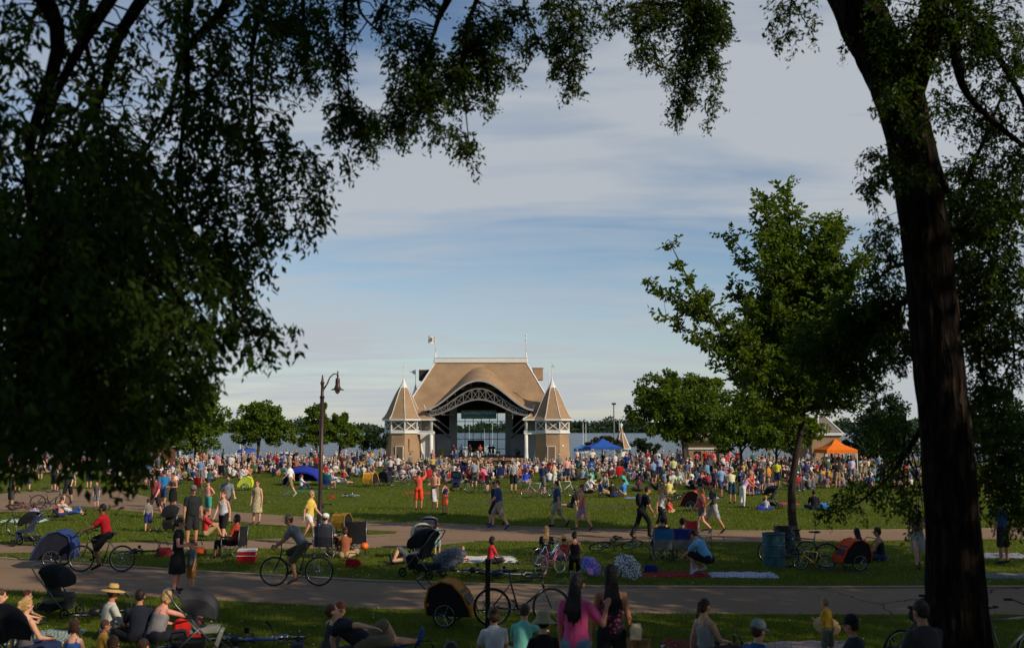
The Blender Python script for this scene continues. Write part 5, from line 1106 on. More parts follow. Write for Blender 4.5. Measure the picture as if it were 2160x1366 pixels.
        if hk_ == 'straw': m = MB(); m.lathe([(.097, .028), (.095, .055)], 20, L(0, -.01, .055), Rm); m.build('hat_band', cloth((46, 36, 30)), ho)
    if bag == 'backpack': m = MB(); bk = V3(0, -1, 0); m.ell(J['chs']+V3(0, -.21, 0), (.15, .10, .22), 12, 8); tag(remeshed(m, 'backpack', cloth((28, 28, 32)), None, .02), 'dark backpack worn on the back of ' + label.split(' hurrying')[0].split(' walking')[0], 'backpack'); o = PENDING[-1]; o.location = b.location; o.rotation_euler = b.rotation_euler; o.scale = b.scale
    b['J'] = 0; del b['J']; b_J[b.name] = (J, k)
    return b
b_J = {}

# ------------------------------------------------------------------ cycles and other gear
RUB = mat('tyre_rubber', (22, 22, 23), .8); CHR = mat('chrome', (170, 172, 175), .25, metal=.9); BLK = mat('black_metal', (24, 24, 26), .4, spec=.5)
def place(o, loc, rz=0, lay=None, lift=0):
    o.location = Vector(loc)+V3(0, 0, lift)
    if lay: o.rotation_mode = 'XYZ'; o.rotation_euler = (Matrix.Rotation(rz, 3, 'Z') @ Matrix.Rotation(lay, 3, 'Y')).to_euler()
    else: o.rotation_euler = (0, 0, rz)
def wheel(parent, y, r, white=False, z=None):
    X = Matrix.Rotation(R(90), 3, 'Y'); z = r if z is None else z
    m = MB(); m.torus((0, y, z), r-.018, .019, X, 32, 6); w = m.build('wheel', RUB if not white else mat('tyre_white', (205, 200, 190), .8), parent, smooth=True)
    m = MB(); m.torus((0, y, z), r-.042, .010, X, 30, 5); m.tube([(-.05, y, z), (.05, y, z)], .02, 8); m.build('rim', CHR, w, smooth=True)
    m = MB()
    for i in range(16):
        a = 2*math.pi*i/16; s = .03 if i % 2 else -.03; m.tube([(s, y, z), (0, y+(r-.045)*math.cos(a), z+(r-.045)*math.sin(a))], .0022, 3)
    m.build('spokes', CHR, w); return w
def bicycle(loc, rz, frame, label, s=1.0, lay=None, group=None, low=False, white=False, fender=None, basket=False, drop=False, lift=0):
    e = empty('bicycle', loc, 0, label, 'bicycle', group); e.scale = (s, s, s); r = .34; F = mat('bike_paint_%d_%d_%d' % frame, frame, .35, .05, spec=.5)
    wheel(e, -.53, r, white); wheel(e, .53, r, white)
    bb = V3(0, -.06, .29); st = V3(0, -.20, .78); hu = V3(0, .36, .82); hl = V3(0, .40, .66); m = MB()
    m.tube([bb, st+V3(0, -.02, .06)], .017, 7); m.tube([bb, hl], .020, 7)
    if low: m.tube([bb+V3(0, -.03, .18), V3(0, .10, .46), hu-V3(0, 0, .04)], .017, 7)
    else: m.tube([st, hu], .016, 7)
    m.tube([hu, hl], .022, 7)
    for x in (-.05, .05): m.tube([bb+V3(x*.4, 0, 0), V3(x, -.53, r)], .010, 5); m.tube([st-V3(0, 0, .03), V3(x, -.53, r)], .009, 5); m.tube([hl, hl+V3(x, .02, -.06), V3(x, .53, r)], .012, 5)
    m.build('frame', F, e, smooth=True)
    m = MB()
    if drop: pts = [(-.20, .40, .95), (-.21, .52, .97), (-.21, .56, .90), (-.21, .48, .84)]; m.tube([(-.20, .40, .95), (.20, .40, .95)], .012, 6); m.tube(pts, .012, 6); m.tube([(-a, b, c) for a, b, c in pts], .012, 6)
    else: m.tube([(-.30, .26, 1.02), (-.22, .34, 1.03), (0, .40, .98), (.22, .34, 1.03), (.30, .26, 1.02)], .012, 6)
    m.tube([hu, hu+V3(0, .02, .15)], .014, 6)
    m.build('handlebar', BLK if not white else CHR, e, smooth=True)
    for q in (-1, 1): m = MB(); m.tube([(q*.31, .25, 1.02), (q*.23, .33, 1.03)] if not drop else [(q*.21, .52, .97), (q*.21, .56, .90)], .018, 6); m.build('grip', RUB, e)
    m = MB(); m.ell(st+V3(0, -.07, .20), (.075, .11, .035), 10, 6); m.ell(st+V3(0, .06, .20), (.028, .10, .025), 8, 5); m.tube([st, st+V3(0, -.03, .18)], .012, 6); m.build('saddle', BLK, e, smooth=True)
    m = MB(); X = Matrix.Rotation(R(90), 3, 'Y'); m.torus(bb+V3(.05, 0, 0), .085, .008, X, 20, 4); m.tube([bb+V3(-.08, 0, 0), bb+V3(.08, 0, 0)], .014, 6); m.tube([bb+V3(.08, 0, 0), bb+V3(.09, .09, -.14)], .011, 5); m.tube([bb+V3(-.08, 0, 0), bb+V3(-.09, -.09, .14)], .011, 5)
    m.tube([bb+V3(.05, 0, .085), V3(.05, -.53, r+.03)], .005, 4); m.tube([bb+V3(.05, 0, -.085), V3(.05, -.53, r-.03)], .005, 4); m.build('crank', BLK, e)
    for q, y, z in ((1, .09, -.14), (-1, -.09, .14)): m = MB(); m.box(bb+V3(q*.14, y, z), (.09, .08, .02)); m.build('pedal', RUB, e)
    if fender:
        fm = mat('fender_%d_%d_%d' % fender, fender, .35)
        for y in (-.53, .53): m = MB(); m.torus((0, y, r), r+.012, .018, X, 20, 5, a0=R(20) if y < 0 else R(70), a1=R(190) if y < 0 else R(175)); m.build('fender', fm, e, smooth=True)
    if basket:
        m = MB(); 
        for z in (.86, .94, 1.02): m.tube([(-.16, .50, z), (.16, .50, z), (.16, .74, z), (-.16, .74, z), (-.16, .50, z)], .006, 4)
        for x in (-.16, -.08, 0, .08, .16): m.tube([(x, .5, .86), (x, .5, 1.02)], .005, 4); m.tube([(x, .74, .86), (x, .74, 1.02)], .005, 4); m.tube([(x, .5, .86), (x, .74, .86)], .005, 4)
        m.build('basket', CHR, e)
    place(e, loc, rz, lay, lift); return e
def stroller(loc, rz, label, canopy=(24, 24, 26), seat=(34, 34, 38), s=1.0, lay=None, group=None, lift=0):
    e = empty('stroller', loc, 0, label, 'stroller', group); e.scale = (s, s, s); X = Matrix.Rotation(R(90), 3, 'Y')
    m = MB()
    for x in (-.25, .25): m.tube([(x, -.42, 1.02), (x, -.30, .85), (x, .38, .14)], .014, 6); m.tube([(x, -.34, .14), (x, .05, .52)], .013, 6)
    m.tube([(-.25, -.42, 1.02), (-.12, -.48, 1.05), (.12, -.48, 1.05), (.25, -.42, 1.02)], .016, 6); m.tube([(-.25, -.34, .16), (.25, -.34, .16)], .012, 6); m.build('frame', mat('stroller_frame', (110, 112, 116), .35, metal=.6), e, smooth=True)
    m = MB(); m.box((0, .10, .46), (.40, .40, .06)); m.box((0, -.12, .70), (.40, .06, .52), Matrix.Rotation(R(22), 3, 'X')); m.box((0, .30, .30), (.36, .05, .30), Matrix.Rotation(R(-20), 3, 'X')); m.build('seat', cloth(seat), e)
    rows = []
    for i in range(7):
        a = R(-25+i*22); rows.append([(x, -.10+.40*math.sin(a)*.95, .72+.36*math.cos(a)*(1-.35*(abs(x)/.27)**3)) for x in (-.27, -.25, -.18, -.06, .06, .18, .25, .27)])
    m = MB(); m.sheet(rows)
    for x in (-.27, .27): m.add([(x, -.10, .72)]+[(x, r_[0 if x < 0 else -1][1], r_[0 if x < 0 else -1][2]) for r_ in rows], [(0, i, i+1) for i in range(1, 7)])
    m.build('canopy', cloth(canopy), e, smooth=True)
    m = MB(); m.box((0, -.10, .22), (.36, .34, .16), taper=1.15); m.build('basket', cloth((30, 30, 32)), e)
    for x in (-.27, .27):
        for y in (-.34, .38): m = MB(); m.torus((x, y, .11), .09, .022, X, 18, 6); m.tube([(x-.02, y, .11), (x+.02, y, .11)], .03, 8); m.build('wheel', RUB, e, smooth=True)
    place(e, loc, rz, lay, lift); return e
def trailer(loc, rz, c1, c2, label, s=1.0, group=None):
    e = empty('bike_trailer', loc, rz, label, 'bike trailer', group); e.scale = (s, s, s)
    prof = [(-.42, .22), (-.46, .50), (-.38, .80), (-.12, .93), (.12, .88), (.34, .66), (.50, .36), (.52, .22)]
    m = MB(); m.sheet([[(x, y, z) for y, z in prof] for x in (-.31, -.10, .10, .31)])
    m.build('cover', cloth(c1), e)
    m = MB(); 
    for x in (-.315, .315): m.add([(x, y, z) for y, z in prof], [tuple(range(len(prof)))])
    m.add([(-.31, -.42, .22), (.31, -.42, .22), (.31, .52, .22), (-.31, .52, .22)], [(0, 1, 2, 3)]); m.build('side_panel', cloth(c2), e)
    m = MB()
    for x in (-.325, .325): m.tube([(x, y, z) for y, z in prof], .022, 6)
    m.build('frame_piping', cloth(c1), e, smooth=True)
    m = MB(); m.box((0, .37, .60), (.48, .02, .34), Matrix.Rotation(R(38), 3, 'X')); m.build('window', mat('dark_mesh', (20, 20, 22), .6), e)
    for q in (-1, 1):
        w = wheel(e, -.02, .25); w.location.x = q*.40
    m = MB(); m.tube([(-.33, .40, .24), (-.36, .75, .26), (-.36, 1.0, .36)], .014, 6); m.build('tow_bar', BLK, e)
    m = MB(); m.tube([(-.28, -.46, .75), (-.28, -.66, .95), (.28, -.66, .95), (.28, -.46, .75)], .014, 6); m.build('push_handle', BLK, e)
    m = MB(); m.box((.32, -.40, .45), (.03, .05, .06)); m.build('reflector', mat('reflector_orange', (235, 90, 30), .3), e)
    return e
def camp_chair(loc, rz, c1, c2, label, s=1.0, group=None):
    e = empty('camp_chair', loc, rz, label, 'camping chair', group); e.scale = (s, s, s); m = MB()
    for x in (-1, 1):
        m.tube([(x*.28, .26, 0), (-x*.10*0+x*.27, -.26, .42)], .011, 6); m.tube([(x*.28, -.28, 0), (x*.27, .24, .42)], .011, 6); m.tube([(x*.28, -.26, .0), (x*.28, -.30, .92)], .012, 6); m.tube([(x*.28, .25, 0), (x*.29, .24, .62)], .011, 6)
    m.tube([(-.28, -.28, .02), (.27, -.26, .42)], .011, 6); m.tube([(.28, -.28, .02), (-.27, -.26, .42)], .011, 6); m.tube([(-.28, .26, .02), (.27, .24, .40)], .011, 6); m.tube([(.28, .26, .02), (-.27, .24, .40)], .011, 6)
    m.build('frame', mat('chair_steel', (120, 122, 126), .35, metal=.7), e, smooth=True)
    m = MB(); m.sheet([[(x, y, .42-.05*(1-(x/.27)**2)-.02*(y < 0)) for x in (-.27, -.14, 0, .14, .27)] for y in (-.27, -.1, .08, .25)]); m.build('seat', cloth(c2), e)
    m = MB(); m.sheet([[(x, -.27-.05*(1-(x/.28)**2)-.05*(z-.4), z-(.03*(1-(x/.28)**2) if z > .9 else 0)) for x in (-.28, -.14, 0, .14, .28)] for z in (.62, .75, .93)]); bk = m.build('backrest', cloth(c1), e)
    m = MB(); m.sheet([[(x, -.265-.05*(1-(x/.28)**2)-.05*(z-.4), z) for x in (-.28, -.14, 0, .14, .28)] for z in (.34, .5, .62)]); m.build('lower_back', cloth(c2), e)
    for x in (-1, 1): m = MB(); m.box((x*.29, 0, .625), (.07, .50, .02)); m.build('armrest', cloth(c2), e)
    return e
def umbrella(loc, rx, rz, col, label, pattern=None, s=1.0, lift=.4):
    e = empty('umbrella', loc, 0, label, 'umbrella'); e.scale = (s, s, s); n = 8; rows = []
    for i in range(6):
        t = i/5; r = .50*math.sin(t*1.18)/math.sin(1.18); z = .24*(math.cos(t*1.18)-math.cos(1.18)); rows.append([(r*(1-.085*(k % 3 > 0)*t)*math.cos(2*math.pi*k/24), r*(1-.085*(k % 3 > 0)*t)*math.sin(2*math.pi*k/24), z) for k in range(25)])
    m = MB(); m.sheet(rows); mt = cloth(col)
    if pattern:
        mt = bpy.data.materials.new('umbrella_print'); mt.use_nodes = True; t = mt.node_tree; b = t.nodes['Principled BSDF']; co = t.nodes.new('ShaderNodeTexCoord'); v = t.nodes.new('ShaderNodeTexVoronoi'); v.inputs['Scale'].default_value = pattern[0]; t.links.new(co.outputs['Object'], v.inputs['Vector'])
        cr = t.nodes.new('ShaderNodeValToRGB'); cr.color_ramp.interpolation = 'CONSTANT'; cs = pattern[1]
        for i, c in enumerate(cs): el = cr.color_ramp.elements[i] if i < 2 else cr.color_ramp.elements.new(i/len(cs)); el.position = i/len(cs); el.color = (*lin(c), 1)
        if pattern[2] == 'dots': t.links.new(v.outputs['Distance'], cr.inputs[0])
        else: sp_ = t.nodes.new('ShaderNodeSeparateColor'); t.links.new(v.outputs['Color'], sp_.inputs[0]); t.links.new(sp_.outputs[0], cr.inputs[0])
        t.links.new(cr.outputs[0], b.inputs['Base Color']); b.inputs['Roughness'].default_value = .7
    m.build('canopy', mt, e, smooth=True)
    for k in range(8): a = 2*math.pi*k/8; m = MB(); m.tube([(0, 0, .19)]+[(.49*t*math.cos(a), .49*t*math.sin(a), .24*(math.cos(t*1.18)-math.cos(1.18))-.012) for t in (.4, .7, 1)], .004, 4); m.build('rib', CHR, e)
    m = MB(); m.tube([(0, 0, .25), (0, 0, -.52)], .007, 6); m.tube([(0, 0, -.50), (0, 0, -.62), (.04, 0, -.65), (.07, 0, -.62)], .014, 6); m.build('handle', BLK, e)
    e.location = Vector(loc)+V3(0, 0, lift); e.rotation_euler = (rx, 0, rz); return e
def blanket(loc, rz, w, l, col, label, stripes=None, cat='blanket'):
    m = MB(); n = 14; m.sheet([[(w*(i/n-.5), l*(j/n-.5), .035+.012*math.sin(i*1.7+j*.9)+.010*math.sin(j*2.3+i*.4)-.035*(i in (0, n) or j in (0, n))) for i in range(n+1)] for j in range(n+1)])
    mt = cloth(col) if not stripes else None
    if stripes:
        mt = bpy.data.materials.new('blanket_print'); mt.use_nodes = True; t = mt.node_tree; b = t.nodes['Principled BSDF']; co = t.nodes.new('ShaderNodeTexCoord'); ck = t.nodes.new('ShaderNodeTexWave'); ck.inputs['Scale'].default_value = stripes[1]; ck.inputs['Distortion'].default_value = 2.5; t.links.new(co.outputs['Object'], ck.inputs['Vector'])
        x = t.nodes.new('ShaderNodeMix'); x.data_type = 'RGBA'; x.inputs[6].default_value = (*lin(col), 1); x.inputs[7].default_value = (*lin(stripes[0]), 1); t.links.new(ck.outputs['Fac'], x.inputs[0]); t.links.new(x.outputs[2], b.inputs['Base Color']); b.inputs['Roughness'].default_value = .9
    o = m.build(cat, mt, None, smooth=True); tag(o, label, cat); o.location = loc; o.rotation_euler = (0, 0, rz); return o
def bag(loc, rz, col, label, s=1.0, name='bag'):
    e = empty(name, loc, rz, label, name.replace('_', ' ')); e.scale = (s, s, s); m = MB(); m.ell((.02, 0, .10), (.20, .11, .11), 12, 8); m.box((0, 0, .10), (.36, .18, .2), taper=.82); m.ell((-.09, .02, .17), (.07, .07, .06), 8, 6); remeshed(m, 'body', cloth(col), e, .015, 5)
    m = MB(); m.tube([(-.12, 0, .24), (-.08, .02, .34), (.08, .02, .34), (.12, 0, .24)], .012, 6); m.build('strap', BLK, e, smooth=True); return e
def canopy_tent(px, pyb, d, half, hp, he, col, label, legc=WHITE, rz=0):
    b = gx(px, d); e = empty('canopy_tent', b, rz, label, 'canopy tent'); h = half
    m = MB(); A = [(-h, -h, he), (h, -h, he), (h, h, he), (-h, h, he)]; B_ = [(-h*.42, -h*.42, he+(hp-he)*.42), (h*.42, -h*.42, he+(hp-he)*.42), (h*.42, h*.42, he+(hp-he)*.42), (-h*.42, h*.42, he+(hp-he)*.42)]; T = (0, 0, hp)
    m.add(A+B_+[T], [(0, 1, 5, 4), (1, 2, 6, 5), (2, 3, 7, 6), (3, 0, 4, 7), (4, 5, 8), (5, 6, 8), (6, 7, 8), (7, 4, 8)]); n = 14
    for i in range(4):
        p, q = Vector(A[i]), Vector(A[(i+1) % 4]); m.sheet([[p.lerp(q, k/n)+V3(0, 0, 0) for k in range(n+1)], [p.lerp(q, k/n)+V3(0, 0, -.26-(.05 if k % 2 else 0)) for k in range(n+1)]])
    m.build('canopy', cloth(col), e)
    for x in (-1, 1):
        for y in (-1, 1): m = MB(); m.box((x*(h-.04), y*(h-.04), he/2), (.055, .055, he)); m.box((x*(h-.04), y*(h-.04), .01), (.14, .14, .02)); m.build('leg', legc, e)
    m = MB()
    for s in (-1, 1):
        for i in range(4): a = -h+.05+i*(2*h-.1)/4; b2 = a+(2*h-.1)/4; z0, z1 = (he-.12, he-.38) if i % 2 else (he-.38, he-.12); m.beam((a, s*(h-.04), z0), (b2, s*(h-.04), z1), .03); m.beam((s*(h-.04), a, z0), (s*(h-.04), b2, z1), .03)
    m.build('truss', legc, e); return e
# ------------------------------------------------------------------ placing people and things
def topat(px, ytop, h):
    d = 16.0
    for _ in range(8): d = 2100*(CAMH-(gz((px-1080)/2100*d, d)+h))/(ytop-903)
    return gx(px, d)
SEAT = {'cross': .92, 'knees': .92, 'legs_out': .90, 'side_sit': .92, 'reach': .86, 'recline': .62, 'squat': 1.0, 'kneel': 1.22, 'chair': 1.22}
def PT(px, ytop, pose, hd, H=1.72, **kw):      # placed by the top of the head
    loc = topat(px, ytop, SEAT.get(pose, 1.72)*H/1.72); return figure(loc, R(hd), pose, H=H, **kw)
def PF(px, yf, pose, hd, H=1.72, **kw):        # placed by where it meets the ground
    kw.setdefault('near', yf > 1060); kw.setdefault('vox', .014 if yf > 1090 else .018 if yf > 1030 else .024)
    return figure(at(px, yf), R(hd), pose, H=H, **kw)
blk, nvy, gry, wht, red_, tan_, olv = (26, 26, 28), (34, 48, 84), (140, 142, 146), (218, 216, 210), (190, 36, 36), (176, 150, 112), (84, 84, 58)
# --- nearest row, seated on the grass this side of the near path
PT(247, 1226, 'cross', -50, sex='m', skin='tan', hair='brown', beard=True, glasses=True, hat=('straw', (196, 160, 100)), top=('long', (190, 188, 180)), bottom=('pants', (70, 66, 60)), label='bearded man in wide straw hat, sunglasses and pale long sleeved shirt sitting on the grass')
PT(345, 1240, 'reach', -35, sex='f', fat=.02, skin='pink', hair='blond', cut='bob', top=('tank', (124, 122, 122)), bottom=('pants', (36, 38, 48)), label='woman with short blond hair and grey tank top sitting with her back turned')
PT(312, 1232, 'cross', 15, skin='tan', hair='dark', top=('tee', (30, 34, 48)), bottom=('shorts', blk), label='dark haired person in dark navy tee sitting just left of the short haired blond woman')
PT(236, 1296, 'cross', -60, H=1.15, child=True, skin='tan', hair='brown', top=('tee', (214, 160, 60)), bottom=('shorts', nvy), label='brown haired child in mustard yellow tee sitting below the straw hat man')
PT(82, 1262, 'side_sit', -30, sex='f', skin='fair', hair='blond', cut='pony', top=('tank', (96, 92, 96)), bottom=('shorts', nvy), label='woman with long fair ponytail and bare shoulders sitting near the lower left corner')
PT(74, 1236, 'cross', -80, H=1.2, child=True, skin='fair', hair='red', top=('tee', (60, 150, 60)), bottom=('shorts', blk), label='ginger haired child in green tee near the lower left corner')
PT(14, 1230, 'cross', -70, sex='f', skin='fair', hair='brown', cut='bun', top=('tee', (196, 150, 110)), bottom=('skirt', (90, 130, 170)), label='woman in tan top cut off by the left edge of the view')
PT(178, 1296, 'cross', 10, H=1.35, sex='f', child=True, skin='fair', hair='brown', cut='bob', top=('tank', (50, 80, 140)), bottom=('short_shorts', (50, 80, 140)), label='brown haired girl in blue swimsuit seen from behind at the lower left')
PT(262, 1330, 'cross', 30, H=1.3, skin='pink', hair='brown', top=('tank', (170, 40, 44)), bottom=('shorts', blk), child=True, label='child with red top at the bottom edge below the yellow shirted child')
PT(318, 1336, 'cross', -20, H=1.2, child=True, skin='fair', hair='brown', top=('tee', (150, 130, 100)), bottom=('shorts', blk), label='small child with brown hair at the bottom edge beneath the blond woman')
PT(704, 1262, 'reach', -38, sex='m', skin='fair', hair='red', top=('tank', (52, 54, 60)), bottom=('shorts', (60, 60, 66)), label='red haired man in dark sleeveless shirt sitting and reaching right')
PT(775, 1306, 'recline', -78, sex='m', skin='fair', hair='brown', fat=.02, top=('tee', (36, 38, 48)), bottom=('shorts', (120, 108, 84)), shoes=(50, 80, 150), label='man in dark tee and khaki shorts lounging with legs stretched to the right')
PT(820, 1302, 'cross', -10, H=.85, child=True, skin='fair', hair='blond', top=('tee', (60, 60, 70)), bottom=('shorts', nvy), label='blond baby sitting behind the lounging man in dark tee')
PT(955, 1338, 'cross', 5, skin='tan', hair='black', top=('tee', blk), bottom=('shorts', blk), label='black haired head at the bottom edge left of the white tee woman')
PT(1045, 1268, 'cross', 15, sex='f', skin='tan', hair='brown', cut='bun', top=('tee', (206, 204, 204)), bottom=('shorts', (90, 90, 110)), label='woman with brown hair bun and white tee at the bottom edge')
PT(1100, 1268, 'reach', -12, sex='f', skin='fair', hair='brown', cut='short', top=('tee', (120, 200, 180)), bottom=('shorts', (200, 190, 170)), label='person in mint green tee sitting behind the bucket hat')
PT(1146, 1282, 'cross', 8, sex='f', skin='fair', hair='dark', hat=('bucket', (160, 146, 110)), top=('tee', (24, 24, 28)), bottom=('shorts', blk), label='person in khaki bucket hat and black tee at the bottom edge')
PT(1184, 1300, 'cross', -15, H=1.45, skin='tan', hair='dark', top=('tee', (206, 44, 34)), bottom=('shorts', blk), label='child in bright red tee sitting beside the standing pink shirted woman')
PT(1212, 1204, 'hand_face', -22, H=1.62, sex='f', skin='tan', hair='black', cut='long', top=('tee', (220, 84, 140)), bottom=('jeans', (96, 124, 150)), label='standing woman with long black hair, pink tee and jeans', vox=.011)
P1 = PT(1284, 1186, 'stand', 2, H=1.66, sex='f', skin='tan', hair='black', cut='long', top=('tank', (44, 30, 44, (190, 80, 120), 26)), bottom=('capri', (30, 30, 38)), label='standing woman in dark floral top and black capris carrying a cream handbag', vox=.011)
q = P1.location; bag((q.x+.27, q.y-.10, q.z+.86), R(80), (190, 174, 146), 'cream handbag hanging from the shoulder of the woman in floral top', .72, 'handbag')
PT(1478, 1264, 'side_sit', -55, sex='f', skin='fair', hair='brown', cut='pony', top=('tank', (150, 148, 148)), bottom=('shorts', (70, 60, 60)), label='woman with long brown ponytail and pale grey tank top sitting beside the patterned blanket')
PT(1577, 1296, 'cross', -55, skin='fair', hair='brown', hat=('cap', (130, 142, 138)), top=('tee', (44, 84, 140)), bottom=('shorts', (70, 70, 70)), label='man in pale grey green cap and blue tee sitting at the bottom right')
PT(1728, 1254, 'play', 40, H=.98, child=True, skin='fair', hair='blond', top=('tee', (214, 168, 50)), bottom=('shorts', (120, 116, 100, (40, 44, 40), 22)), label='blond toddler in yellow tee standing and holding a straw hat')
PT(1790, 1286, 'cross', 50, skin='tan', hair='dark', hat=('cap', (28, 28, 34)), top=('tee', (56, 60, 68)), bottom=('shorts', (90, 80, 80)), label='man in dark cap and dark tee sitting right of the toddler with a straw hat')
PT(1936, 1275, 'kneel', 20, skin='tan', hair='dark', top=('tee', (60, 54, 56)), bottom=('shorts', blk), label='person kneeling beside the big elm trunk')
# toddler's sun hat held in the hands
q = topat(1722, 1292, .55); m = MB(); m.lathe([(.22, -.01), (.20, 0), (.10, .02), (.09, .09), (.05, .11), (.01, .11)], 22, (0, 0, 0), Matrix.Rotation(R(35), 3, 'X')); h = m.build('sun_hat', mat('straw', (196, 160, 100), .9, .2, 30, .5, 60), smooth=True); h.location = q+V3(0, -.15, .47); tag(h, 'straw sun hat held by the toddler in yellow', 'hat')
blanket(topat(1690, 1350, .05)+V3(0, 0, 0), R(5), 1.9, 1.3, (196, 170, 160), 'crumpled pink and white patterned blanket at the bottom right', ((120, 100, 110), 6))
blanket(topat(1440, 1340, .05), R(-8), .9, .8, (120, 30, 34), 'dark red blanket beside the woman with long ponytail')
blanket(topat(95, 1325, .05), R(10), 1.6, 1.2, (70, 120, 110), 'green patterned blanket among the people at the lower left', ((190, 190, 180), 5))
m = MB(); m.lathe([(.0, .0), (.13, .0), (.14, .03), (.12, .028), (.11, .012)], 24); d_ = m.build('frisbee', WHITE, smooth=True); d_.location = topat(1402, 1348, .02); tag(d_, 'white flying disc lying on the grass at the bottom', 'flying disc')
for px, lb in ((1327, 'brown paper bag standing open on the grass, left of its pair'), (1352, 'brown paper bag leaning on the grass, right of its pair')):
    e = empty('paper_bag', topat(px, 1352, .15), R(px), lb, 'paper bag', 'paper bags'); m = MB(); m.lathe([(.09, 0), (.11, .10), (.10, .22), (.13, .30)], 4, phase=R(20), close=False); m.build('bag_body', mat('kraft', (168, 120, 74), .9, .2, 12, .6, 20), e)
stroller(topat(38, 1272, 1.06), R(-60), 'large black stroller at the lower left corner, left of its pair', s=1.05, group='black strollers at lower left'); stroller(topat(-6, 1274, 1.06), R(-75), 'large black stroller at the lower left corner, right of its pair', s=1.05, group='black strollers at lower left')
stroller(gx(436, 16.3), R(-80), 'grey and black stroller tipped back near the lying blue bicycle', (60, 60, 64), (150, 150, 140), 1.05)
stroller(gx(140, 20.2), R(-100), 'dark stroller on the near edge of the path behind the child in green', (22, 22, 24), (60, 60, 60), .95)
b_ = bag(gx(414, 18.2), R(20), (206, 34, 30), 'bright red bag on the grass beside the grey stroller', 1.5, 'red_bag'); 
bicycle(gx(560, 18.0), R(-84), (50, 70, 150), 'blue bicycle lying on its side on the grass by the near path', lay=R(82), lift=.05)
bicycle(gx(255, 20.3), R(-70), (60, 60, 64), 'dark bicycle lying behind the straw hat man', lay=R(78), lift=.05)
# big trailer and black bicycle at the near path edge
trailer(gx(952, 19.4), R(-100), (176, 116, 36), (24, 22, 22), 'large yellow and black bike trailer at the edge of the near path', .90)
bicycle(gx(1100, 19.2), R(-88), (26, 26, 30), 'upright black bicycle parked on the near path edge behind the yellow trailer', 1.05)
m = MB(); m.box((0, 0, .62), (.09, .09, 1.24)); m.box((0, 0, 1.26), (.11, .11, .04)); p_ = m.build('post', mat('dark_post', (40, 34, 30), .8)); p_.location = gx(1030, 18.9); tag(p_, 'short dark post standing against the black bicycle', 'post')
for sx in (1,):
    bicycle(gx(2030+60, 14.6), R(-80), (90, 92, 96), 'bicycle with chrome handlebar right of the elm trunk', 1.0); bicycle(gx(1915, 15.2), R(-60), (40, 40, 44), 'dark bicycle leaning left of the elm trunk', 1.0, lay=R(8)); stroller(gx(1950, 15.8), R(100), 'dark stroller half hidden by the elm trunk', (24, 24, 26), (60, 60, 62))
for px, yt, c, lb in ((395, 1334, (40, 44, 70), 'navy bag on the grass below the grey stroller'), (60, 1344, (30, 30, 32), 'black bag at the bottom left corner'), (640, 1332, (60, 62, 70), 'slate grey bag beside the red haired man'), (900, 1350, (70, 40, 36), 'brown bag at the bottom right of the lounging man'), (1545, 1340, (36, 40, 60), 'dark blue bag beside the grey green cap'), (1860, 1340, (50, 44, 40), 'dark brown bag beside the elm roots')): bag(topat(px, yt, .3), R(px), c, lb, 1.2)
bicycle(gx(470, 17.2), R(-100), (50, 52, 56), 'dark bicycle lying on its side between the red bag and the blue bicycle', lay=R(84), lift=.05)
# --- near path cyclists and walkers
c1 = at(625, 1236)+V3(0, 0, .01)
bicycle(c1, R(90), (40, 44, 52), 'black road bicycle ridden left by the man in grey tee', 1.0, drop=True)
figure(c1+V3(.15, 0, -.02), R(90), 'cycle', skin='tan', hair='brown', hat=('cap', (150, 138, 110)), top=('tee', (124, 126, 134)), bottom=('shorts', (78, 80, 62)), shoes=(90, 70, 60), label='cyclist in grey tee, olive shorts and tan cap riding left on the near path', vox=.012)
c2 = at(213, 1206)+V3(0, 0, .01)
bicycle(c2, R(90), (60, 84, 50), 'green bicycle ridden left by the person in a red shirt', 1.0, group=None)
figure(c2+V3(.12, 0, -.02), R(90), 'cycle_up', skin='brown', hair='black', top=('tee', (170, 20, 30)), bottom=('shorts', blk), shoes=blk, label='cyclist in red shirt and black shorts riding left on the near path', vox=.013)
trailer(at(118, 1196), R(95), (40, 60, 110), (30, 32, 46), 'dark blue child trailer on the path at the left', 1.05)
stroller(at(60, 1150), R(95), 'black jogging stroller left of the blue child trailer', (22, 22, 24), (40, 50, 80))
PF(372, 1250, 'hold', -85, H=1.66, sex='f', skin='pink', hair='brown', cut='pony', glasses=True, top=('dress', (30, 28, 30)), bottom=('none', blk), label='woman in sleeveless black dress and sunglasses standing on the near path')
PF(402, 1247, 'hand_face', 150, H=1.12, child=True, skin='fair', hair='brown', top=('tee', (120, 128, 132)), bottom=('shorts', (190, 130, 60)), label='boy in grey tee and orange brown shorts beside the woman in black dress')
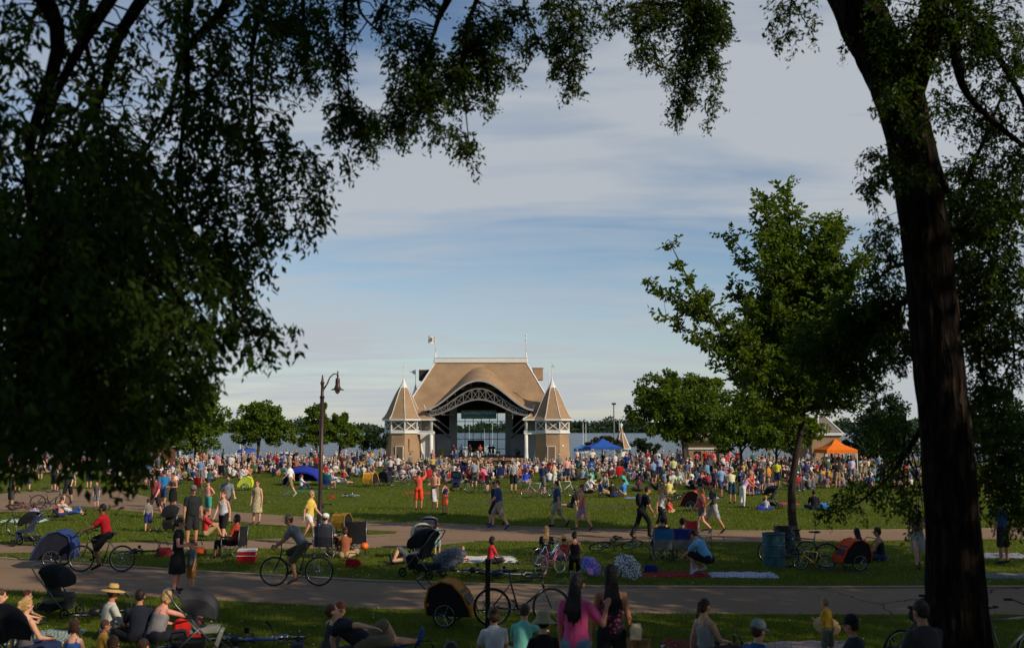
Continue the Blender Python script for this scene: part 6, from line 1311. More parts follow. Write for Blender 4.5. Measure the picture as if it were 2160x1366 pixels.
# --- strip between the paths, left part
PF(404, 1150, 'stand', -150, H=1.85, fat=.03, skin='tan', hair='brown', glasses=True, hat=('cap', (110, 108, 108)), top=('tee', (36, 42, 42)), bottom=('shorts', (40, 40, 44)), label='big man in dark tee and backwards grey cap standing at the left')
PF(470, 1142, 'walk2', 165, H=1.66, sex='f', skin='fair', hair='red', cut='bun', top=('tank', (196, 198, 206)), bottom=('shorts', blk), label='woman in pale tank top and black shorts walking toward the view')
PF(477, 1098, 'walk', -150, H=1.78, skin='fair', hair='brown', top=('tee', (112, 120, 132)), bottom=('shorts', (90, 80, 80)), label='man in slate grey tee behind the woman in pale tank top')
PF(438, 1090, 'hips', 150, H=1.5, skin='pink', hair='brown', hat=('cap', (50, 60, 90)), top=('none', wht), bottom=('shorts', (60, 150, 140)), label='shirtless boy in blue cap and teal shorts at the left')
PF(434, 1132, 'knees', -60, skin='tan', hair='brown', top=('tee', (200, 50, 54)), bottom=('shorts', tan_), label='person in red tee sitting on the grass beside the big man in dark tee')
camp_chair(at(492, 1176), R(80), blk, (30, 30, 32), 'black camping chair with the person in orange top')
figure(at(490, 1176), R(80), 'chair', skin='tan', hair='black', cut='bob', sex='f', top=('tee', (200, 74, 44)), bottom=('capri', blk), label='dark haired woman in orange top sitting in a black camping chair', vox=.014)
e = empty('cooler', at(521, 1186), R(4), 'red cooler with white lid on the grass', 'cooler'); m = MB(); m.box((0, 0, .16), (.46, .30, .32), taper=1.06); m.build('body', mat('cooler_red', (206, 30, 34), .4), e); m = MB(); m.box((0, 0, .345), (.50, .34, .05)); m.build('lid', WHITE, e); m = MB(); m.tube([(-.25, 0, .27), (-.26, -.17, .20), (.26, -.17, .20), (.25, 0, .27)], .012, 6); m.build('handle', WHITE, e)
bag(at(415, 1172), R(10), (176, 84, 40), 'orange brown picnic bag left of the woman in orange top', 1.3); bag(at(345, 1172), R(50), (120, 30, 36), 'dark red bag behind the woman in black dress', 1.2)
PF(311, 1121, 'stand', 30, H=1.15, child=True, skin='fair', hair='brown', top=('tee', (134, 128, 124)), bottom=('shorts', (40, 50, 110)), label='barefoot boy in grey tee and blue shorts standing on the left grass', shoes=None)
PF(326, 1092, 'walk', 170, H=1.76, skin='pink', hair='brown', cut='bald', fat=.02, top=('tee', (150, 66, 76)), bottom=('shorts', (50, 44, 44)), label='bald man in maroon shirt walking toward the view on the left path')
PF(344, 1070, 'walk2', 10, H=1.76, skin='tan', hair='brown', top=('tee', (44, 120, 170)), bottom=('shorts', (46, 60, 90)), label='man in bright blue tee right of the bald man in maroon')
PF(364, 1078, 'hold', 165, H=1.7, sex='f', skin='tan', hair='dark', glasses=True, top=('tank', (70, 66, 66)), bottom=('skirt', blk), label='woman in sunglasses and dark tank top pushing a small black stroller')
stroller(at(358, 1122), R(180), 'small black stroller on the left grass strip', s=.9)
PF(203, 1070, 'stand', 170, H=1.2, child=True, skin='fair', hair='brown', top=('tee', (88, 86, 88)), bottom=('shorts', (120, 128, 140)), label='small boy in grey tee and pale shorts standing on the left path')
PF(142, 1064, 'walk', -170, H=1.8, skin='fair', hair='blond', top=('tee', (40, 52, 48)), bottom=('shorts', blk), label='man in dark tee standing at the left path edge')
PF(22, 1076, 'stand', -40, H=1.8, skin='tan', hair='dark', top=('tee', (50, 66, 50)), bottom=('shorts', (60, 60, 60)), label='man in dark green tee standing near the left edge')
for px, yf, H, s, c, b, lb in ((52, 1040, 1.78, 'm', (38, 50, 50), nvy, 'man in dark green tee standing left of the two women on the far left'), (113, 1036, 1.66, 'f', (60, 50, 84), (36, 30, 40), 'woman in purple top on the far left path'), (130, 1038, 1.64, 'f', (60, 140, 150), (60, 60, 70), 'woman in teal top on the far left path'), (150, 1030, 1.7, 'm', (50, 150, 110), (150, 140, 120), 'person in sea green shirt on the far left path'), (84, 1012, 1.7, 'm', (214, 214, 208), (90, 90, 90), 'person in white top half hidden by hanging leaves at far left'), (187, 1030, 1.66, 'f', (40, 40, 44), (50, 70, 110), 'woman in dark top standing where the left path forks'), (240, 1028, 1.7, 'm', (46, 50, 60), (44, 44, 44), 'man in dark tee at the far edge of the left path'), (286, 1036, 1.8, 'm', (42, 44, 46), (40, 40, 40), 'broad man in charcoal tee left of the seated crowd'), (303, 1024, 1.7, 'f', (36, 36, 40), (150, 110, 90), 'woman in black top beside the broad man in charcoal')):
    PF(px, yf, random.choice(['stand', 'walk', 'hips']), random.choice([170, 150, -160, 20, -20]), H=H, sex=s, skin='fair', hair=random.choice(['brown', 'dark', 'blond']), cut='long' if s == 'f' else 'short', top=('tank' if s == 'f' else 'tee', c), bottom=('shorts', b), label=lb)
PF(128, 1092, 'knees', 60, skin='pink', hair='brown', H=1.6, top=('none', wht), bottom=('shorts', nvy), label='shirtless person sitting on the far left grass')
PF(72, 1100, 'cross', 30, H=1.4, sex='f', skin='fair', hair='brown', cut='bob', top=('tee', (160, 140, 190)), bottom=('shorts', nvy), label='girl in lavender tee sitting on the far left grass')
PF(148, 1098, 'recline', -100, H=1.5, skin='fair', hair='brown', top=('tee', (200, 200, 200)), bottom=('capri', (60, 90, 150)), label='person in pale top and blue trousers lounging on the far left grass')
blanket(at(50, 1098), R(5), 1.8, 1.3, (190, 220, 196), 'pale mint blanket on the far left grass')
bicycle(at(60, 1074), R(-80), (120, 40, 40), 'bicycle with red helmet on the bars lying at the far left', lay=R(70), lift=.05); bicycle(at(105, 1072), R(-60), (60, 60, 60), 'grey bicycle at the left path edge', lay=R(15)); bicycle(at(0, 1130), R(-85), (30, 30, 34), 'black bicycle cut off by the left edge'); bicycle(at(305, 1168), R(-70), (40, 40, 44), 'dark bicycle lying behind the red shirted cyclist', lay=R(80), lift=.05)
# --- standing and walking on the middle lawn and path
PF(541, 1104, 'stand', 175, H=1.66, sex='f', skin='fair', hair='brown', cut='pony', glasses=True, top=('sundress', (190, 172, 140, (96, 80, 66), 20)), bottom=('none', blk), label='woman in long beige patterned sundress standing on the path')
PF(652, 1148, 'walk', -105, H=1.70, sex='f', skin='fair', hair='blond', cut='short', glasses=True, top=('tee', (226, 190, 90)), bottom=('short_shorts', (226, 224, 218)), label='woman in yellow tee and white shorts striding right behind the cyclist')
PF(612, 1046, 'walk', 80, H=1.8, skin='fair', hair='grey', top=('tee', (226, 226, 226)), bottom=('shorts', (150, 126, 90)), shoes=(220, 220, 220), label='man in white tee and khaki shorts striding left across the lawn')
PF(883, 1076, 'arms_up', -8, H=1.76, skin='tan', hair='dark', top=('tee', (226, 96, 74)), bottom=('shorts', (236, 76, 40)), label='man in coral tee and orange shorts raising his arms to take a picture')
PF(917, 1074, 'hold', 160, H=1.78, skin='fair', hair='brown', top=('none', wht), bottom=('shorts', (120, 96, 80)), label='shirtless man holding a white towel on the lawn')
q = at(917, 1074); m = MB(); m.sheet([[(x, -.30-.03*math.sin(x*30+z*4), z) for x in (-.10, -.03, .04, .11)] for z in (.95, .75, .55, .38)]); o = m.build('towel', cloth((226, 226, 226)), smooth=True); o.location = q; tag(o, 'white towel held by the shirtless man', 'towel')
PF(938, 1085, 'hips', 60, H=1.45, sex='f', skin='tan', hair='brown', cut='pony', top=('tank', (40, 40, 96)), bottom=('shorts', (236, 110, 70)), label='girl in navy tank top and orange shorts beside the shirtless man')
PF(1052, 1116, 'walk', 85, H=1.78, skin='fair', hair='brown', fat=.01, top=('tee', (52, 78, 120)), bottom=('shorts', (156, 146, 130)), shoes=(50, 70, 140), label='man in blue tee and khaki shorts walking left on the path, left one of two')
PF(1043, 1108, 'walk2', 88, H=1.68, skin='fair', hair='dark', top=('tee', (36, 38, 42)), bottom=('shorts', (40, 40, 44)), label='person in black partly hidden behind the left man in blue tee')
PF(1176, 1111, 'walk2', 80, H=1.74, skin='fair', hair='brown', fat=.015, top=('tee', (46, 72, 112)), bottom=('shorts', (158, 148, 132)), shoes=blk, label='man in blue tee and khaki shorts walking right of the others, right one of two')
PF(1229, 1120, 'walk', 100, H=1.66, sex='f', skin='fair', hair='red', cut='bun', top=('tank', (232, 104, 96)), bottom=('skirt', (160, 130, 146, (110, 84, 100), 22)), label='woman in coral tank top and lilac skirt walking left on the path')
PF(1207, 1076, 'legs_out', 70, H=1.66, sex='f', skin='fair', hair='dark', cut='long', top=('tee', blk), bottom=('short_shorts', (60, 60, 60)), label='woman in black top sitting behind the woman in lilac skirt')
PF(1354, 1138, 'rush', -80, H=1.78, skin='tan', hair='dark', top=('tee', (28, 28, 32)), bottom=('pants', (26, 26, 28)), shoes=blk, bag='backpack', label='man dressed all in black hurrying right with a backpack')
PF(1396, 1126, 'walk', -120, H=1.66, sex='f', skin='fair', hair='blond', cut='pony', top=('tank', (224, 222, 216)), bottom=('capri', blk), shoes=(210, 60, 50), label='woman in white tank top, black capris and red shoes')
PF(1413, 1082, 'cross', 10, H=1.2, child=True, skin='fair', hair='brown', hat=('cap', (190, 60, 60)), top=('tee', (206, 50, 50)), bottom=('shorts', tan_), label='child in red tee and red cap sitting on the lawn')
PF(1480, 1126, 'walk2', 95, H=1.66, sex='f', skin='fair', hair='blond', cut='pony', top=('tank', (190, 84, 96)), bottom=('short_shorts', (100, 98, 96)), label='woman in rose tank top and short grey shorts walking left')
PF(1506, 1124, 'walk', 88, H=1.78, skin='tan', hair='dark', top=('tee', (52, 62, 60)), bottom=('shorts', (170, 174, 180, (60, 66, 90), 18)), shoes=blk, label='man in dark tee and pale plaid shorts walking left')
# mid lawn by the lamp post
e = empty('dome_tent', at(640, 1022), R(0), 'bright blue beach dome tent on the lawn left of the lamp pole', 'tent'); m = MB(); rows = []
for i in range(9):
    t = i/8; rows.append([(1.35*math.cos(math.pi*t)*(1-.12*abs(u)), u*1.0, 1.25*math.sin(math.pi*t)**.8*math.sqrt(max(0, 1-.55*u*u))*(1 if u < .9 else .25)) for u in (-1, -.7, -.35, 0, .35, .7, 1)])
m.sheet(rows); m.build('fabric', cloth((34, 50, 150)), e, smooth=True); m = MB()
for u in (-.95, 0, .95): m.tube([(1.37*math.cos(math.pi*i/16)*(1-.12*abs(u)), u, .02+1.25*math.sin(math.pi*i/16)**.8*math.sqrt(max(0, 1-.55*u*u))) for i in range(17)], .014, 5)
m.build('tent_pole', cloth((20, 30, 90)), e)
blanket(at(645, 1036), 0, 2.2, 1.3, (40, 110, 80), 'green mat in front of the blue dome tent')
PF(636, 1031, 'knees', -70, H=1.64, sex='f', skin='fair', hair='brown', cut='pony', top=('tee', (226, 226, 226)), bottom=('jeans', (50, 60, 110)), label='woman in white tee and blue jeans sitting in front of the dome tent')
camp_chair(at(694, 1032), R(-20), (30, 110, 110), (40, 60, 140), 'teal camping chair just right of the lamp pole'); figure(at(694, 1032), R(-20), 'chair', skin='fair', hair='grey', top=('tee', (130, 160, 210)), bottom=('shorts', tan_), label='person in light blue shirt in the teal camping chair', near=False, vox=.02)
PF(716, 1030, 'recline', -70, H=1.72, skin='fair', hair='brown', hat=('straw', (206, 120, 70)), top=('tee', (228, 228, 226)), bottom=('shorts', (90, 90, 90)), label='person in white tee and orange sun hat lounging right of the teal chair')
PF(724, 1010, 'cross', -40, H=1.7, skin='fair', hair='brown', top=('tank', (200, 40, 44)), bottom=('shorts', nvy), label='person in red tank top sitting behind the orange sun hat')
bicycle(at(740, 1048), R(-95), (120, 180, 200), 'small pale blue children bicycle lying on the lawn', .62, lay=R(75), lift=.04, white=True)
bag(at(700, 1050), R(20), (170, 30, 34), 'small red bag on the grass beside the children bicycle', .7)
PF(697, 1006, 'cross', 0, H=1.66, sex='f', skin='fair', hair='brown', cut='bun', top=('tank', (230, 228, 226)), bottom=('shorts', nvy), label='woman in white tank top sitting right of the lamp pole')
trailer(at(782, 1026), R(-20), (224, 160, 50), (30, 30, 32), 'yellow and black bike trailer on the lawn edge of the crowd'); trailer(at(812, 1024), R(60), (34, 34, 38), (40, 44, 50), 'black bike trailer next to the yellow one on the lawn')
trailer(at(722, 1122), R(-20), (150, 116, 40), (24, 24, 26), 'small yellow edged black bike trailer right of the lamp base', .75)
trailer(at(518, 1034), R(95), (214, 206, 40), (170, 190, 70), 'bright yellow green bike trailer on the left lawn', .9)
bicycle(at(671, 1122), R(8), (30, 30, 34), 'black bicycle leaning against the lamp post', lay=R(10))
bicycle(at(845, 1024), R(-60), (170, 170, 180), 'silver bicycle at the front edge of the crowd, left of its pair', group='silver bicycles by the crowd'); bicycle(at(868, 1020), R(-95), (176, 178, 186), 'silver bicycle at the front edge of the crowd, right of its pair', group='silver bicycles by the crowd')
camp_chair(at(902, 1018), R(5), (200, 36, 36), (170, 30, 30), 'red camping chair behind the man in orange shorts'); camp_chair(at(424, 1040), R(-30), (206, 30, 34), (180, 26, 30), 'red camping chair on the left lawn'); camp_chair(at(1306, 1010), R(0), (214, 34, 34), (190, 30, 30), 'red camping chair right of the blue canopy'); camp_chair(at(1056, 1012), R(0), (30, 44, 100), (30, 40, 90), 'navy camping chair left of the man in grey tee')
stroller(at(962, 1034), R(0), 'wide black double stroller on the lawn', (24, 26, 34), (40, 60, 90), 1.1)
PF(1027, 1038, 'lean_f', 75, H=1.68, sex='f', skin='fair', hair='brown', cut='pony', top=('tee', (236, 110, 150)), bottom=('shorts', blk), label='woman in bright pink tee leaning over a bicycle'); bicycle(at(1008, 1040), R(70), (40, 40, 44), 'dark bicycle held by the woman in bright pink')
PF(1000, 1030, 'stand', 0, H=1.74, skin='fair', hair='brown', top=('tee', (150, 156, 166)), bottom=('shorts', (50, 50, 60)), label='man in pale grey tee left of the woman in bright pink')
PF(1083, 1038, 'stand', 5, H=1.8, skin='fair', hair='grey', top=('tee', (160, 160, 158)), bottom=('shorts', (26, 26, 30)), label='man in light grey tee and black shorts seen from behind on the lawn')
PF(1107, 1030, 'squat', -20, H=1.78, skin='fair', hair='brown', top=('tee', (40, 70, 190)), bottom=('shorts', (150, 130, 130)), label='man in royal blue tee crouching right of the man in grey')
PF(1145, 1044, 'hold', -35, H=1.78, skin='fair', hair='dark', hat=('cap', (200, 200, 196)), top=('tee', (50, 64, 96)), bottom=('shorts', (110, 104, 96)), label='man in pale cap and navy tee standing with the white bicycle')
PF(1170, 1030, 'hold', 60, H=1.66, sex='f', skin='fair', hair='brown', hat=('cap', (220, 220, 214)), top=('tank', (210, 196, 160)), bottom=('shorts', (200, 190, 170)), label='woman in cream tank top and white cap by the white bicycle')
PF(1196, 1018, 'stand', 10, H=1.74, skin='fair', hair='grey', top=('tee', (236, 170, 150)), bottom=('shorts', nvy), label='person in salmon tee behind the white bicycle')
bicycle(at(1188, 1048), R(-80), (214, 214, 210), 'white bicycle standing on the lawn in front of the crowd, nearer the right', 1.05); bicycle(at(1132, 1050), R(85), (170, 176, 180), 'silver bicycle behind the man in pale cap', lay=R(12))
for px, yf, ps, h, c, b, lb in ((1246, 1018, 'cross', 0, (110, 200, 170), tan_, 'person in mint tee sitting left of the group with the white umbrella'), (1262, 1016, 'cross', 10, (90, 110, 60), (60, 60, 60), 'person in moss green tee sitting near the blue canopy'), (1276, 1032, 'legs_out', -10, (150, 154, 150), nvy, 'person in grey tee leaning back among the lawn group'), (1246, 1036, 'knees', -60, (236, 236, 236), (70, 60, 60), 'person in white tee with knees up at the left of the lawn group'), (1268, 1048, 'side_sit', -80, (60, 80, 130), tan_, 'person in blue top at the front of the lawn group'), (1292, 1048, 'cross', -10, (40, 44, 42), nvy, 'man in dark green cap and tee with his back turned in the lawn group'), (1316, 1046, 'knees', 60, (60, 130, 210), tan_, 'person in sky blue top left of the folding lawn chair'), (1236, 1040, 'cross', -70, (190, 190, 190), blk, 'person in pale grey tee at the left end of the lawn group')):
    PF(px, yf, ps, h, H=1.68, skin='fair', hair='brown', top=('tee', c), bottom=('shorts', b), label=lb)
e = empty('lawn_chair', at(1324, 1030), R(-115), 'teal folding lawn chair tipped low on the middle lawn', 'lawn chair'); m = MB(); m.tube([(-.28, -.30, .8), (-.28, .0, .25), (-.28, .55, .22)], .014, 6); m.tube([(.28, -.30, .8), (.28, .0, .25), (.28, .55, .22)], .014, 6)
for x in (-.28, .28): m.tube([(x, .5, .22), (x, .62, 0)], .013, 6); m.tube([(x, .05, .25), (x, -.25, 0)], .013, 6)
m.tube([(-.28, -.30, .8), (.28, -.30, .8)], .014, 6); m.build('frame', CHR, e); m = MB(); m.sheet([[(-.27, -.30, .79), (.27, -.30, .79)], [(-.27, 0, .25), (.27, 0, .25)]]); m.build('backrest', cloth((50, 170, 150)), e); m = MB(); m.sheet([[(-.27, 0, .245), (.27, 0, .245)], [(-.27, .52, .215), (.27, .52, .215)]]); m.build('seat', cloth((50, 170, 150)), e)
blanket(at(1345, 1050), R(-10), 1.4, 1.0, (150, 160, 190), 'pale striped towel right of the sky blue top', ((60, 70, 120), 8))
for px, yf, ps, h, c, b, cu_, lb in ((1386, 1044, 'recline', 30, (44, 48, 50), blk, 'short', 'man in dark tee lounging left of the yellow shirted person'), (1411, 1042, 'cross', 0, (226, 206, 120), tan_, 'short', 'person in pale yellow tee sitting before the lying bicycles'), (1350, 1036, 'cross', 40, (90, 50, 50), blk, 'bob', 'woman in dark red top sitting behind the striped towel'), (1458, 1018, 'cross', 0, (230, 226, 214), nvy, 'pony', 'woman in white top sitting by the linden trunks, left of two'), (1482, 1020, 'cross', 5, (234, 232, 230), blk, 'short', 'man in white tee and red cap sitting by the linden trunks'), (1497, 1034, 'squat', 30, (140, 30, 40), blk, 'short', 'person in dark red tee crouching by the lying bicycles')):
    PF(px, yf, ps, h, H=1.70, skin='tan', hair='brown', cut=cu_, sex='f' if cu_ != 'short' else 'm', top=('tee', c), bottom=('shorts', b), label=lb)
bicycle(at(1428, 1060), R(-85), (60, 62, 66), 'dark bicycle lying on the lawn in front of the yellow shirted person', lay=R(60), lift=.04); bicycle(at(1456, 1052), R(-100), (90, 90, 96), 'grey bicycle lying next to the dark one on the lawn', lay=R(72), lift=.04)
trailer(at(1462, 1078), R(60), (190, 84, 40), (60, 40, 36), 'orange brown bike trailer on the lawn left of the rose tank top')
for px, yf, ps, h, H, s, c, b, lb in ((1391, 1014, 'stand', 0, 1.8, 'm', (160, 176, 210), nvy, 'man in light blue tee and white cap standing before the lindens'), (1421, 1020, 'stand', 5, 1.8, 'm', (200, 204, 140), (40, 44, 54), 'man in pale yellow green tee standing before the lindens'), (1352, 1010, 'hold', 80, 1.74, 'm', (34, 38, 52), (40, 40, 44), 'person in dark navy standing right of the red camping chair'), (1470, 990, 'hips', 20, 1.66, 'f', (224, 60, 90), (60, 60, 60), 'woman in pink red tank top standing near the lindens'), (1488, 988, 'stand', 160, 1.7, 'm', (206, 40, 50), blk, 'person in red tee standing near the linden trunks'),
    (1545, 1062, 'lean_f', 0, 1.8, 'm', (216, 206, 160), (40, 66, 80), 'man in cream tee and dark shorts bending forward on the right lawn'), (1521, 1052, 'walk', -160, 1.76, 'm', (130, 160, 196), (50, 60, 90), 'man in light blue shirt left of the man in cream tee'), (1568, 1070, 'lean_f', -70, 1.68, 'f', (200, 170, 200), (224, 220, 210), 'woman in lilac top and white trousers leaning forward'), (1584, 1046, 'stand', 10, 1.66, 'f', (200, 120, 90), (200, 60, 50), 'woman in rust top and red shorts right of the white trousers'),
    (1600, 1030, 'walk', 80, 1.7, 'f', (200, 90, 120), (60, 50, 60), 'woman in pink top walking left on the right lawn'), (1622, 1042, 'hips', 60, 1.74, 'm', (206, 130, 50), (60, 56, 50), 'man in orange tee standing left of the bent tree trunk'), (1640, 1028, 'stand', -20, 1.7, 'm', (226, 216, 60), nvy, 'person in bright yellow vest left of the bent tree trunk'), (1532, 1000, 'stand', 0, 1.74, 'm', (200, 50, 60), (200, 200, 200), 'person in red tee and white shorts standing in the right crowd')):
    PF(px, yf, ps, h, H=H, sex=s, skin='tan', hair=random.choice(['brown', 'dark']), cut='pony' if s == 'f' else 'short', top=('tank' if s == 'f' else 'tee', c), bottom=('pants' if b == (224, 220, 210) else 'shorts', b), hat=('cap', (220, 218, 210)) if px == 1391 else None, label=lb)
stroller(at(1628, 1072), R(60), 'black stroller left of the bent tree trunk'); PF(1615, 1076, 'cross', -30, H=1.2, child=True, skin='fair', hair='blond', top=('tee', (190, 190, 200)), bottom=('shorts', (40, 60, 150)), label='child sitting beside the black stroller by the bent trunk')
bag(at(1605, 1076), R(0), (40, 60, 170), 'blue bag on the grass left of the black stroller by the bent trunk', 1.0)
PF(1718, 1075, 'cross', -10, H=1.7, skin='brown', hair='black', top=('tee', blk), bottom=('shorts', nvy), label='person in black tee sitting right of the bent tree trunk'); bag(at(1738, 1072), R(0), (60, 140, 210), 'sky blue bag beside the person in black right of the bent trunk', 1.2)
trailer(at(1742, 1022), R(-10), (226, 170, 50), (200, 140, 40), 'yellow bike trailer far right of the bent tree trunk'); bicycle(at(1690, 1040), R(-30), (60, 64, 60), 'dark bicycle standing right of the bent tree trunk')
# --- strip between the paths, centre and right
PF(1152, 1172, 'cross', -10, H=1.64, sex='f', skin='fair', hair='blond', cut='long', top=('tee', blk), bottom=('capri', blk), label='woman with long blond hair and black top sitting on the strip')
PF(1190, 1182, 'cross', 0, H=1.25, child=True, skin='fair', hair='brown', hat=('straw', (200, 160, 96)), top=('tee', (206, 40, 40)), bottom=('shorts', nvy), label='child in red tee and small straw hat sitting on the strip')
PF(1213, 1211, 'kneel', 5, H=1.4, sex='f', skin='tan', hair='black', cut='bun', top=('tank', (24, 24, 26)), bottom=('capri', blk), label='dark haired girl in black tank top seen from behind on the strip')
bicycle(at(1162, 1212), R(-38), (236, 120, 160), 'pink step-through bicycle with white tyres', .78, low=True, white=True, fender=(240, 130, 165)); bicycle(at(1160, 1190), R(-60), (150, 190, 210), 'pale blue children bicycle behind the pink bicycle', .7, low=True)
stroller(at(888, 1178), R(20), 'stroller with cream and black canopy on the strip', (196, 186, 166), (60, 60, 64), .95); stroller(at(903, 1158), R(10), 'grey blue stroller behind the cream canopy stroller', (70, 84, 110), (60, 64, 80), .95)
PF(922, 1172, 'stand', 20, H=.92, child=True, skin='fair', hair='brown', top=('tee', (110, 124, 124)), bottom=('shorts', (130, 150, 150)), label='toddler in grey standing beside the strollers')
PF(866, 1186, 'lie', 140, H=1.74, skin='fair', hair='brown', top=('tee', (70, 76, 84)), bottom=('shorts', (80, 84, 90)), label='man lying on the grass left of the strollers')
stroller(at(893, 1216), R(60), 'large black stroller at the far edge of the near path', s=1.12)
umbrella(at(945, 1212), R(38), R(-35), (70, 72, 76), 'dark grey speckled umbrella lying open behind the large black stroller', (38, [(50, 52, 56), (110, 112, 118), (60, 62, 66)], 'cells'), 1.0, .38)
umbrella(at(1247, 1216), R(48), R(35), (110, 90, 190), 'multicoloured purple and blue umbrella lying open on the strip', (16, [(90, 70, 180), (50, 110, 200), (190, 80, 150), (70, 60, 150), (120, 150, 220), (200, 120, 170)], 'cells'), .62, .27)
umbrella(at(1325, 1222), R(50), R(30), (150, 150, 148), 'black and white patterned umbrella lying open right of the purple one', (40, [(30, 30, 32), (206, 204, 200), (40, 40, 42), (196, 194, 190)], 'cells'), .80, .32)
PF(977, 1184, 'cross', 170, H=.78, child=True, skin='pink', hair='blond', top=('tee', (90, 94, 104)), bottom=('shorts', (80, 80, 90)), label='baby sitting on the white blanket on the strip')
blanket(at(1008, 1180), R(4), 2.2, 1.2, (214, 208, 200), 'white blanket under the baby on the strip'); PF(1034, 1188, 'cross', -60, H=1.35, sex='f', child=True, skin='brown', hair='black', cut='bob', top=('tee', (210, 50, 60)), bottom=('shorts', (60, 50, 60)), label='child in red tee sitting on the end of the white blanket')
bicycle(at(1020, 1208), R(-88), (150, 154, 160), 'silver bicycle lying on the strip, left of its pair', lay=R(80), lift=.05, group='silver bicycles lying on the strip'); bicycle(at(1082, 1214), R(-100), (170, 172, 176), 'silver bicycle lying on the strip, right of its pair', lay=R(82), lift=.05, group='silver bicycles lying on the strip')
bicycle(at(1290, 1162), R(-70), (44, 46, 52), 'dark bicycle lying left of the blue camping chairs', lay=R(62), lift=.05)
camp_chair(at(1396, 1182), R(6), (40, 110, 160), (116, 114, 112), 'blue and grey camping chair, leftmost of the three on the strip', 1.0); camp_chair(at(1440, 1182), R(-6), (46, 52, 130), (112, 110, 108), 'indigo and grey camping chair, middle of the three on the strip', 1.0); camp_chair(at(1475, 1160), R(-60), (206, 44, 44), (116, 114, 112), 'red and grey camping chair, rightmost of the three on the strip', 1.0)
figure(at(1396, 1182), R(6), 'chair', H=1.74, skin='tan', hair='black', top=('tee', (50, 50, 56)), bottom=('shorts', blk), label='dark haired person sitting in the blue camping chair'); figure(at(1440, 1182), R(-6), 'chair', H=1.66, skin='tan', hair='black', top=('tee', (60, 60, 90)), bottom=('shorts', blk), label='dark haired person sitting in the indigo camping chair')
PF(1494, 1214, 'squat', 50, H=1.78, skin='tan', hair='black', top=('tee', (104, 164, 206)), bottom=('shorts', (28, 28, 32)), shoes=(200, 200, 200), label='man in light blue tee crouching over a toddler on the strip'); PF(1462, 1212, 'cross', -60, H=.9, child=True, skin='fair', hair='blond', top=('tee', (190, 170, 200)), bottom=('shorts', (160, 90, 110)), label='toddler in pale lilac tee in front of the crouching man')
blanket(at(1425, 1212), R(2), 1.7, .9, (150, 20, 34), 'red blanket left of the crouching man'); blanket(at(1568, 1213), R(-3), 1.7, .8, (206, 204, 214), 'white blanket right of the crouching man', ((170, 160, 190), 4)); bag(at(1372, 1208), R(0), (36, 40, 110), 'blue tote bag at the end of the red blanket', 1.0)
def drum(px, yf, col, lb, s=1):
    e = empty('trash_drum', at(px, yf), 0, lb, 'trash can', 'metal drum trash cans'); m = MB(); r = .30*s
    m.lathe([(r, 0), (r, .02), (r*.985, .03), (r*.985, .28), (r*1.03, .30), (r*.985, .32), (r*.985, .56), (r*1.03, .58), (r*.985, .60), (r*.985, .85), (r*1.03, .87), (r*1.03, .89), (r*.95, .89), (r*.94, .05)], 28, close=False); m.build('drum', mat('drum_%d' % col[0], col, .5, .35, 5, .2, 12, metal=.2), e, smooth=False); m = MB(); m.ell((0, 0, .62), (r*.9, r*.9, .18), 12, 6); m.build('liner', mat('liner_black', (20, 20, 22), .35), e, smooth=True)
drum(1633, 1194, (52, 92, 100), 'teal painted drum trash can with scuffed sides'); drum(1656, 1176, (44, 54, 58), 'dark drum trash can behind the teal one')
bicycle(at(1702, 1196), R(82), (60, 110, 100), 'green mountain bicycle leaning by the drum trash cans', .98, lay=R(-8)); bicycle(at(1716, 1202), R(70), (230, 170, 40), 'small yellow children bicycle in front of the green bicycle', .60, lay=R(6)); bicycle(at(1664, 1190), R(80), (40, 40, 46), 'black bicycle between the drum and the bent tree trunk', .95, lay=R(8)); 
trailer(at(1800, 1200), R(100), (214, 70, 30), (34, 30, 30), 'orange and black bike trailer right of the leaning bicycles', .85)
PF(1813, 1180, 'cross', 20, H=1.68, sex='f', skin='brown', hair='black', cut='long', top=('tee', (90, 170, 170)), bottom=('shorts', nvy), label='woman in teal top sitting behind the orange trailer'); PF(1860, 1182, 'cross', 60, H=1.72, skin='tan', hair='dark', hat=('cap', (60, 50, 50)), top=('tank', (28, 28, 30)), bottom=('shorts', nvy), label='man in black tank top and cap sitting in the shade at the right')
PF(1938, 1200, 'walk', 175, H=1.68, sex='f', skin='fair', hair='brown', cut='pony', top=('tank', (160, 110, 110)), bottom=('skirt', (150, 144, 136)), label='woman in pinkish top walking in the shade left of the elm trunk'); PF(2118, 1190, 'stand', 30, H=1.76, skin='tan', hair='dark', top=('tee', (50, 80, 130)), bottom=('shorts', (40, 40, 44)), label='man in blue tee in deep shade right of the elm trunk')
blanket(at(2110, 1172), 0, 1.6, 1.0, (150, 150, 160), 'pale blanket in deep shade at the right edge'); blanket(at(2100, 1215), 0, 2.2, .8, (120, 120, 120), 'grey blanket near the right edge by the near path')
PF(2085, 1060, 'stand', 20, H=1.7, skin='fair', hair='brown', top=('tee', (170, 40, 50)), bottom=('shorts', blk), label='person in red tee at the far right lawn')
camp_chair(at(748, 1172), R(10), blk, (26, 26, 28), 'black high backed camping chair right of the cyclist', 1.12); bag(at(743, 1196), 0, (170, 24, 30), 'dark red bag beneath the black camping chair', 1.1)
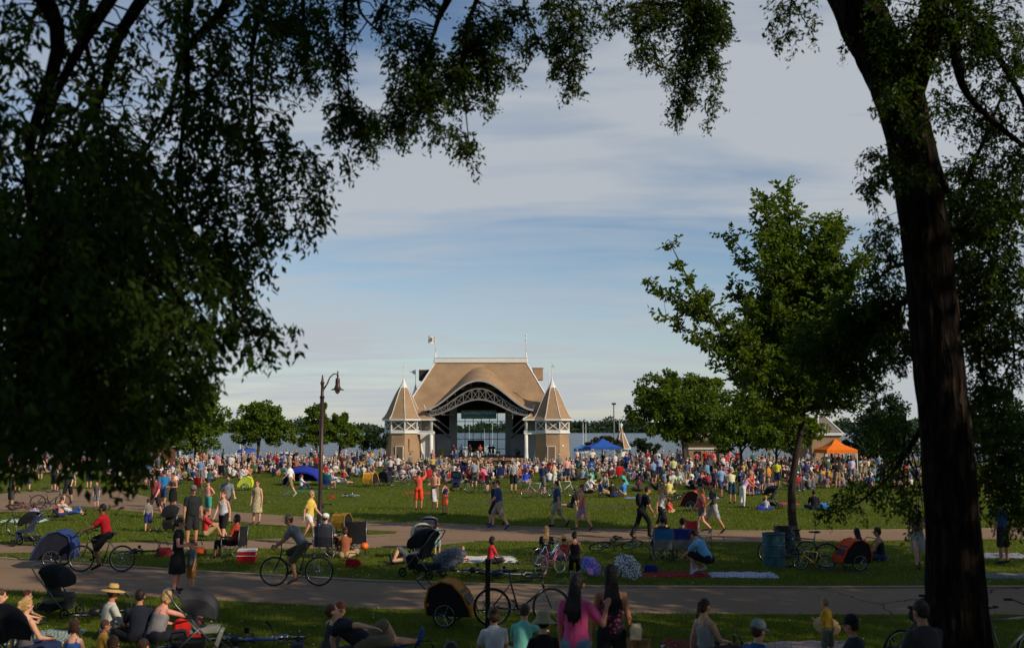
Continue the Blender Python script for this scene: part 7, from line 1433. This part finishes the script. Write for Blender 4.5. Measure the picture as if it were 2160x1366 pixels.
PF(727, 1176, 'cross', 10, H=1.66, sex='f', skin='fair', hair='brown', cut='bun', top=('tee', (150, 90, 60)), bottom=('shorts', tan_), label='brown haired woman sitting left of the black camping chair'); figure(at(688, 1176), R(-10), 'chair', H=1.76, skin='fair', hair='brown', hat=('helmet', (220, 220, 216)), top=('tee', (60, 64, 80)), bottom=('shorts', blk), label='person in white cycling helmet behind the ridden road bicycle'); camp_chair(at(688, 1176), R(-10), (60, 62, 74), (40, 42, 50), 'dark grey camping chair under the person in white helmet')
m = MB(); m.ell((0, 0, .1), (.12, .15, .1), 12, 8); o = m.build('helmet', mat('helmet_orange', (240, 110, 40), .35), smooth=True); o.location = at(757, 1186)+V3(0.15, 0, .35); tag(o, 'orange cycling helmet hanging on the black camping chair', 'helmet')
# performers
for px, Y, ps, hd, c, lb in ((973, 4.0, 'hold', 160, (150, 190, 220), 'performer in pale blue shirt at the left of the stage'), (991, 1.6, 'play', 175, (40, 40, 46), 'performer in dark clothes left of the stage centre'), (1013, 1.4, 'play', 185, (190, 90, 80), 'performer in red shirt at the stage centre'), (1033, 2.6, 'play', 180, (30, 30, 34), 'performer in black right of the stage centre, left of two'), (1040, 2.4, 'hold', 190, (34, 34, 40), 'performer in black right of the stage centre, right of two'), (957, 3.4, 'stand', 150, (120, 40, 40), 'stagehand in dark red by the left stage wall')):
    p = stage_at(px, Y); figure(p, R(hd), ps, H=1.76, skin='tan', hair='dark', top=('tee', c), bottom=('pants', (40, 40, 46)), label=lb, near=False, vox=.03, group='performers on stage')
flush()

# --- street lamp
p = at(674, 1116); e = empty('street_lamp', p, 0, 'tall bronze street lamp with curved arm and bell shaped lantern', 'street lamp'); s = p.y/2100; BR = mat('bronze', (66, 48, 40), .45, .15, 8, metal=.4, spec=.5)
Z = lambda py: CAMH-(py-903)*s-p.z; X = lambda px: (px-674-(9))*s
m = MB(); m.lathe([(.20, 0), (.20, .08), (.13, .14), (.11, .5), (.085, .6), (.082, 1.6), (.075, Z(838))], 14); m.lathe([(.10, Z(838)), (.06, Z(834)), (.055, Z(815)), (.06, Z(812)), (.085, Z(808)), (.05, Z(804)), (.03, Z(795)), (.015, Z(791))], 12); m.lathe([(.09, Z(840)), (.095, Z(837))], 12); m.build('pole', BR, e, smooth=True)
m = MB(); m.tube([(0, 0, Z(822)), (X(692)-.0, 0, Z(812)), (X(698), 0, Z(797)), (X(706), 0, Z(789)), (X(714), 0, Z(789)), (X(715), 0, Z(795))], [.028, .026, .024, .022, .022, .02], 8); m.tube([(0.03, 0, Z(826)), (X(696), 0, Z(806))], .014, 6); m.lathe([(.01, Z(782)), (.03, Z(786)), (.012, Z(789)), (.045, Z(791)), (.02, Z(797))], 10, (X(715), 0, 0)); m.build('arm', BR, e, smooth=True)
m = MB(); m.lathe([(.04, Z(797)), (.075, Z(799)), (.085, Z(803)), (.085, Z(812)), (.11, Z(816)), (.13, Z(819)), (.25, Z(822)), (.25, Z(822.8)), (.12, Z(821.5))], 20, (X(715), 0, 0)); m.build('lamp_shade', BR, e, smooth=True)
m = MB(); m.lathe([(.10, Z(821.5)), (.095, Z(826)), (.05, Z(830)), (.01, Z(831))], 16, (X(715), 0, 0)); m.build('globe', mat('lamp_glass', (170, 170, 165), .15, spec=.6), e, smooth=True)

# --- canopies
canopy_tent(1270, 968, 112, 1.75, 3.1, 2.15, (40, 88, 170), 'royal blue pop-up canopy at the right of the bandshell', rz=R(8))
canopy_tent(1228, 955, 124, 1.0, 2.6, 2.1, (60, 130, 200), 'smaller bright blue canopy behind the royal blue one', rz=R(3))
canopy_tent(1757, 972, 84, 1.32, 2.85, 1.95, (244, 120, 30), 'bright orange pop-up canopy on the right', rz=R(6))

# ------------------------------------------------------------------ the crowd
TOPC = {'white': (212, 208, 202), 'red': (156, 44, 42), 'navy': (38, 44, 70), 'black': (28, 28, 31), 'grey': (112, 112, 114), 'light blue': (120, 146, 176), 'pink': (190, 116, 130), 'teal': (54, 112, 112), 'yellow': (196, 168, 92), 'royal blue': (44, 70, 138), 'green': (66, 96, 62), 'orange': (190, 96, 56), 'maroon': (92, 36, 42), 'purple': (88, 70, 108), 'tan': (158, 134, 106)}
TW = [24, 10, 13, 19, 14, 8, 4, 4, 2, 4, 3, 3, 5, 2, 7]
def proto(pose, fem, cut, hat, shorts, vox, low=False):
    J = joints(pose, fem); objs = []
    sk = MB(); body(sk, J, fem, 0, False, False); zmin = min(v[2] for v in sk.v)
    parts = [(sk, 0)]
    t = MB(); torso(t, J, fem, .016); [sleeve(t, J, q, .62, .014, fem) for q in 'LR']; parts.append((t, 1))
    b = MB(); loft(b, [(J['pel']-J['sp']*.07, J['sp'], .13, .11), (J['pel']+J['sp']*.10, J['sp'], .155, .122)]); [leg(b, J, q, .95 if shorts else 1.9, .02) for q in 'LR']; parts.append((b, 2))
    h = MB(); Rm = J['Rm']; c = J['hed']; h.ell(c+Rm @ V3(0, -.018, .038), (.090, .098, .102), 12, 8, Rm)
    if cut == 'long': h.ell(c+Rm @ V3(0, -.06, -.08), (.085, .06, .14), 10, 7, Rm)
    parts.append((h, 3))
    if hat: 
        ht = MB(); ht.ell(c+Rm @ V3(0, -.01, .065), (.105, .115, .075), 12, 7, Rm); 
        if hat == 'brim': ht.lathe([(.18, 0), (.18, .02)], 16, c+Rm @ V3(0, 0, .06), Rm)
        parts.append((ht, 4))
    tmp = []
    for mb, mi in parts: tmp.append((remeshed(mb, 'tmp', SLOT[mi], None, vox, 2), mi))
    return tmp, zmin
SLOT = [mat('slot%d' % i, (128, 128, 128)) for i in range(5)]
specs = []
for pose in ('cross', 'knees', 'legs_out', 'side_sit', 'stand', 'hips', 'walk', 'hold'):
    specs += [(pose, False, 'short', None, True), (pose, True, 'long', None, True), (pose, False, 'short', 'cap', True)]
raw = [(sp_, proto(*sp_, .034)) for sp_ in specs]+[(sp_, proto(*sp_, .062)) for sp_ in specs]
flush()
PROTO = []
for sp_, (tmp, zmin) in raw:
    V, F, FM = [], [], []; off = 0
    for o, mi in tmp:
        me = o.data; co = np.empty(len(me.vertices)*3, dtype=np.float32); me.vertices.foreach_get('co', co); V.append(co.reshape(-1, 3))
        fs = [tuple(p.vertices) for p in me.polygons]; fs = [f if len(f) == 4 else (f[0], f[1], f[2], f[2]) for f in fs]; F.append(np.array(fs)+off); off += len(me.vertices); FM += [mi]*len(fs)
        bpy.data.objects.remove(o)
    V = np.concatenate(V)-np.array([0, 0, zmin]); F = np.concatenate(F); PROTO.append((sp_, V, F, FM))
PM = []
for sp_, V, F, FM in PROTO[:len(specs)]:
    me = bpy.data.meshes.new('person'); me.from_pydata(V.tolist(), [], [tuple(dict.fromkeys(f)) for f in F.tolist()]); me.polygons.foreach_set('material_index', np.array(FM, dtype=np.int32)); me.polygons.foreach_set('use_smooth', np.ones(len(FM), dtype=bool))
    for s_ in SLOT: me.materials.append(s_)
    me.update(); PM.append(me)
rc = random.Random(11)
def frontedge(px): return float(np.interp(px, [0, 200, 300, 400, 500, 600, 700, 850, 950, 1100, 1230, 1300, 1400, 1500, 1600, 1700, 1850, 2160], [1002, 1000, 1026, 1022, 1014, 1004, 1002, 1014, 1020, 1018, 1014, 1012, 1026, 1034, 1046, 1034, 1030, 1026]))
LM = [(0, 'at the far left'), (300, 'by the left maples'), (470, 'below the round left maple'), (610, 'behind the blue dome tent'), (690, 'right of the street lamp'), (800, 'before the left stage tower'), (920, 'before the left half of the stage'), (1010, 'before the right half of the stage'), (1110, 'before the right stage tower'), (1225, 'by the royal blue canopy'), (1330, 'beneath the large linden'), (1530, 'left of the bent trunk'), (1680, 'by the orange canopy'), (1820, 'left of the elm trunk'), (2050, 'right of the elm trunk')]
cand = []
while len(cand) < 2700:
    px = rc.uniform(0, 2150); fe = frontedge(px); t = rc.random()**1.0; py = 968+(fe-968)*t
    if 810 < px < 1215 and py < 985: continue
    if py < 973 and px < 1200: continue
    if px < 300 and rc.random() < .45: continue
    if py > 988 and math.sin(px*.075+1)+math.sin(px*.031+py*.25)+.5*math.sin(px*.21) < -.35: continue
    if px > 1830 and rc.random() < .7: continue
    if 1240 < px < 1320 and py < 974: continue
    if px > 1500 and py > 1000 and rc.random() < .5: continue
    cand.append((px, py))
cand.sort(key=lambda c: -c[1])
TARGET = 300 - sum(1 for o in SC.objects if o.name.split('.')[0] == 'person')
chosen = []; rest = []
occ = {}
for c in cand:
    p = at(*c); k = (round(p.x/.55), round(p.y/.9))
    if k in occ: continue
    occ[k] = 1
    (chosen if len(chosen) < TARGET else rest).append((c, p))
recs = []
def pick(c, p):
    standing = rc.random() < (.05 if 820 < c[0] < 1210 else .14)
    pr = [i for i, s in enumerate(specs) if (s[0] in ('stand', 'hips', 'walk', 'hold')) == standing]; i = rc.choice(pr); s = specs[i]
    tn = rc.choices(list(TOPC), TW)[0]; hd = rc.gauss(0, .35)*(1 if rc.random() < .8 else 4)
    aim = math.atan2(-(BX-p.x), (BY-p.y)); return i, s, tn, aim*.8+hd, standing
HC = ['dark', 'brown', 'blond', 'grey', 'red']
for c, p in chosen:
    i, s, tn, rz, st = pick(c, p); o = bpy.data.objects.new('person', PM[i]); COL.objects.link(o); k = rc.uniform(.90, 1.06) if rc.random() < .85 else rc.uniform(.6, .75)
    o.location = p; o.rotation_euler = (0, 0, rz); o.scale = (k, k, k)
    j = lambda cc: tuple(int(max(8, min(235, v*rc.uniform(.92, 1.08))) // 12*12+6) for v in cc)
    bn, bc = rc.choice([('dark', (40, 42, 50)), ('dark', (34, 40, 70)), ('khaki', (150, 130, 100)), ('grey', (110, 110, 112)), ('denim', (70, 90, 130))])
    hn = rc.choices(HC, [4, 5, 3, 2, 1])[0]; hatc = rc.choice([('white', (220, 218, 210)), ('dark', (40, 44, 60)), ('red', (170, 40, 40))])
    sk_ = rc.choices(['fair', 'tan', 'brown', 'pink'], [5, 4, 1, 2])[0]
    ms_ = [skinmat(sk_), cloth(j(TOPC[tn])), cloth(bc), hairmat(hn), mat('hat_'+hatc[0], hatc[1])]
    for q in range(5): o.material_slots[q].link = 'OBJECT'; o.material_slots[q].material = ms_[q]
    zn = [z for x, z in LM if x <= c[0]][-1]; pose = {'cross': 'sitting', 'knees': 'crouched', 'legs_out': 'reclining', 'side_sit': 'sprawled', 'stand': 'standing', 'hips': 'standing akimbo', 'walk': 'walking', 'hold': 'standing'}[s[0]]
    who = f"{'small ' if k < .8 else ''}{hatc[0]+' capped ' if s[3] else hn+' haired '}person in {tn} top {pose} {zn}"
    recs.append((who, c[0], o, tn, zn))
from collections import defaultdict
byl = defaultdict(list)
for r in recs: byl[r[0]].append(r)
ORD = ['leftmost', 'second from left', 'third from left', 'fourth from left', 'fifth from left']
for l, rs_ in byl.items():
    rs_.sort(key=lambda r: r[1])
    for n_, r in enumerate(rs_):
        tag(r[2], l if len(rs_) == 1 else f"{l}, {ORD[min(n_, 4)]}", 'person', 'spectators on the lawn')
# everyone farther away: too many to count
VV, FF, MI = [], [], []; off = 0; cm = [skinmat('fair'), skinmat('tan')]+[cloth(c) for c in TOPC.values()]+[cloth((40, 42, 50)), cloth((150, 130, 100))]+[hairmat(h) for h in HC[:4]]+[mat('hat_white', (220, 218, 210))]
for c, p in rest:
    i, s, tn, rz, st = pick(c, p); V, F, FM = PROTO[i+len(specs)][1:]; k = rc.uniform(.9, 1.05); ca, sa = math.cos(rz)*k, math.sin(rz)*k
    W_ = np.stack([V[:, 0]*ca-V[:, 1]*sa+p.x, V[:, 0]*sa+V[:, 1]*ca+p.y, V[:, 2]*k+p.z], 1); VV.append(W_); FF.append(F+off); off += len(V)
    mp_ = [rc.choice([0, 0, 1]), 2+list(TOPC).index(tn), 2+len(TOPC)+rc.choice([0, 0, 1]), 4+len(TOPC)+rc.randrange(4), 8+len(TOPC)]; MI.append(np.array(mp_)[FM])
VV = np.concatenate(VV); FF = np.concatenate(FF); MI = np.concatenate(MI)
cr_ = rawmesh('crowd', VV, FF, cm, smooth=True, fm=MI); cr_.data.validate(); tag(cr_, 'dense crowd of seated people in front of the stage', 'crowd', kind='stuff')
for o in recs: pass
print('people', len(recs), 'rest', len(rest), len(VV), 'verts')
# chairs, umbrellas and wagons scattered in the crowd
k = 0
for px, py, c1, lb in ((590, 996, (30, 60, 130), 'blue folding chair in the left crowd'), (470, 1006, (30, 34, 44), 'black folding chair in the left crowd'), (838, 998, (40, 120, 90), 'green folding chair in front of the left tower'), (822, 1004, (40, 60, 130), 'blue folding chair in front of the left tower'), (1110, 1004, (40, 70, 180), 'blue folding chair before the right tower'), (1245, 996, (40, 90, 180), 'blue folding chair under the blue canopy edge'), (1330, 994, (30, 90, 110), 'teal folding chair right of the blue canopy'), (1364, 1004, (150, 160, 200), 'pale striped folding chair left of the light blue tee'), (1520, 1004, (40, 60, 60), 'dark green folding chair beneath the lindens'), (980, 1008, (40, 60, 120), 'navy folding chair before the stage'), (760, 996, (200, 160, 60), 'yellow folding chair in the left crowd')):
    camp_chair(at(px, py), R(rc.uniform(-15, 15)), c1, tuple(int(v*.8) for v in c1), lb)
umbrella(at(520, 984), R(10), 0, (60, 80, 160), 'blue and white umbrella open above the left crowd', None, 2.0, 1.5)
umbrella(at(600, 988), R(-8), 0, (180, 190, 200), 'pale umbrella open in the crowd left of the lamp pole', None, 1.6, 1.3)
blanket(at(1480, 1050), 0, 2.0, 1.0, (190, 150, 170), 'pink and white blanket behind the lying bicycles'); blanket(at(1650, 1062), 0, 1.6, .9, (170, 60, 80), 'rose blanket left of the bent trunk'); blanket(at(880, 1040), 0, 1.6, .7, (170, 60, 60), 'red blanket behind the man in orange shorts'); blanket(at(1120, 1036), 0, 1.8, .7, (150, 60, 60), 'dull red blanket behind the crouching man in royal blue')
